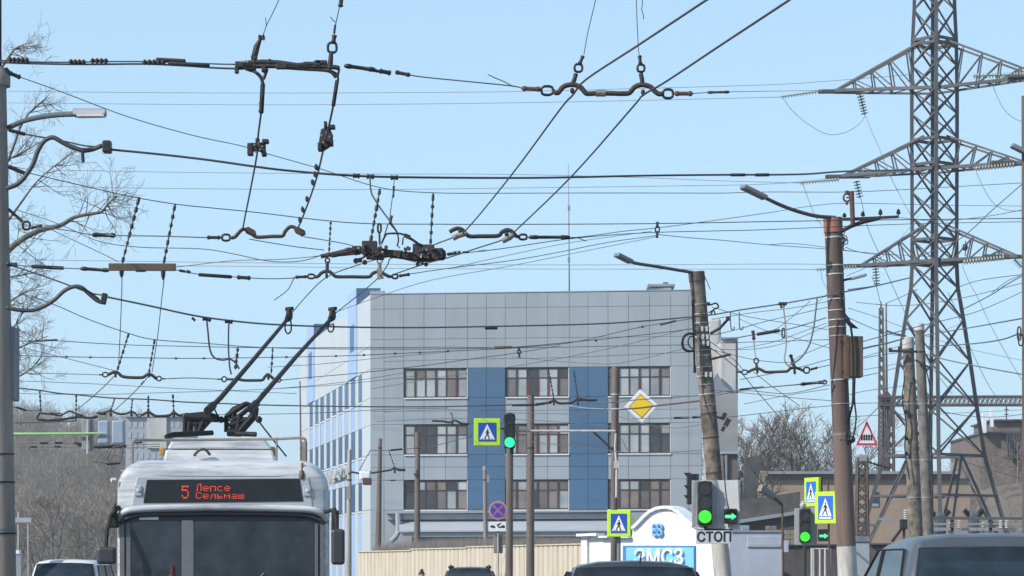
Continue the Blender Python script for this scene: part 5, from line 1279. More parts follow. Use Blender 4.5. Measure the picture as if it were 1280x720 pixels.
# ================================================================== PERSON on the crossing
def person(x, y, h, label):
    o = thing('person', (x, y, 0), label, 'person'); s = h / 1.7
    J = {'pel': (0, 0, .93, .135), 'wst': (0, .01, 1.08, .12), 'cst': (0, 0, 1.28, .145), 'nk': (0, .01, 1.44, .055), 'nk2': (0, 0, 1.50, .052), 'hd': (0, -.015, 1.58, .085), 'hd2': (0, -.01, 1.66, .07)}
    E = [('pel', 'wst'), ('wst', 'cst'), ('cst', 'nk'), ('nk', 'nk2'), ('nk2', 'hd'), ('hd', 'hd2')]
    for q, sd in (('l', -1), ('r', 1)):
        f = .16 * sd
        J.update({q + 'sh': (sd * .17, 0, 1.38, .06), q + 'el': (sd * .23, f * .5, 1.10, .043), q + 'wr': (sd * .24, -.08 - f * .7, .86, .03), q + 'ha': (sd * .24, -.11 - f * .7, .77, .035),
                  q + 'hp': (sd * .09, 0, .90, .09), q + 'kn': (sd * .10, f - .05, .49, .058), q + 'an': (sd * .10, f * 1.6 + .03, .09, .04), q + 'to': (sd * .11, f * 1.6 - .14, .035, .035)})
        E += [('cst', q + 'sh'), (q + 'sh', q + 'el'), (q + 'el', q + 'wr'), (q + 'wr', q + 'ha'), ('pel', q + 'hp'), (q + 'hp', q + 'kn'), (q + 'kn', q + 'an'), (q + 'an', q + 'to')]
    ks = list(J); me = bpy.data.meshes.new('b'); me.from_pydata([V(J[k_][:3]) * s for k_ in ks], [(ks.index(a), ks.index(b)) for a, b in E], [])
    ob = bpy.data.objects.new('b', me); C.objects.link(ob)
    ob.modifiers.new('s', 'SKIN'); ob.modifiers.new('d', 'SUBSURF').levels = 2
    for i, k_ in enumerate(ks):
        me.skin_vertices[0].data[i].radius = (J[k_][3] * s, J[k_][3] * s); me.skin_vertices[0].data[i].use_root = (k_ == 'pel')
    dg = bpy.context.evaluated_depsgraph_get(); m2 = bpy.data.meshes.new_from_object(ob.evaluated_get(dg)); bpy.data.objects.remove(ob)
    m2.name = 'body'
    for nm_ in ('skin', 'coat_cloth'): m2.materials.append(MATS[nm_])
    for p in m2.polygons: p.use_smooth = True; p.material_index = 0 if p.center.z > 1.46 * s else 1
    b = bpy.data.objects.new('body', m2); C.objects.link(b); b.parent = o
    m = MB(); hc = V((0, .015, 1.635)) * s
    vs = []; fs = []
    for i in range(9):
        for j in range(14):
            a = math.pi * .62 * i / 8; t = 2 * math.pi * j / 14; rr = .098 * s
            vs.append(hc + V((math.sin(a) * math.cos(t) * rr * .95, math.sin(a) * math.sin(t) * rr * 1.1 + (a * .012), math.cos(a) * rr)))
    for i in range(8):
        for j in range(14): fs.append((i * 14 + j, i * 14 + (j + 1) % 14, (i + 1) * 14 + (j + 1) % 14, (i + 1) * 14 + j))
    m.add(vs, fs); hr = m.build('hair', 'hair', o, local=True, smooth='all')
    MB().lathe(hc + V((0, .02, .07)) * s, hc + V((.01, .03, .155)) * s, [(0, .03), (.3, .05), (.7, .04), (1, .012)], 8).build('hair_bun', 'hair', hr, local=True, smooth='all')
    m = MB(); m.lathe(V((0, -.10, 1.60)) * s, V((0, -.12, 1.57)) * s, [(0, .012), (.6, .018), (1, .01)], 6); m.build('nose', 'skin', o, local=True)
    return o
person(PX(527, 62.5), 62.5, 1.46, 'person with dark hair crossing the road before the beige fence, only the head in view')
# ================================================================== OVERHEAD NETWORK
TW = 'contact wires of the trolleybus line'
def hanger(label, D, arm, w, rings=(), rods=(), chains=(), extra=None, m='iron', cat='wire hanger', name='wire_hanger', arm_name='arm', group=None, sp=True):
    o = thing(name, P(arm[0][0], arm[0][1], D), label, cat, group); k = F / D
    p3 = px(arm, D); am = MB().tube(spline(p3, 4) if sp else p3, w / k / 2, 8)
    for (x0, y0, x1, y1, ww) in rings:
        yc = (y0 + y1) / 2; e = min((arm[0], arm[-1]), key=lambda q: abs(q[0] - (x0 + x1) / 2)); xe = x1 - ww * .4 if e[0] > x1 - 1 else (x0 + ww * .4 if e[0] < x0 + 1 else None)
        if xe is not None: am.tube([P(e[0] + (.8 if e[0] < xe else -.8) * -1, e[1], D), P(xe, yc, D)], w / k * .42, 8)
    am.build(arm_name, m, o, smooth='all')
    for (x0, y0, x1, y1, ww) in rings: fitting(o, 'ring', P(x0, y0, D), P(x1, y1, D), ww / k, 'ins_black')
    for (x0, y0, x1, y1, ww, mm) in rods: fitting(o, 'rod', P(x0, y0, D), P(x1, y1, D), ww / k, mm)
    for (x0, y0, x1, y1, ww) in chains: fitting(o, 'chain', P(x0, y0, D), P(x1, y1, D), ww / k, 'ins_black')
    if extra: extra(o, D, k)
    return o
def clamp(o, D, k, pts, w=4, m='iron', name='contact_clamp'):
    mb = MB()
    for x, y in pts: mb = MB(); mb.lathe(P(x, y, D), P(x + .6, y + 7, D), [(0, w / k * .35), (.4, w / k * .55), (.8, w / k * .5), (1, w / k * .25)], 8); mb.build(name, m, o, smooth=True)

# H1 upper right hanger
D1 = 22.1
def e1(o, D, k):
    MB().tube(px([(745, 116.5), (757, 116.6)], D), 4.3 / k, 8).build('tape', 'pole_grey', o, smooth=True)
    for (xa, ya), (xb, yb), (r0, r1), (c, d) in (((715.3, 106), (720, 92), (716.5, 78.5), (729.5, 91.5)), ((803, 106), (801, 92), (795.2, 79), (807.2, 91.5))):
        MB().tube(px([(xa, ya), ((xa + xb) / 2 + .5, (ya + yb) / 2), (xb, yb)], D), 2.8 / k, 8).build('stem', 'iron', o, smooth=True)
        fitting(o, 'ring', P(r0, r1, D), P(c, d, D), 3.4 / k, 'ins_black')
    fitting(o, 'rod', P(724.5, 80, D), P(729, 69.5, D), 5.5 / k, 'iron'); fitting(o, 'rod', P(800.5, 80.5, D), P(799.5, 69, D), 5.5 / k, 'iron')
    clamp(o, D, k, [(715, 110), (803.5, 112)], 5)
hanger('big rusty two-arched hanger at the top right centre with two upright links', D1, [(693, 115.5), (697.5, 116), (700.5, 112.5), (705, 108), (715, 105.7), (725, 108.5), (730, 114), (734, 117), (745, 116.6), (760, 116.6), (782, 117), (788, 115), (792, 110), (797, 107), (804, 106), (813, 108.5), (819, 114.5), (824, 117.5), (828, 117)], 6.4,
       rings=((675, 106, 693, 120.5, 3.6), (827, 110, 843, 124.5, 3.6)), rods=((652, 110.5, 676, 111.5, 7, 'rust'), (843, 117, 866, 117, 7, 'rust')), extra=e1, m='iron_rust')
for i, (a, lb) in enumerate((([(730, 68), (731, 62), (735, 40), (744, 2), (750, -30)], 'thin kinked wire rising above the left link of the big rusty hanger'), ([(799, 68), (798, 60), (796.5, 30), (795.5, 2), (795, -30)], 'thin wire rising out of the top above the right link of the big rusty hanger'))):
    line('suspension_wire', lb, 'wire', a, 1.2, D1, 20)
line('frayed_wire', 'short frayed wire tuft dangling at the top edge above the big rusty hanger', 'wire', [(802, -8), (803, 4), (802, 12), (804, 18), (804.5, 24)], 1.1, 21)
line('span_wire', 'span wire running right from the big rusty hanger towards the pylon top arm', 'wire', [(865, 117), (878, 116), (900, 115), (960, 114), (1030, 113), (1062, 112)], 1.5, D1, 60, fits=(('rod', 884, 115.6, 912, 115, 4, 'iron', None),))
line('span_wire', 'span wire sloping from the crossing frame at the top left to the big rusty hanger', 'wire', [(513, 94), (530, 96.5), (580, 101.5), (640, 107.5), (653, 110.5)], 1.6, D1,
     fits=(('rod', 430, 82, 470, 87.5, 6.5), ('plain', 452, 85.5, 482, 90.5, 4), ('rod', 474, 88.5, 489, 91.5, 7), ('rod', 494, 90, 513, 94, 6, 'iron')))
line('frayed_wire', 'loose wire end sticking up from the span wire left of the big rusty hanger', 'wire', [(642, 108.5), (630, 102), (618, 97), (610, 93)], 1.3, D1)
# contact wires, right pair
ZC = [(22.1, 118), (31.3, 292)]
line('contact_wire', 'left wire of the long pair slanting down from the top right', 'wire', [(905, -14, 17), (880, 2, 17.6), (800, 55, 19.6), (733, 99, 21.7), (716, 119, 22.1), (700, 137, 22.8), (640, 218, 26.5), (585, 285, 30.9), (568, 296, 31.3), (545, 305, 32), (515, 318, 33.5)], 2.6, 22, group=TW)
line('contact_wire', 'right wire of the long pair slanting down from the top right', 'wire', [(1003, -12, 16.5), (985, 1, 17), (900, 57, 19), (834, 101, 21.4), (804, 119, 22.1), (790, 135, 22.8), (715, 220, 26.5), (648, 285, 30.9), (632, 298, 31.3), (600, 309, 32), (560, 322, 33.5), (530, 330, 34.5), (492, 343, 36)], 2.6, 22, group=TW)
line('contact_wire', 'left wire running from the dark crossing assembly to the left trolley pole head', 'wire', [(515, 318, 33.5), (480, 322, 34.5), (445, 332, 35.2), (409, 346, 36), (385, 368, 38.5), (365, 391, 41.2)], 1.7, 36, group=TW)
line('contact_wire', 'right wire running from the dark crossing assembly to the right trolley pole head', 'wire', [(530, 330, 34.5), (492, 322, 34.8), (484, 332, 35.2), (475, 345, 36), (455, 363, 38.2), (420, 391, 41.2)], 1.7, 36, group=TW)
line('contact_wire', 'short curved wire end pointing down left above the left trolley pole', 'wire', [(368, 346, 36), (364, 355, 36), (358, 364, 36.5), (343, 375, 37)], 1.4, 36)
# H2
def e2(o, D, k):
    clamp(o, D, k, [(575, 285), (633, 289)], 5)
    MB().tube(px([(566, 298), (573, 294.5), (583, 291.5)], D), 3.4 / k, 8).build('runner', 'pole_grey', o, smooth=True)
    MB().tube(px([(628, 301.5), (637, 297), (643, 292)], D), 3.4 / k, 8).build('runner', 'pole_grey', o, smooth=True)
hanger('black two-arched hanger in mid sky with a long rod to its right', 31.3, [(562, 290), (566, 287.5), (572, 285.5), (578, 287.5), (583, 293), (588, 295.5), (600, 295.3), (622, 294.8), (627, 290.5), (633, 287.5), (639, 289), (645, 295)], 5.2,
       rings=((647.5, 291.5, 660, 301, 3.2),), rods=((660, 296.5, 713, 296.5, 5.5, None),), extra=e2)
# left pair
line('contact_wire', 'jointed left wire hanging down from the top left crossing frame', 'wire', [(314, 88, 21.8), (324, 93, 21.8), (329, 103, 22), (328.5, 122, 22.6), (326, 145, 23.6), (322.5, 172, 24.8), (321.5, 192, 25.6), (313, 238, 28), (307, 268, 30), (303.5, 286, 31.2)], 3.0, 22, group=TW,
     fits=(('plain', 328.6, 104, 326.5, 142, 6, 'cable'), ('rod', 327, 127, 326.2, 141, 7), ))
line('contact_wire', 'jointed right wire hanging down from the top left crossing frame', 'wire', [(405, 86, 21.8), (415, 89, 21.8), (422.5, 96, 21.9), (420, 115, 22.4), (416, 135, 23.2), (411, 158, 24.2), (404, 188, 25.5), (395, 225, 27.3), (382, 262, 29.6), (373, 284, 31.2)], 3.0, 22, group=TW,
     fits=(('plain', 421.5, 100, 416.5, 133, 5, 'cable'),))
for i, (x, y, lb) in enumerate(((322, 184, 'dark bolted joint cluster on the left jointed wire'), (406, 172, 'larger dark bolted joint cluster on the right jointed wire'))):
    o = thing('wire_joint', P(x, y, 25), lb, 'fitting'); k = F / 25; m = MB()
    if i == 0:
        m.box(P(x, y, 25), (20 / k, .08, 10 / k)); m.box(P(x - 9, y + 3, 25), (7 / k, .1, 15 / k)); m.box(P(x + 7, y + 3, 25), (6 / k, .1, 17 / k), Matrix.Rotation(-.2, 3, 'Y')); m.box(P(x + 10, y - 7, 25), (8 / k, .1, 5 / k)); m.box(P(x, y - 8, 25), (5 / k, .06, 6 / k))
    else:
        m.prism([(-9 / k, -14 / k), (-3 / k, -16 / k), (6 / k, -10 / k), (10 / k, 4 / k), (5 / k, 14 / k), (-5 / k, 11 / k)], P(x, y, 25), UX, UZ, .1); m.box(P(x + 9, y - 13, 25), (8 / k, .1, 5 / k)); m.box(P(x + 1, y - 16, 25), (4 / k, .08, 8 / k)); m.box(P(x - 6, y + 12, 25), (5 / k, .12, 10 / k)); m.box(P(x + 8, y + 6, 25), (5 / k, .12, 9 / k))
    m.build('body', 'iron', o, bevel=.008)
    m = MB()
    for dx, dy in ((-4, -3), (2, -6), (3, 3), (-2, 6), (6, -1)): m.lathe(P(x + dx, y + dy, 24.95), P(x + dx, y + dy, 24.9), [(0, 1.5 / k), (1, 1.2 / k)], 6)
    m.build('bolt', 'zinc', o)
o = thing('wire_clip_row', P(395, 225, 27.3), 'row of small dark clips along the lower right jointed wire', 'clip')
for i, (x, y) in enumerate(((396, 209), (394.5, 218), (391.5, 228), (384.5, 249), (379, 262), (375.5, 275))):
    d_ = 26.6 + i * .8; MB().lathe(P(x - 1.5, y - 4, d_), P(x + .5, y + 4, d_), [(0, .008), (.3, .024), (.7, .026), (1, .008)], 6).build('clip', 'ins_black', o)
def e4(o, D, k):
    for x, y in ((307, 289), (369, 289)): MB().prism([(-5 / k, 3 / k), (0, 6 / k), (9 / k, 1 / k), (10 / k, -4 / k), (3 / k, -5 / k), (-3 / k, -2 / k)], P(x + 3, y, D - .03), UX, UZ, .06).build('contact_clamp', 'iron_rust', o, bevel=.006)
hanger('pale rusty two-arched hanger left of centre under the two jointed wires', 31.2, [(289.5, 297.5), (294, 296), (298, 291.5), (304, 286.5), (312, 289), (318, 295), (324, 296.5), (340, 295.5), (353, 295), (356, 290), (361, 284.5), (366, 283.5), (374, 288), (379, 295)], 4.6,
       rings=((276, 291.5, 289, 302.5, 3.2),), rods=((258.5, 296.8, 276, 297, 5.4, None),), extra=e4, m='iron_rust')
line('span_wire', 'span wire through a black insulator left of the pale rusty hanger', 'wire', [(10, 262), (24, 275), (36, 283), (50, 284), (85, 288), (115, 293.5), (146, 294.5), (200, 295.2), (258, 297)], 1.5, 38, 31.2, fits=(('plain', 10, 261, 30, 279, 4, 'cable'), ('ring', 27, 275.5, 39, 288.5, 3.2), ('rod', 38, 285, 53, 282, 5), ('rod', 115, 293.5, 145, 294.3, 6.5)))
line('span_wire', 'wire from the pale rusty hanger down to the dark crossing assembly, upper', 'wire', [(380, 296), (405, 300), (430, 304.5), (446, 309)], 1.4, 31.2, 33)
line('span_wire', 'wire from the pale rusty hanger down to the dark crossing assembly, lower', 'wire', [(312, 299), (335, 303), (370, 308.5), (405, 312.5)], 1.4, 31.2, 33)
line('span_wire', 'sagging wire in the left sky ending at the dark crossing assembly', 'wire', [(20, 262), (60, 275), (90, 287), (125, 302), (175, 309), (250, 311), (290, 317), (330, 325.5), (357, 327.5), (380, 325.5), (403, 319)], 1.2, 38, 33)
line('span_wire', 'short straight wire meeting the left end of the crossing assembly', 'wire', [(220, 334), (290, 326), (345, 324.5), (385, 321.5), (403, 319)], 1.1, 34, 33)
line('span_wire', 'short slanting wire reaching the brown bar in the left sky', 'wire', [(60, 285), (85, 297), (115, 311), (148, 327)], 1.2, 38, 36)
line('span_wire', 'short slanting wire behind the bare tree twigs', 'wire', [(20, 304), (32, 314), (45, 324), (58, 333)], 1.1, 40)

# top-left crossing frame and feeder pair
def eT(o, D, k):
    MB().tube(px([(296, 82), (306, 79), (330, 77.5), (348, 78.5), (372, 82), (395, 80), (408, 79)], D), 3.4 / k, 8).build('upper_bar', 'iron', o, smooth=True)
    m = MB()
    for x, y, w, h in ((300, 81, 12, 8), (313, 84, 14, 8), (337, 77, 4, 6), (352, 83, 14, 7), (384, 80, 10, 5), (397, 79, 8, 7), (402, 78, 14, 5), (296, 88, 5, 8), (330, 86, 6, 9)): m.box(P(x, y, D), (w / k, .05, h / k))
    m.build('clamp', 'iron', o, bevel=.008)
    m = MB()
    for x in (301, 305, 309): m.box(P(x, 77, D - .05), (2.4 / k, .02, 2 / k))
    m.build('bolt', 'zinc', o)
    MB().tube(px([(318, 84), (318, 71), (321, 58), (326, 48)], D), [2.6 / k, 4 / k, 4 / k, 1.8 / k], 8).build('hook', 'iron', o, smooth=True)
    m = MB(); m.box(P(317.5, 72, D), (7 / k, .05, 4 / k)); m.box(P(327, 47, D), (8 / k, .05, 3 / k), Matrix.Rotation(.5, 3, 'Y')); m.tube(px([(324, 49), (326, 44)], D), 1.8 / k, 6); m.tube(px([(330, 49), (329, 44)], D), 1.8 / k, 6); m.build('shackle', 'iron', o)
    MB().tube(px([(412, 86), (413, 78), (414, 66)], D), [3.4 / k, 3.3 / k, 2.6 / k], 8).build('stem', 'iron', o, smooth=True)
    fitting(o, 'ring', P(408, 51.5, D), P(422.5, 67.5, D), 3.6 / k, 'ins_black')
    fitting(o, 'rod', P(416.5, 54, D), P(418.3, 43.5, D), 7 / k, 'iron')
    MB().tube(spline(px([(310, 87), (319, 90), (326, 97), (328.5, 105)], D)), 2.1 / k, 8).build('guide', 'iron', o, smooth=True)
    MB().tube(spline(px([(334, 86), (332, 92), (329.5, 99)], D)), 2.0 / k, 8).build('guide', 'iron', o, smooth=True)
    MB().tube(spline(px([(352, 84.5), (380, 86.5), (405, 88), (414, 90.5), (420, 97)], D)), 2.0 / k, 8).build('guide', 'iron', o, smooth=True)
    MB().tube(spline(px([(408, 83.5), (418, 84), (423.5, 86), (422, 95)], D)), 1.6 / k, 8).build('guide', 'iron', o, smooth=True)
hanger('long dark crossing frame at the top left with two upright hooks', 21.8, [(294, 83), (300, 84.5), (315, 83), (345, 82.5), (372, 83.5), (400, 83), (418, 84), (424, 85.5)], 6.0, extra=eT, name='wire_crossing', cat='wire fitting')
line('suspension_wire', 'thin wire leaving the top edge above the left hook of the crossing frame', 'wire', [(328.5, 45), (331, 38), (333, 32), (340, 18), (348, 1), (356, -18)], 1.3, 21.8, 20)
line('frayed_wire', 'loose upright wire end beside the left hook of the crossing frame', 'wire', [(333, 33), (332.5, 28), (332, 22)], 1.1, 21.8)
line('suspension_wire', 'thin wire with a black insulator leaving the top edge above the right ring hook', 'wire', [(418, 44), (419, 34), (421, 24), (424, 10), (426, -10)], 1.4, 21.8, 20.5, fits=(('rod', 425.5, 9, 427, -4, 7), ('plain', 417.6, 42, 419, 31, 3, 'iron')))
line('frayed_wire', 'loose wire end left of the right ring wire at the top', 'wire', [(420, 28), (416, 25), (413, 21)], 1.2, 21.8)
line('feeder_cable', 'lower thick cable entering from the top left edge towards the crossing frame', 'cable', [(-10, 77.5), (40, 79.5), (110, 80.5), (180, 80), (235, 82.5), (270, 85), (300, 86)], 2.6, 22, fits=(('rib', 10, 74.5, 36, 75.5, 8, 'iron_rust'), ('rib', 86, 77, 107, 77.5, 7.5, 'iron_rust'), ('rib', 113, 76, 135, 76.3, 8, 'iron_rust'), ('rib', 178, 77.8, 207, 77.5, 8, 'iron_rust'), ('plain', 195, 74.5, 232, 76.5, 5.5, 'iron'), ('plain', 210, 79, 262, 82, 5, 'iron')))
line('feeder_cable', 'upper thin cable of the pair entering from the top left edge', 'cable', [(-10, 75), (12, 76), (45, 77.5), (90, 77.8), (140, 77), (180, 77), (220, 78), (270, 80), (296, 80.5)], 1.8, 22.1)
line('span_wire', 'long wire falling from the left pole top across the sky to the feeder', 'wire', [(12, 92), (28, 97.5), (80, 116), (160, 146), (240, 169), (300, 182), (333, 192), (400, 211), (475, 234.5), (542, 241), (640, 241.5), (760, 241.2), (905, 241.5)], 1.5, 40, 55, fits=(('plain', 6, 86, 12, 93, 7, 'cable'), ('rod', 11, 91, 26, 97, 6.5)))
# feeder S3 with curved hose
o = line('feeder_hose', 'thick black curved hose from the left pole to a square block, upper of two', 'hose', [(8, 236), (25, 228), (40, 208), (47, 190), (55, 177), (66, 172), (78, 178), (88, 183), (103, 188), (115, 187), (128, 182)], 6.2, 39.5)
b = thing('hose_block', P(133, 182, 39.5), 'black square end block of the upper curved hose', 'block'); hx(MB(), 127.5, 138, 175, 190, 39.4, 39.6).build('body', 'ins_black', b, bevel=.02); MB().tube(px([(103, 188), (103.5, 196), (104, 203)], 39.5), .028, 6).build('tail', 'ins_black', b)
line('feeder_cable', 'cable under the street lamp running along the upper curved hose', 'cable', [(8, 162), (25, 166.5), (55, 172), (82, 177), (105, 182), (128, 184)], 2.0, 39.8, fits=(('plain', 11, 162.5, 32, 168, 4.5, 'cable'),))
line('feeder_cable', 'thick horizontal feeder cable from the upper curved hose across the whole sky', 'cable', [(138, 187, 39.5), (200, 193, 39.6), (260, 200, 39.7), (320, 208.5, 39.8), (362, 213.5, 40), (430, 219, 40.3), (500, 221.5, 41), (640, 222.5, 43), (720, 221.5, 44), (810, 219.5, 45.5), (913, 218.5, 47), (960, 218.5, 48), (1010, 217.5, 50), (1060, 214, 53), (1140, 212.5, 60)], 3.0, 40,
     fits=(('plain', 913, 218.6, 932, 218.6, 4, 'ins_black'), ('plain', 944, 218.7, 962, 218.5, 4.2, 'ins_black'), ('rod', 441, 219.5, 450, 220, 7), ('rod', 458, 220.5, 468, 221, 7), ('rod', 488, 222, 498, 222, 7)))
line('messenger_wire', 'messenger wire from the left pole carrying the two chains of the brown bar', 'wire', [(10, 207), (28, 214), (60, 222), (120, 236), (165, 246), (218, 255), (270, 260.5), (320, 265.5), (400, 275), (460, 279.5), (550, 280.3), (640, 280.5), (820, 279.5), (960, 277), (1100, 275), (1280, 273)], 1.5, 39.5, 44, fits=(('plain', 10, 208, 32, 217, 5, 'cable'),))
# S5: brown bar and H3
def e5(o, D, k):
    for x, y0, y1 in ((152, 338, 347), (204, 338, 350)): MB().lathe(P(x, y0, D), P(x, y1, D), [(0, 3 / k), (.6, 2.6 / k), (1, 1 / k)], 8).build('contact_clamp', 'ins_black', o, smooth=True)
    m = MB(); m.box(P(176, 338.6, D), (12 / k, .06, 2.5 / k)); m.build('under_plate', 'ins_black', o)
o = thing('brown_insulator_bar', P(178, 334, 35), 'long brown rectangular bar hanging on two black chains in the left sky', 'insulator bar'); k = F / 35
m = MB(); m.hexa([P(135.5, 338.6, 35), P(220, 338.9, 35), P(220, 338.9, 35.12), P(135.5, 338.6, 35.12)], [P(135.5, 329, 35), P(220, 329.2, 35), P(220, 329.2, 35.12), P(135.5, 329, 35.12)])
m.build('bar', 'box_rust', o, bevel=.012); e5(o, 35, k)
for x0, y0, x1, y1 in ((174, 246.5, 152.5, 330), (219, 255, 204.5, 330)): fitting(o, 'chain', P(x0, y0, 35.1), P(x1, y1, 35.1), 4.6 / k)
line('span_wire', 'span wire with two black rods from the left pole to the brown bar', 'wire', [(10, 330.5), (40, 333), (78, 335), (100, 336), (137, 337)], 1.5, 39, 35, fits=(('rod', 8, 330, 22, 331.5, 7), ('plain', 39, 333, 80, 335.2, 4.6, 'cable'), ('rod', 100, 335.6, 137, 338, 5.6)))
line('span_wire', 'span wire with a jointed rod between the brown bar and the centre hanger', 'wire', [(220, 337.5), (234, 340), (250, 343), (290, 346), (313, 347.5), (340, 348.5), (370, 347.5)], 1.4, 35, 36, fits=(('plain', 224, 338, 232, 339.5, 3.5, 'ins_black'), ('rod', 233, 339, 238, 340.5, 5), ('plain', 248, 343.3, 290, 346.2, 4.5, 'cable'), ('rod', 296, 346.5, 313.5, 347.6, 6)))
line('dropper_wire', 'left long thin wire hanging from the brown bar to the small hanger below', 'wire', [(152.5, 345), (152, 370), (150, 420), (148, 460)], 1.5, 35, 44)
line('dropper_wire', 'right long thin wire hanging from the brown bar to the small hanger below', 'wire', [(205, 349), (202, 375), (197, 420), (190, 465)], 1.5, 35, 44)
def e3(o, D, k):
    MB().tube(px([(409, 341), (409, 327)], D), 2.2 / k, 8).build('stem', 'iron', o); MB().tube(px([(474.5, 342), (474.5, 330)], D), 2.4 / k, 8).build('stem', 'pole_grey', o)
    fitting(o, 'ring', P(405.5, 321.5, D), P(413, 329.5, D), 2.4 / k, 'iron'); fitting(o, 'ring', P(470.5, 322, D), P(478.5, 330, D), 2.2 / k, 'pole_grey')
    MB().prism([(-3 / k, -4 / k), (5 / k, -3 / k), (3 / k, 8 / k), (-3 / k, 10 / k)], P(474.5, 345, D - .03), UX, UZ, .05).build('contact_clamp', 'pole_grey', o)
    clamp(o, D, k, [(408, 341)], 3.5)
hanger('black two-arched hanger just above the office block corner, under the crossing assembly', 36, [(394.5, 346.5), (398, 345), (402, 341), (409, 338.8), (414, 341), (418.5, 345), (423, 346), (440, 346), (461, 346), (465, 342.5), (470, 340), (476, 340), (481, 343), (487, 346)], 4.3,
       rings=((383.5, 341.5, 394.5, 349.5, 2.8), (489, 341.5, 498.5, 349.5, 2.8)), rods=((369, 346.5, 384, 345.8, 4.6, None), (498.5, 345, 512.5, 342.8, 4.6, None)), chains=((413.5, 276, 411, 321, 3),), extra=e3)
line('span_wire', 'long wire rising gently from the centre hanger past the hanging ring to the right pole', 'wire', [(512, 342.5), (560, 335.5), (640, 325.5), (700, 315), (760, 303), (820, 294.5)], 1.3, 36, 45)
# assembly A1
def eA(o, D, k):
    m = MB()
    for x, y, w, h, r in ((462, 310, 19, 17, 0), (477, 316, 14, 10, .05), (493, 317, 22, 8, .06), (512, 320, 24, 9, .08), (522, 311, 12, 12, 0), (535, 315, 16, 18, 0), (548, 317, 12, 13, 0), (446, 311, 12, 6, -.1), (469, 322, 22, 5, .05), (452, 313, 6, 6, 0)): m.box(P(x, y, D), (w / k, .12, h / k), Matrix.Rotation(r, 3, 'Y'))
    m.build('housing', 'iron', o, bevel=.012)
    m = MB()
    rg = random.Random(2)
    for i in range(26): x = rg.uniform(452, 546); m.box(P(x, 311 + (x - 450) * .06 + rg.uniform(-5, 7), D - .08), (rg.uniform(2, 6) / k, .07, rg.uniform(2, 5) / k), Matrix.Rotation(rg.uniform(-.5, .5), 3, 'Y'))
    m.build('bolt_plate', 'iron_rust', o, bevel=.005)
    m = MB()
    for x, y in ((448, 310), (476, 306.5), (499, 309), (478, 315), (533, 312)): m.box(P(x, y, D - .12), (2.5 / k, .03, 2.5 / k))
    m.build('bolt', 'zinc', o)
    m = MB()
    for x, y, r in ((445, 326, 3.6), (450, 325.5, 3.0), (456, 328, 3.3), (522, 330.5, 2.6), (528, 329.5, 2.2), (532.5, 330.5, 2.8)): m.lathe(P(x, y, D - .05), P(x, y, D + .1), [(0, r / k), (1, r / k)], 10)
    m.tube(px([(444, 325), (452, 323), (458, 319)], D), 1.6 / k, 6); m.tube(px([(522, 329), (527, 325)], D), 1.6 / k, 6)
    m.build('roller', 'ins_black', o)
    fitting(o, 'ring', P(546, 311, D), P(558, 326, D), 5 / k, 'ins_black'); fitting(o, 'ring', P(471, 278.5, D), P(477.5, 292, D), 2.6 / k, 'iron'); fitting(o, 'ring', P(440.5, 307, D), P(450, 318, D), 2.6 / k, 'ins_black')
    MB().tube(px([(474.3, 292), (474.6, 306)], D), 1.3 / k, 6).build('stem', 'iron', o)
    for pts, w in (([(477, 306), (480, 296), (485, 280)], 1.6), ([(477, 304), (482, 294), (486, 292), (500, 292), (508, 295)], 2.6), ([(488, 280), (496, 290), (498, 300), (496.5, 308)], 2.2), ([(507, 295), (516, 300), (526, 307)], 3.6), ([(504, 297), (503, 306)], 2)):
        MB().tube(spline(px(pts, D - .06)), w / k / 2, 6).build('jumper_cable', 'cable', o, smooth='all')
    m = MB(); m.box(P(509, 295.5, D - .06), (8 / k, .06, 5 / k), Matrix.Rotation(.4, 3, 'Y')); m.build('jumper_clamp', 'iron', o)
hanger('big dark crossing assembly full of bolts and cables above the office block corner', 33.5, [(401, 320.5), (414, 318), (430, 316), (444, 313.5), (470, 317), (500, 321), (530, 325), (548, 322)], 5.5, rods=((404, 320, 440, 311, 6, 'iron_rust'), (412, 320, 452, 316, 5, 'iron')),
       chains=((475, 236, 463, 303, 4.6), (541.5, 242, 538, 307, 4.8)), extra=eA, name='crossing_assembly', cat='wire fitting', arm_name='beam')
line('span_wire', 'span wire with two black beads leaving the crossing assembly to the right', 'wire', [(556, 318), (575, 316.5), (586, 315.5), (610, 313), (640, 309), (700, 300), (760, 294), (820, 290.5), (900, 288.5), (960, 287), (1135, 280), (1290, 277)], 1.4, 33.5, 48, fits=(('plain', 559, 318, 566, 317, 4, 'ins_black'), ('rod', 566, 316.5, 571, 316, 5.5), ('rod', 571.5, 316, 576, 315.6, 5.5), ('plain', 578, 315.5, 586, 315, 3, 'cable'), ('plain', 598, 313.8, 608, 312.8, 2.4, 'zinc')))
line('feeder_cable', 'curved cable dropping from the feeder to the crossing assembly, left of two', 'cable', [(462.5, 222), (464, 240), (470, 252), (478, 264), (487, 276), (496, 290)], 2.2, 36, 33.5)
line('feeder_cable', 'nearly upright thin cable from the feeder to the crossing assembly, right of two', 'cable', [(493, 223), (491.5, 240), (489, 258), (487, 275)], 1.4, 36, 33.5, fits=(('rod', 492.3, 232, 491.5, 247, 3.2), ('rod', 489.5, 269, 487.5, 281, 4.5)))
o = line('span_wire', 'wire from mid sky rod to the hanging ring and on to the right', 'wire', [(712, 297.5), (740, 294.5), (780, 289), (815, 285.5), (860, 280), (960, 266), (1010, 258), (1050, 254.3), (1100, 254.5), (1180, 256.5), (1280, 257.5)], 1.3, 31.3, 60)
line('frayed_wire', 'loose wire end hanging right of the mid sky rod', 'wire', [(714, 296.5), (722, 297.5), (733, 301.5)], 1.1, 31.3)
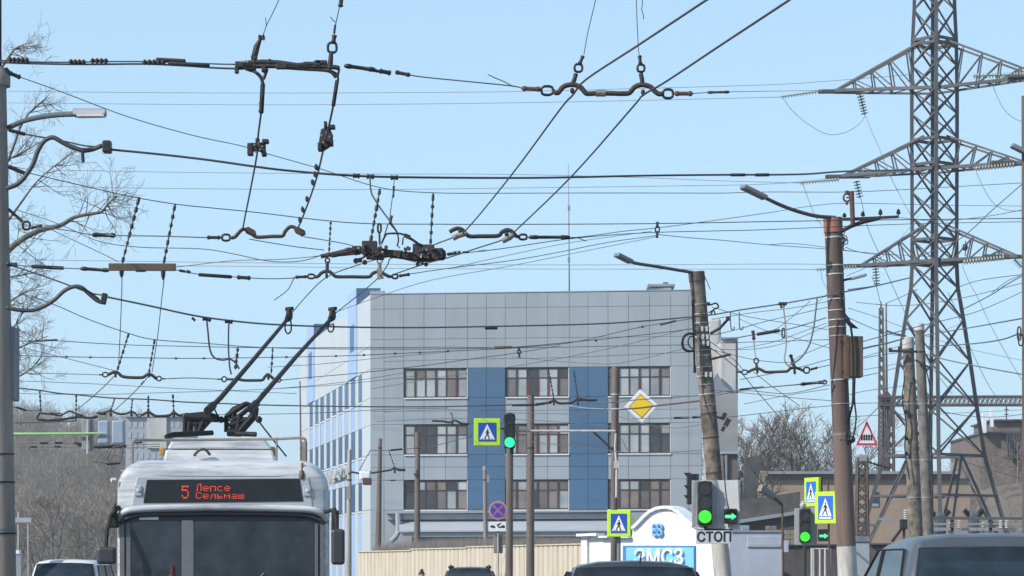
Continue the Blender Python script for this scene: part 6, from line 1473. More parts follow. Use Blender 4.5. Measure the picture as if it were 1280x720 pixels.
line('span_wire', 'wire from the hanging ring sagging right below the others', 'wire', [(821, 293), (860, 297), (910, 301), (960, 306), (1030, 311), (1085, 316)], 1.2, 45, 60)
o = thing('ring_weight', P(821.5, 287, 45), 'small black ring with two beads hanging where wires cross in mid sky', 'fitting'); k = F / 45
fitting(o, 'ring', P(818, 282.5, 45), P(825.3, 291, 45), 2.2 / k, 'ins_black'); fitting(o, 'rod', P(821.8, 277, 45), P(821.6, 284, 45), 4.4 / k); fitting(o, 'rod', P(821.5, 290, 45), P(821.3, 297.5, 45), 4.2 / k)
# S4 second feeder
line('feeder_hose', 'thick black curved hose from the left pole to a block, lower of two', 'hose', [(8, 384), (20, 387), (40, 388), (55, 383), (68, 375), (80, 364), (92, 358.5), (102, 359.5), (112, 368), (122, 376), (130, 378.5)], 5.4, 39.5)
b = thing('hose_block', P(130, 374, 39.5), 'black tilted end block of the lower curved hose', 'block'); m = MB(); m.box(P(130, 373.5, 39.5), (.085, .1, .175), Matrix.Rotation(R(12), 3, 'Y')); m.build('body', 'ins_black', b, bevel=.015); MB().tube(px([(102, 359), (114, 366), (124, 374)], 39.45), .014, 6).build('tail', 'ins_black', b)
line('feeder_cable', 'wire from the left pole over the lower curved hose', 'cable', [(12, 330.5), (30, 337), (60, 347), (90, 358), (112, 366), (128, 369)], 1.9, 39.6)
line('feeder_cable', 'thick feeder cable from the lower curved hose across the building top to the right pole', 'cable', [(135, 371.5, 39.5), (190, 383, 40), (240, 394, 41), (285, 400.5, 42), (340, 405.5, 43.5), (420, 408.5, 45.5), (520, 409.5, 48), (640, 407.5, 51), (740, 405, 53), (800, 401.5, 54), (866, 396, 54.7), (893, 393, 54.8), (925, 387.5, 54.8), (978, 379.5, 54.9), (1032, 370, 54.8), (1060, 364, 55), (1090, 358.5, 57), (1140, 346.5, 65)], 2.5, 40,
     fits=(('rod', 240, 397, 244, 401, 4), ('rod', 253, 398, 264, 400, 6), ('rod', 281, 401.5, 291, 402.5, 6), ('plain', 606, 410, 622, 410, 4, 'ins_black')))
line('feeder_cable', 'bent cable hanging from the second feeder, left of two', 'cable', [(258.5, 400), (260, 415), (262.5, 437), (268, 447), (278, 450), (287, 449), (294, 453), (299, 461)], 2.4, 43)
line('feeder_cable', 'straight cable hanging from the second feeder, right of two', 'cable', [(286, 402.5), (285.5, 420), (285.7, 440), (287, 458), (289, 468)], 2.2, 43)
# H6, H7
def small_ext(xs, y, wide=3):
    def f(o, D, k): clamp(o, D, k, [(x, y) for x in xs], wide)
    return f
hanger('small black hanger below the two long droppers in the left sky', 46, [(135, 468.5), (139, 466.5), (144, 464.8), (148, 466.5), (152, 470), (158, 471.5), (168, 472), (178, 471.8), (182, 469.5), (186, 467.5), (190, 469), (195, 473)], 3.9, rings=((127.5, 464.5, 135.5, 472, 2), (195, 469.5, 202.5, 477, 2)), rods=((124, 468.5, 128, 468.4, 2.4, None), (202.5, 473.5, 207, 473.5, 2.4, None)), chains=((161, 416.5, 146.5, 463, 3.2), (193.5, 424, 186, 467, 3.2)), extra=small_ext((144, 186), 465))
hanger('small black hanger crossed by the left trolley pole', 46, [(300, 474.5), (306, 475.5), (320, 475.5), (328, 475), (331, 471), (335, 468), (339, 471), (343, 474.5)], 3.6, rings=((276.5, 470, 284, 478, 2), (345, 471.5, 351.5, 478.5, 2)), rods=((272, 474, 277, 474, 2.4, None), (351, 475, 354, 475, 2, None)), chains=((297.5, 434, 294, 462, 4), (341, 434, 339, 467, 3.2)), extra=small_ext((335,), 468))
line('messenger_wire', 'messenger wire falling from the lower left to the second feeder droppers', 'wire', [(40, 370), (72, 382.5), (110, 399), (160, 416.5), (193, 424.5), (260, 429.5), (320, 434), (400, 436), (480, 436.3), (560, 436), (640, 434), (720, 427), (800, 419), (866, 411)], 1.4, 46, 54)
line('span_wire', 'wire with a dark sleeve low in the left sky', 'wire', [(20, 426.5), (72, 426), (110, 428.5), (170, 431.5), (240, 433), (320, 434.5), (430, 434.5), (560, 434), (640, 435)], 1.2, 48, 54, fits=(('plain', 35, 426.6, 72, 424.8, 2.8, 'wire_far'),))
line('span_wire', 'beaded wire crossing low in the left sky and in front of the facade', 'wire', [(20, 444.5), (85, 446), (150, 447), (250, 448), (320, 447), (355, 446.5), (440, 444.5), (494, 442), (560, 439), (640, 435), (715, 428), (800, 409), (866, 398)], 1.3, 48, 54.5, fits=tuple(('rod', x - 1.5, y, x + 1.5, y, 3.2) for x, y in ((83, 446), (113, 446.6), (220, 448), (255, 448), (358, 446.3), (420, 445), (455, 443.8), (494, 442), (525, 440.8), (560, 439), (745, 425.6), (803, 408.5))) + (('plain', 618, 434.5, 640, 434, 3.6, 'rust'), ('plain', 825, 406, 845, 401, 2.6, 'rust')))
line('span_wire', 'span wire left of the small hanger in the left sky', 'wire', [(20, 466.5), (70, 467), (124, 468.5)], 1.2, 48, 46)
line('span_wire', 'span wire between the two small hangers in the left sky', 'wire', [(206, 473.5), (240, 472.5), (274, 474)], 1.2, 46)
line('span_wire', 'span wire rising from the crossed small hanger across the facade', 'wire', [(353, 475), (390, 471.5), (430, 468), (460, 465), (500, 460.5), (545, 455), (590, 448.5), (640, 442), (700, 432)], 1.2, 46, 54)
line('span_wire', 'slanting wire meeting the small hanger from the upper left', 'wire', [(30, 435), (75, 446), (105, 453.5), (142, 463)], 1.0, 48, 46)
line('contact_wire', 'left slanting wire below the small left hanger', 'wire', [(146, 467), (128, 485), (110, 501), (95, 513)], 1.6, 46, 54, group=TW)
line('contact_wire', 'right slanting wire below the small left hanger', 'wire', [(186, 470), (170, 488), (152, 505), (138, 517)], 1.6, 46, 54, group=TW, fits=(('rod', 180, 476.5, 176.5, 480.5, 3),))
line('messenger_wire', 'lower messenger wire carrying the far row of chains on the left', 'wire', [(20, 485), (50, 488), (72, 491.5), (96, 493.5), (140, 497.5), (190, 499.5), (230, 502.5), (280, 504.5), (320, 506), (420, 508), (520, 508.5), (585, 507.5), (640, 506), (666, 505.5)], 1.8, 54, 60)
line('span_wire', 'very faint upper wire of the far row on the left', 'wire', [(20, 492), (120, 493), (200, 491), (320, 487), (420, 481), (520, 470)], .9, 60, 70)
line('span_wire', 'faint wire along the far hanger row below the trolley pole bases', 'wire', [(228, 519), (300, 518), (390, 516.5), (480, 512), (560, 510)], 1.0, 54, 60)
# far hanger row
hanger('angular bent far hanger at the far left end of the row over the brown hill', 54, [(50, 516), (46, 522), (47.5, 524.5), (60, 525.5), (80, 524), (98, 521), (112, 522.5), (122, 521)], 3.0, chains=((49.7, 487.5, 51, 515, 2.4), (95.3, 492.5, 95, 526, 2.4)), sp=False)
hanger('far hanger with two droppers over the brown hill, second from the left', 54, [(51, 516), (60, 517.5), (64, 516.5), (75, 519.5), (82, 516), (88, 514), (95, 517), (104, 520)], 2.2, rings=((66, 516, 78, 520, 1.4),), extra=small_ext((95,), 517, 3))
hanger('far hanger with slanted droppers before the grey signal panels', 54, [(122, 516), (128, 517.5), (133, 515), (138.5, 513), (143, 515.5), (150, 517.5), (158, 517), (164, 514.5), (170, 517)], 2.6, rings=((128, 514, 133, 519, 1.4), (171, 517, 177, 522, 1.6)), chains=((143.5, 498, 138.5, 513, 2.6), (165.5, 499, 164, 515, 2.6)), extra=small_ext((138, 164), 514, 3))
hanger('far black hanger with upright droppers left of the trolley pole bases', 54, [(177, 519), (181, 517), (185.5, 515), (190, 517.5), (195, 520), (204, 520), (212, 519), (217, 515.5), (222, 518.5), (226, 519.5)], 3.4, rings=((226.5, 516.5, 231, 521.5, 1.6),), chains=((185.4, 494.5, 185.4, 515, 3), (216, 493, 217.3, 516, 3)), extra=small_ext((185, 217), 515, 3))
line('span_wire', 'dark thick wire low over the brown hill at the left', 'wire', [(12, 528.3), (40, 528), (70, 527), (95, 526)], 2.0, 54)
line('span_wire', 'thin wire low over the brown hill with a dark sleeve', 'wire', [(12, 508), (22, 509.5), (30, 512.5), (52, 513.5)], 1.4, 54, fits=(('plain', 20, 509, 33, 513, 2.6, 'cable'),))
line('span_wire', 'dashed looking wire low across the hill under the green arm, upper', 'wire', [(12, 556), (60, 553.5), (100, 555), (125, 557.5), (155, 556.5), (200, 555)], 1.0, 62, fits=(('plain', 50, 554, 60, 553.6, 2.4, 'cable'), ('plain', 69, 553.6, 78, 553.6, 2.4, 'cable'), ('plain', 93, 553.8, 106, 555.5, 2.6, 'cable'), ('plain', 110, 559, 158, 557.5, 3.4, 'cable'), ('plain', 168, 553.5, 178, 553, 2.2, 'cable')))
line('span_wire', 'dashed looking wire low across the hill under the green arm, lower', 'wire', [(12, 558.5), (60, 559), (110, 560), (150, 560), (200, 558)], 1.0, 62, fits=(('plain', 38, 558.6, 46, 558.6, 2.2, 'cable'), ('plain', 68, 558.3, 76, 558.3, 2.2, 'cable'), ('plain', 97, 557, 112, 558, 2.4, 'cable')))
line('loose_cable', 'tangle of thin black cable below the grey signal panels', 'cable', [(150, 531), (143, 541), (136, 548), (137, 556), (146, 553), (153, 545), (155, 553), (150, 558), (141, 560), (133, 575)], 1.4, 61)
line('loose_cable', 'drooping black wire with a dark bar left of the trolleybus roof', 'cable', [(155, 549), (153, 565), (151, 577), (142, 580.5), (133, 579), (124, 577.5), (115, 577)], 1.5, 61, fits=(('plain', 133, 580, 150, 579, 2.6, 'cable'),))
# across the facade
line('span_wire', 'dark wire running right in front of the facade between the signal poles', 'wire', [(745, 503.5), (769, 502.5), (800, 499.5), (866, 495), (890, 492.5), (905, 489), (924, 487.8), (960, 484), (1000, 480.5), (1034, 476.8)], 1.6, 66, 55, fits=(('plain', 924, 487, 955, 484, 2.6, 'cable'), ('rod', 1000, 480.5, 1030, 477.5, 4.6), ('ring', 1027, 474.5, 1034, 481, 2)))
line('span_wire', 'reddish wire reaching from the yellow diamond sign to the leaning pole', 'wire', [(770, 512), (800, 510), (822, 507), (845, 504.5), (880, 500.5)], 2.0, 69, 55.2, m='rust')
hanger('black bent hanger before the right blue facade strip', 66, [(640, 506.5), (666, 506), (680, 504.5), (689, 502), (692.5, 500), (697, 503.5), (704, 504.3), (715, 503.2), (720, 499.5), (723, 498.3), (735, 500.2), (746, 500)], 3.0, chains=((685.5, 460, 692.5, 500, 2.2), (717.5, 464, 722.5, 498, 2.2)), rods=((668, 506, 690, 502.5, 4, None), (722, 499.5, 741, 500.5, 3.4, None)), extra=small_ext((692, 722), 500, 2.6))
line('span_wire', 'white thin rope in front of the right blue facade strip', 'wire', [(712, 507), (730, 510), (765, 511.5), (783, 510)], 1.4, 66, m='white_band')
line('span_wire', 'thin faint wire sagging in front of the upper facade', 'wire', [(640, 446), (690, 451), (760, 455), (800, 449), (858, 435)], .9, 60, 55)
line('span_wire', 'straight thin wire before the upper facade left of the leaning pole', 'wire', [(640, 435), (700, 434), (770, 432.5), (862, 431)], 1.3, 56, 55)
line('span_wire', 'wire ending in a rope joint at the leaning pole below the diamond sign', 'wire', [(790, 523.5), (815, 523), (845, 522.4), (878, 521)], 1.3, 60, 55, fits=(('plain', 842, 522.5, 862, 522, 2.6, 'cable'), ('rod', 865, 521.8, 878, 521.2, 3.6)))
line('span_wire', 'lowest thin wire before the facade near the leaning pole', 'wire', [(640, 550), (700, 556), (790, 566), (840, 565), (885, 562)], .9, 70, 55)
line('span_wire', 'faint wire crossing the facade between the two lower window rows', 'wire', [(480, 515), (560, 512), (640, 516), (760, 518)], .9, 90, 80)
o = thing('ring_weight', P(649, 440, 55), 'small dark ring hanging on a wire before the upper facade', 'fitting'); k = F / 55
fitting(o, 'ring', P(645.7, 437, 55), P(652, 443, 55), 2.0 / k, 'ins_black'); fitting(o, 'rod', P(648.6, 433, 55), P(648.8, 438, 55), 3.4 / k); fitting(o, 'rod', P(649, 442.5, 55), P(649.3, 447, 55), 3.0 / k)
hanger('tiny dark bent hanger before the middle row of facade windows', 100, [(540, 526), (553, 526.5), (562, 528), (569, 525.5), (576, 529), (586, 530)], 2.6, chains=((564, 516, 567, 526, 2.0),), extra=small_ext((565,), 525, 2.6))
hanger('small hanger at the grey corner between the thin brown poles', 100, [(456, 590), (466, 591), (475, 589.5), (488, 587.5), (493, 585), (498, 587.5), (506, 588)], 2.4, chains=((486, 563, 493.5, 585, 1.8), (463, 563, 449, 588, 1.8)), rods=((456, 590, 464, 590.8, 4, None), (496, 586.8, 507, 587.5, 3.4, None)), extra=small_ext((493,), 585, 2.4))
line('span_wire', 'thin wire with dark fittings between the thin brown poles', 'wire', [(463, 563), (480, 563), (505, 561.5), (530, 559), (548, 556), (590, 545)], 1.2, 100, fits=(('plain', 488, 562.8, 503, 561.5, 2.4, 'cable'),))
line('span_wire', 'thin short wire with a dark bead below the middle windows', 'wire', [(475, 600), (490, 600.5), (505, 600)], .9, 100, fits=(('rod', 488, 600.5, 494, 600.5, 2.2),))
lamp = thing('facade_lamp', P(458, 600, 98), 'bulky white and brown lamp head before the sunlit facade corner', 'street lamp')
m = MB(); hx(m, 449, 463, 589, 600, 98, 98.4); m.build('lamp_head', 'sign_white', lamp, bevel=.06); m = MB(); hx(m, 453, 464, 597, 606, 97.9, 98.3); m.build('bracket', 'rust', lamp, bevel=.04)
m = MB().tube(px([(440, 590), (450, 592)], 98.2), .04, 6); m.tube([P(440, 590, 98.2), P(436, 592, 100)], .04, 6); m.build('arm', 'iron', lamp)
cl_ = thing('roof_clutter', P(420, 598, 150), 'pale ragged plastic cover hanging on the sunlit facade behind the trolleybus mirror', 'cover')
m = MB(); rg = random.Random(8)
for i in range(9): x = 410 + i * 3; m.box(P(x, 598 - i * 1.2 + rg.uniform(-2, 2), 150 + rg.uniform(-.1, .1)), (rg.uniform(.12, .24), .12, rg.uniform(.4, .8)), Matrix.Rotation(rg.uniform(-.4, .4), 3, 'Y'))
m.box(P(422, 600, 150.1), (1.2, .08, .35), Matrix.Rotation(-.3, 3, 'Y')); m.build('cover', 'concrete_white', cl_, bevel=.03)

# high-voltage lines to the pylon
HV = 'high-voltage conductors of the pylon'
for lb, pts, d0, d1, w in (
        ('highest faint conductor crossing the whole sky, below the street lamp level', [(10, 114), (160, 115.5), (320, 116.3), (480, 115.8), (640, 114.5), (800, 110.5), (960, 106), (1040, 101), (1142, 93)], 150, 142.4, .9),
        ('second highest faint conductor, ending at the top pylon string', [(10, 128.5), (160, 130), (320, 131), (480, 130.3), (640, 128.5), (800, 125.5), (976, 121.3)], 150, 142.4, .9),
        ('faint conductor above the thick feeder cable, ending at the middle pylon string', [(60, 212.5), (200, 215), (320, 216.3), (480, 217.5), (640, 218), (800, 222), (900, 226), (999, 228.7)], 150, 142.4, .9),
        ('faint conductor just below the thick feeder cable', [(30, 232.5), (160, 234.8), (320, 236.5), (480, 236.8), (640, 235), (800, 233), (960, 230), (1052, 222)], 150, 142.4, .9),
        ('faint conductor passing behind the crossing assembly, ending at the bottom pylon string', [(20, 324.5), (160, 326.5), (320, 328.5), (480, 330.2), (640, 331), (800, 331), (960, 330), (1032, 330.3)], 150, 142.4, .9),
        ('lowest of the faint conductors in the clear sky', [(160, 332), (320, 333), (480, 335.3), (640, 336.2), (800, 336.4), (960, 336.4), (1020, 337)], 150, 142.4, .9)):
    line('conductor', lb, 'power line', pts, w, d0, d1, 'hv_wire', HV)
for lb, pts, d0, d1, w in (
        ('jumper loop hanging below the top left pylon arm', [(978, 121.5), (990, 138), (1010, 155), (1035, 168), (1058, 165), (1075, 154), (1081, 145)], 142.4, 142.4, 1.0),
        ('long lead dropping from the top left insulator into the pylon', [(1082, 145), (1090, 165), (1098, 183), (1113, 220), (1128, 250), (1141, 274)], 142.4, 141, 1.0),
        ('lead dropping from the middle left insulator towards the substation', [(1076, 248), (1085, 285), (1097, 313), (1108, 340), (1118, 362), (1133, 395), (1152, 440), (1190, 492)], 142.4, 150, 1.0),
        ('slack lead below the middle string left of the steel pole', [(1003, 229), (1010, 248), (1020, 272), (1028, 282)], 142.4, 142.4, 1.0),
        ('slack lead beside the bottom string', [(1026, 337), (1028, 350), (1034, 365), (1023, 377)], 142.4, 142.4, .9),
        ('jumper loop at the middle right pylon arm', [(1219, 212), (1228, 232), (1240, 252), (1256, 262), (1280, 264)], 137, 137, 1.0),
        ('jumper loop at the top right pylon arm', [(1238, 98), (1246, 120), (1256, 138), (1268, 148), (1280, 153)], 137, 137, 1.0),
        ('lead falling from the bottom right arm behind the right edge', [(1202, 330), (1210, 350), (1222, 372), (1240, 410), (1265, 455), (1290, 495)], 137, 137, 1.0),
        ('lead in the right sky dropping steeply to the portal beam', [(1185, 365), (1200, 400), (1213, 435), (1235, 480), (1252, 505)], 145, 160, .9)):
    line('jumper_lead', lb, 'power line', pts, w, d0, d1, 'hv_wire')
# wires around the right poles
for lb, pts, w, d0, d1 in (
        ('thin wire passing level behind the ring bracket of the steel pole', [(900, 241.5), (960, 240), (1058, 240), (1140, 236.5), (1200, 233), (1280, 228.5)], 1.1, 60, 70),
        ('long wire slanting up to the right behind the pylon from the steel pole', [(1130, 328), (1175, 310), (1205, 295), (1240, 263), (1280, 228)], 1.3, 100, 90),
        ('wire from the ring in mid sky going level behind the steel pole', [(960, 306), (1000, 305), (1085, 316), (1180, 322)], 1.0, 60, 100),
        ('short wire from the top of the steel pole to the pylon side', [(1057, 309), (1070, 314), (1092, 317.5), (1130, 319)], 1.2, 55, 90),
        ('wire rising to the right past the lower pylon body, upper', [(1060, 362), (1100, 356), (1141, 346)], 1.5, 55, 75),
        ('wire at the lower right rising to the right edge, upper of the bundle', [(1205, 386), (1225, 376), (1245, 365), (1256, 357), (1290, 338)], 1.6, 90, 80),
        ('wire at the lower right rising to the right edge, lower of the bundle', [(1060, 432), (1140, 410), (1210, 393), (1240, 382), (1275, 366), (1290, 358)], 1.5, 56, 80),
        ('level wire in the right sky touching the right edge pole', [(1150, 420), (1210, 410), (1250, 403), (1278, 398)], 1.4, 80, 46),
        ('nearly level wire from the right edge pole ring to the pylon', [(1160, 433), (1212, 430), (1250, 425), (1274, 417)], 1.5, 80, 46),
        ('dark sagging wire in the lower right sky', [(1152, 441), (1180, 449), (1215, 456.5), (1250, 463), (1290, 470)], 1.6, 86, 70),
        ('thin wire sagging in the right sky under the bottom right arm', [(1200, 358), (1222, 351), (1250, 346.5), (1290, 342)], 1.2, 120, 110),
        ('thin wire fanning to the right edge, steep', [(1240, 366), (1258, 352), (1275, 344), (1290, 330)], 1.1, 100, 95),
        ('wire from the steel pole down to the pale top of the left paired pole', [(1060, 397), (1080, 406), (1100, 414), (1118, 419), (1132, 420)], 1.3, 55, 79.6),
        ('thick grey bundle between the rusty box and the paired pole', [(1075, 436.5), (1090, 433), (1105, 430), (1118, 426.5), (1130, 423)], 2.6, 55, 79.6),
        ('thick dark sleeve wire ending at the pale pole top', [(1108, 413.5), (1118, 417), (1132, 420)], 2.4, 76, 79.6),
        ('wire between the two upper insulators left of the steel pole', [(904, 425), (925, 421.5), (945, 418), (976, 413.5), (1000, 407.5), (1033, 397)], 1.6, 55, 55),
        ('thin wire descending from the leaning pole to the steel pole, top', [(880, 419), (905, 416), (960, 401), (1000, 392), (1034, 384)], 1.1, 55, 55),
        ('long diagonal wire from the upper right down to the left of the hanger', [(1013, 376), (995, 392), (975, 408), (960, 416)], 1.0, 58, 58),
        ('long thin diagonal behind the hanger near the leaning pole', [(925, 399), (957, 413), (985, 420), (1040, 436)], 1.0, 60, 58),
        ('thin level wire behind the hanger between the poles', [(900, 428.5), (960, 427), (1036, 424.5)], 1.1, 55, 55),
        ('faint slanting wire between the poles, rising right', [(900, 437), (945, 436), (985, 427.5), (1040, 405)], 1.0, 58, 57),
        ('faint slanting wire between the poles below the hanger top', [(880, 434), (905, 441), (945, 450), (985, 453), (1000, 445), (1040, 428)], 1.0, 55, 56),
        ('diagonal wire running down right from the leaning pole', [(884, 432), (905, 447), (925, 464), (940, 482), (960, 505), (985, 535), (1005, 560)], 1.5, 55, 75),
        ('diagonal thin wire crossing under the hanger to the lower right', [(942, 465), (965, 483), (985, 497), (1000, 508)], 1.1, 58, 62),
        ('thin wire running from the leaning pole to the hanger ring', [(884, 424), (900, 436), (920, 452), (930, 464)], 1.1, 55, 55),
        ('wire from the hanger insulator to the steel pole, upper', [(1022, 459.5), (1032, 457.5), (1045, 454), (1060, 450), (1078, 442)], 1.3, 55, 55),
        ('wire from below the hanger to the steel pole, lower', [(925, 474.5), (960, 468), (1000, 459), (1040, 448)], 1.1, 56, 57),
        ('low faint wire between the poles above the bare trees, upper', [(895, 494), (935, 488.5), (985, 492), (1037, 481)], 1.1, 56, 57),
        ('low faint wire between the poles above the bare trees, lower', [(895, 488), (960, 494), (1000, 498), (1040, 501)], 1.0, 60, 62),
        ('faint wire right of the rusty box to the paired poles, upper', [(1078, 448), (1105, 443), (1132, 440)], 1.2, 55, 80),
        ('dark wire right of the steel pole to the paired poles, middle', [(1052, 476), (1080, 470), (1105, 464), (1130, 457)], 1.4, 55, 80),
        ('faint wire right of the steel pole to the paired poles, lower', [(1052, 496), (1080, 489), (1110, 485), (1130, 482)], 1.1, 56, 80),
        ('faint level wire in front of the slim lattice mast', [(1050, 504.5), (1100, 503.5), (1135, 502)], 1.0, 70, 80),
        ('thin wire hooking from the pylon foot to the steel pole behind the triangle sign', [(1105, 502, 62.3), (1096, 511, 62.3), (1083, 524, 62.3), (1072, 534, 60), (1061, 546, 55)], 1.3, 62.3, None),
        ('thin wire sloping from the middle sky to the leaning pole top', [(880, 343), (885, 355), (888, 362)], 1.0, 55, 55)):
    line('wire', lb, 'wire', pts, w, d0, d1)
def e8(o, D, k):
    fitting(o, 'ring', P(941.5, 447, D), P(949, 455, D), 2 / k, 'iron_rust'); MB().tube(px([(945.5, 455), (946.3, 463)], D), 1.8 / k, 6).build('stem', 'iron_rust', o)
    fitting(o, 'rod', P(941, 413, D), P(942.5, 425, D), 5 / k, 'iron_rust'); MB().tube(px([(942.3, 425), (943, 436), (944.5, 447)], D), .7 / k, 5).build('dropper', 'zinc', o)
    fitting(o, 'plain', P(946, 418, D), P(975, 413, D), 4.2 / k, 'iron'); fitting(o, 'ring', P(976.5, 409.5, D), P(982, 423, D), 2 / k, 'iron_rust')
    fitting(o, 'rod', P(988, 443, D), P(992, 455, D), 5 / k, 'iron'); MB().tube(px([(990.5, 452), (994, 461)], D), 2.2 / k, 6).build('stem', 'iron', o)
    clamp(o, D, k, [(946.3, 460), (993, 461)], 3.2)
hanger('rusty two-arched hanger between the leaning pole and the steel pole', 54.6, [(935, 465), (940, 462.5), (946.5, 460.5), (952, 462.5), (957, 465), (965, 465), (978, 464.5), (984, 464), (988, 460.5), (993, 459.5), (999, 461), (1004, 463.5)], 3.6, rings=((926.5, 461.5, 935, 469, 2), (1003.5, 458, 1013, 467.5, 2.4)), rods=((1013, 462, 1022, 459.5, 3.6, None), (921, 465, 927, 465, 3, None)), extra=e8, m='iron_rust')
line('feeder_cable', 'pale cable hanging from the feeder clamp to the rusty hanger, left of two', 'cable', [(978.5, 382), (980, 391), (982, 410), (982.5, 432), (980.5, 448), (983, 455), (988, 459)], 1.9, 54.5, m='zinc')
line('feeder_cable', 'black cable looping from the feeder to the rusty hanger, right of two', 'cable', [(1021.5, 373), (1019.5, 390), (1017, 410), (1012, 430), (1004, 444), (995, 452), (987, 456)], 2.2, 54.5)
o = thing('feeder_clamp', P(978.5, 381, 54.7), 'wide dark clamp on the feeder above the pale hanging cable', 'clamp'); hx(MB(), 973.5, 984, 377.5, 381, 54.55, 54.7).build('plate', 'iron', o, bevel=.01); hx(MB(), 976, 981, 381, 384.5, 54.55, 54.7).build('lug', 'iron', o, bevel=.01)
for i, (x, lb) in enumerate(((913, 'left'), (924, 'right'))):
    line('loose_cable', f'{lb} of two short hooked wire ends hanging below the feeder near the leaning pole', 'cable', [(x, 389.5), (x, 402), (x + 1, 411), (x + 4, 412), (x + 5, 408)], 1.6, 54.8)

# finer service wires among the right poles and across the middle
rg = random.Random(17)
for lb, pts, w, d0, d1 in (
        ('hair-thin wire low between the leaning pole and the steel pole, first from the bottom', [(905, 522), (950, 517), (1000, 511), (1040, 507)], 1.0, 62, 64),
        ('hair-thin wire climbing from the bare trees to the steel pole below the box', [(930, 505), (980, 495), (1036, 486)], 1.0, 60, 58),
        ('fine wire from the leaning pole top fitting fanning down to the right', [(890, 384), (930, 395), (985, 404), (1034, 412)], 1.0, 55, 56),
        ('fine wire rising from the tower block to the steel pole clamp', [(922, 436), (965, 428), (1005, 414), (1033, 404)], 1.0, 60, 56),
        ('fine wire just under the second feeder, right of the leaning pole', [(890, 399), (940, 391), (990, 385), (1034, 377)], 1.0, 55, 55),
        ('fine wire running up right from the rusty box to the pylon body', [(1080, 446), (1110, 437), (1150, 424), (1200, 405)], 1.0, 56, 100),
        ('fine wire from the rusty box level to the slim lattice mast', [(1080, 462), (1104, 458), (1130, 453)], 1.0, 56, 80),
        ('fine wire falling right behind the paired poles', [(1060, 385), (1100, 398), (1150, 417), (1210, 436), (1285, 452)], 1.0, 60, 110),
        ('fine wire curving up from the steel pole into the upper right sky', [(1058, 345), (1090, 330), (1120, 305), (1150, 268)], 1.0, 56, 100),
        ('fine sagging wire between the steel pole top and the right edge', [(1124, 272), (1170, 276), (1230, 271), (1290, 260)], 1.0, 55, 48),
        ('fine sagging wire below the bottom right arm reaching the right edge', [(1070, 378), (1130, 382), (1200, 373), (1285, 352)], 1.0, 57, 48),
        ('fine wire dropping left of the slim lattice mast', [(1090, 346), (1096, 360), (1100, 377)], 1.0, 150, 180),
        ('fine wire from the lightning rod tip to the pylon', [(1108, 379), (1125, 372), (1146, 362)], 1.0, 186, 142),
        ('fine wire level in front of the lower pylon panels', [(1060, 521), (1120, 518), (1180, 517), (1285, 512)], 1.0, 60, 100),
        ('fine wire sloping down across the pylon foot', [(1165, 560), (1200, 575), (1240, 588), (1285, 600)], 1.0, 100, 110),
        ('fine wire under the portal beam at the right', [(1165, 512), (1210, 520), (1250, 521), (1290, 516)], 1.0, 150, 160),
        ('fine wire across the facade just above the top window row', [(480, 452), (580, 449), (700, 447), (862, 440)], .9, 70, 56),
        ('fine wire slanting over the facade beside the left blue strip', [(465, 486), (560, 470), (660, 455), (760, 436), (860, 411)], .9, 70, 56),
        ('fine wire just over the middle facade windows', [(470, 527), (560, 523), (640, 524), (720, 529), (768, 534)], .9, 80, 70),
        ('fine beaded wire sagging before the middle facade windows right of the signal pole', [(771, 520), (810, 531), (845, 535), (882, 530)], .9, 70, 56),
        ('fine wire low in the left sky between the green arm and the hanger row', [(20, 476), (120, 480), (230, 486), (370, 492)], .9, 60, 66),
        ('fine wire crossing the sunlit facade from the trolley poles', [(335, 459), (400, 455), (470, 448), (560, 440)], .9, 48, 60),
        ('fine wire crossing the sunlit facade lower, towards the corner', [(330, 487), (400, 481), (463, 473), (540, 460)], .9, 48, 60),
        ('fine slanting wire in the sky right of the trolley pole heads', [(420, 390), (470, 372), (540, 350), (640, 332), (760, 308), (820, 296)], .9, 45, 50),
        ('fine wire leaving the centre hanger up right below the crossing assembly', [(560, 336), (640, 318), (715, 303), (815, 289)], .9, 37, 45)):
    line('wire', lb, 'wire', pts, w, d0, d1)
# ================================================================== TREES
def branch(mb, p, d, L, r, lvl, rg, tw, kids=4, up=.25, curl=.35, n=5, minr=.004, span=(.3, 1)):
    pts = [p]; k = 4 if lvl > 0 else 3; dd = d.normalized()
    for i in range(k):
        dd = (dd + V((rg.uniform(-1, 1), rg.uniform(-1, 1), rg.uniform(-1, 1))) * curl * .5 + UZ * up * .3).normalized()
        pts.append(pts[-1] + dd * L / k)
    rs = [max(minr, r * (1 - .75 * i / k)) for i in range(k + 1)]
    (mb if lvl > tw[1] else tw[0]).tube(pts, rs, n if r > .02 else 3, cap=False)
    if lvl <= 0: return
    for c in range(kids):
        t = span[0] + (span[1] - span[0]) * (c + rg.random()) / kids; i = min(k - 1, int(t * k)); q = pts[i].lerp(pts[i + 1], t * k - i)
        ax = (pts[i + 1] - pts[i]).normalized(); s = ax.orthogonal().normalized(); s.rotate(Matrix.Rotation(rg.uniform(0, 6.28), 3, ax))
        nd = (ax * rg.uniform(.5, 1) + s * rg.uniform(.5, .95) + UZ * up * .4)
        branch(mb, q, nd, L * rg.uniform(.42, .68), rs[i] * .55, lvl - 1, rg, tw, kids, up, curl, n, minr)
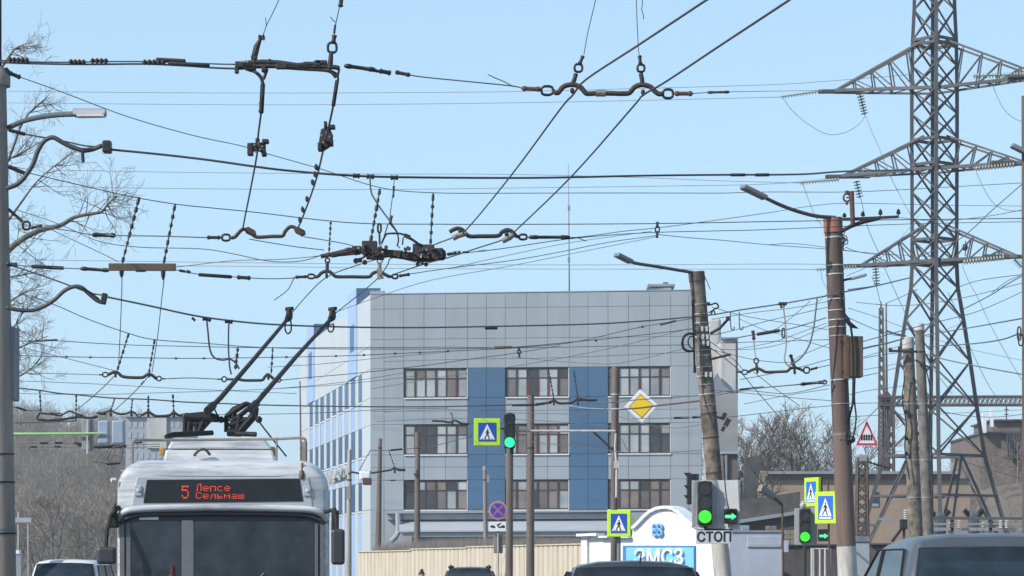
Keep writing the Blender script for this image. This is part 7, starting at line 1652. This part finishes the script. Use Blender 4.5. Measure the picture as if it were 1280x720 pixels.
def bare_tree(loc, h, seed, label, m='bark_dark', mt='twig_dark', lv=4, kids=5, spread=.6, trunks=1, minr=.02, name='bare_tree', group=None, r0=None):
    o = thing(name, loc, label, 'tree', group); rg = random.Random(seed); a, b = MB(), MB(); p = V(loc)
    for t in range(trunks):
        r = (r0 or h * .018) / (1 + .3 * (trunks - 1)); d = V((rg.uniform(-.15, .15) * trunks, rg.uniform(-.1, .1), 1)); pts = [p + V((rg.uniform(-.2, .2), 0, 0)) * (trunks - 1)]
        K = 6
        for i in range(K): d = (d + V((rg.uniform(-.1, .1), rg.uniform(-.1, .1), .05))).normalized(); pts.append(pts[-1] + d * h * .72 / K)
        rs = [r * (1 - .8 * i / K) for i in range(K + 1)]; a.tube(pts, rs, 7)
        for c in range(8):
            f = .22 + .75 * (c + rg.random() * .8) / 8; i = min(K - 1, int(f * K)); q = pts[i].lerp(pts[i + 1], f * K - i); an = rg.uniform(0, 6.28)
            branch(a, q, V((math.cos(an) * spread, math.sin(an) * spread, .55)), h * (.42 - .22 * f), rs[i] * .55, lv - 2, rg, (b, 1), kids, .3, .45, 4, minr)
    a.build('trunk', m, o, smooth=True); b.build('crown', mt, o)
    return o
# near tree on the left: trunk outside the frame, its limbs reach into the sky
rg = random.Random(21); D = 48
o = thing('bare_tree', (PX(-95, D), D + .5, 0), 'bare tree reaching in from the left edge with one pale crooked limb', 'tree')
a, b = MB(), MB()
a.tube(spline([V((PX(-95, D), D + .5, 0)), P(-98, 560, D), P(-90, 420, D), P(-100, 250, D), P(-92, 60, D)]), [.26 - .009 * i for i in range(21)], 10)
lim = spline(px([(-94, 420), (-40, 360), (5, 318), (22, 303), (48, 288.5), (75, 282), (92, 272), (112, 267.5), (127, 265), (134, 256), (146, 245)], D), 4); n_ = len(lim)
a.tube(lim, [.075 * (1 - .86 * (i / n_)) for i in range(n_)], 8)
def twigs(src, num, L, lv=2, dirs=None, kids=4, up=.1):
    for i in range(num):
        q = src[int(len(src) * (.3 + .7 * rg.random())) - 1]
        an = rg.uniform(0, 6.28); d = V((math.cos(an), rg.uniform(-.5, .5), math.sin(an))) if dirs is None else V(dirs) + V((rg.uniform(-.5, .5), rg.uniform(-.4, .4), rg.uniform(-.5, .5)))
        branch(a, q, d, L * rg.uniform(.5, 1), .012, lv, rg, (b, 9), kids, up, .5, 3, .0029)
twigs(lim, 20, .75); twigs(lim[len(lim) // 2:], 10, .6, dirs=(.6, 0, .5))
for pts, r in (([(-90, 330), (-30, 270), (8, 205), (30, 150), (60, 120)], .05), ([(-92, 300), (-20, 215), (20, 195), (50, 178)], .04), ([(-95, 240), (-40, 140), (5, 80), (18, 62), (30, 55)], .045), ([(-90, 450), (-30, 405), (15, 375), (40, 360)], .045), ([(-92, 480), (-20, 455), (30, 432), (60, 420)], .035), ([(-92, 520), (-20, 480), (25, 470), (48, 452)], .035), ([(-92, 360), (-20, 312), (20, 262), (48, 225), (90, 190)], .04), ([(-95, 380), (-20, 350), (20, 345), (60, 338)], .03), ([(-92, 500), (-20, 440), (20, 405), (30, 380)], .03)):
    l = spline(px(pts, D + rg.uniform(-.8, .8)), 4); a.tube(l, [max(.007, r * (1 - .9 * i / len(l))) for i in range(len(l))], 6); twigs(l[len(l) // 3:], 10, .62, 2, (.55, 0, .1))
a.build('trunk', 'bark', o, smooth=True); b.build('crown', 'twig', o)
# trees behind the tan hall
for i, (x, h, d, lb) in enumerate(((912, 12.2, 196, 'bare grey tree right of the leaning pole, leftmost of the row'), (928, 13.6, 206, 'broad bare tree between the two poles, second of the row'), (950, 14.2, 214, 'tallest bare tree above the ruined wall'), (972, 13.6, 204, 'bare bushy tree above the hall roof, left of the middle'), (992, 14.0, 215, 'pale dense bare tree above the hall roof'), (1012, 13.2, 200, 'bare tree above the hall roof left of the steel pole'), (1032, 13.6, 210, 'bare tree partly behind the steel pole'), (1056, 11.2, 205, 'low bare tree under the triangle sign'))):
    bare_tree((PX(x, d), d, 0), h * 1.13, 40 + i, lb, 'bark_dark', 'twig' if i in (4, 6) else 'twig_dark', 5, 4, .75, 2 - i % 2, .019)
bare_tree((PX(938, 118), 116, 0), 6.6, 71, 'dark crooked bare tree in front of the ruined wall', 'bark_dark', 'bark_dark', 4, 4, .6, 1, .014)
bare_tree((PX(960, 150), 150, 0), 6.8, 72, 'thin brown sapling in front of the tan hall', 'twig', 'twig', 4, 3, .6, 1, .014)
# trees on the left slope
for i, (x, h, d, lb) in enumerate(((28, 8.0, 190, 'pale thin tree left of the white van, foot of the slope'), (48, 9.5, 205, 'forked pale tree above the white van'), (70, 8.0, 185, 'slim pale tree between the pole and the trolleybus'), (88, 9.2, 215, 'tall pale tree in the middle of the left slope'), (108, 8.4, 195, 'dense pale tree left of the trolleybus shoulder'), (126, 9.0, 210, 'leaning pale tree beside the trolleybus'), (140, 7.2, 180, 'small pale tree touching the trolleybus outline'))):
    bare_tree((PX(x, d), d, 0), h, 90 + i, lb, 'bark', 'twig_wood', 4, 5, .6, 2, .016)
wood = MB(); rg = random.Random(4)
protos = []
for s in range(5):
    mb = MB(); r2 = random.Random(s); h = 7.5
    mb.tube([V((0, 0, 0)), V((.1, 0, h * .4)), V((.05, .1, h * .9))], [.11, .07, .02], 4)
    for c in range(15):
        f = .12 + .8 * c / 15; an = r2.uniform(0, 6.28); branch(mb, V((.06, 0, h * .85 * f)), V((math.cos(an) * .7, math.sin(an) * .7, .6)), h * (.42 - .25 * f), .035, 2, r2, (mb, -1), 4, .25, .5, 3, .013)
    protos.append(mb)
def scatter(mb, num, x0, x1, y0, y1, fn, rg, sc=(.7, 1.2), keep=None):
    for i in range(num):
        x, y = rg.uniform(x0, x1), rg.uniform(y0, y1)
        if keep and not keep(x, y): continue
        p = protos[rg.randrange(5)]; s = rg.uniform(*sc); R_ = Matrix.Rotation(rg.uniform(0, 6.28), 3, 'Z'); o_ = V((x, y, fn(x, y) - .2))
        mb.add([o_ + (R_ @ q) * s for q in p.v], p.f)
vis = lambda x, y: -30 < CX + F * x / y < 420
scatter(wood, 900, -95, -18, 245, 440, left_hill, rg, keep=vis)
o = struct(wood, 'bare_wood', 'twig_wood', 'stuff'); o['label'] = 'bare brown wood covering the slope on the left'
scr = MB(); scatter(scr, 150, 25, 60, 165, 245, right_hill, rg, (.25, .6), keep=lambda x, y: 1190 < CX + F * x / y < 1310)
o = struct(scr, 'scrub', 'twig_wood', 'stuff'); o['label'] = 'brown leafless scrub on the slope behind the pylon foot'
o = thing('board', P(29, HY, 150) - UZ * 1.6, 'small pale blue board on a thin post beside the left pole foot', 'board')
hx(MB(), 19, 39, 647, 653, 150, 150.15).build('panel', 'pale_block', o); hx(MB(), 21.5, 23.5, 640, 780, 150.2, 150.3).build('post', 'pole_pale', o); hx(MB(), 34, 35.5, 653, 780, 150.05, 150.15).build('post', 'pole_pale', o)
o = thing('utility_box', P(21, HY, 120) - UZ * 1.6, 'small box with a white lid low beside the left pole', 'box')
hx(MB(), 15, 26.5, 693, 760, 120, 120.5).build('body', 'zinc', o, bevel=.02); hx(MB(), 14.5, 24.5, 688, 693, 119.95, 120.4).build('lid', 'sign_white', o, bevel=.03)

hz = MB().box((0, 300, 23.5), (1020, 1220, 49)).build('haze', 'wire', None); hz['kind'] = 'stuff'; hz['label'] = 'thin pale haze in the air'
hm = bpy.data.materials.new('haze'); hm.use_nodes = True; N_ = hm.node_tree.nodes; N_.remove(N_['Principled BSDF'])
pv = N_.new('ShaderNodeVolumePrincipled'); pv.inputs['Color'].default_value = (.86, .89, .93, 1); pv.inputs['Density'].default_value = .0005; pv.inputs['Anisotropy'].default_value = .2
hm.node_tree.links.new(pv.outputs[0], N_['Material Output'].inputs['Volume']); hz.data.materials.clear(); hz.data.materials.append(hm)

# ================================================================== LIGHT, SKY, CAMERA
EL, AZ = R(37), R(-122)        # sun: high on the left, a little in front of the picture plane
sd = V((math.sin(AZ) * math.cos(EL), math.cos(AZ) * math.cos(EL), math.sin(EL)))
w = bpy.data.worlds.new('World'); S.world = w; w.use_nodes = True
nt = w.node_tree; bg = nt.nodes['Background']
sk = nt.nodes.new('ShaderNodeTexSky'); sk.sky_type = 'NISHITA'; sk.sun_disc = False
sk.sun_elevation = EL; sk.sun_rotation = AZ; sk.air_density = 1.0; sk.dust_density = .2; sk.ozone_density = 2.5; sk.altitude = 0
tc = nt.nodes.new('ShaderNodeTexCoord'); sx = nt.nodes.new('ShaderNodeSeparateXYZ'); nt.links.new(tc.outputs['Generated'], sx.inputs[0])
mr = nt.nodes.new('ShaderNodeMapRange'); mr.inputs['From Min'].default_value = .1; mr.inputs['From Max'].default_value = .6; mr.inputs['To Min'].default_value = .78; mr.inputs['To Max'].default_value = .1
nt.links.new(sx.outputs['Z'], mr.inputs[0])          # flat pale blue mixed into the low sky to even out its gradient
mx = nt.nodes.new('ShaderNodeMix'); mx.data_type = 'RGBA'; nt.links.new(mr.outputs[0], mx.inputs[0]); nt.links.new(sk.outputs[0], mx.inputs[6])
k_ = 1 / (.12 * 2 ** .50); mx.inputs[7].default_value = (.54 * k_, .815 * k_, 1.04 * k_, 1)
nt.links.new(mx.outputs[2], bg.inputs[0]); bg.inputs[1].default_value = .12
sl = bpy.data.lights.new('sun', 'SUN'); sl.energy = 3.4; sl.angle = R(.5); sl.color = (1, .95, .87)
so = bpy.data.objects.new('sun', sl); C.objects.link(so); so.rotation_euler = (-sd).to_track_quat('-Z', 'Y').to_euler()
cam = bpy.data.cameras.new('camera'); cam.sensor_width = 36; cam.lens = F / 1280 * 36; cam.shift_y = (HY - 360) / 1280; cam.clip_end = 6000; cam.clip_start = .5
co = bpy.data.objects.new('camera', cam); C.objects.link(co); co.location = (0, 0, CH); co.rotation_euler = (R(90), 0, 0); S.camera = co
S.view_settings.view_transform = 'Standard'; S.view_settings.look = 'None'; S.view_settings.gamma = 1; S.view_settings.exposure = .55; S.view_settings.use_curve_mapping = False
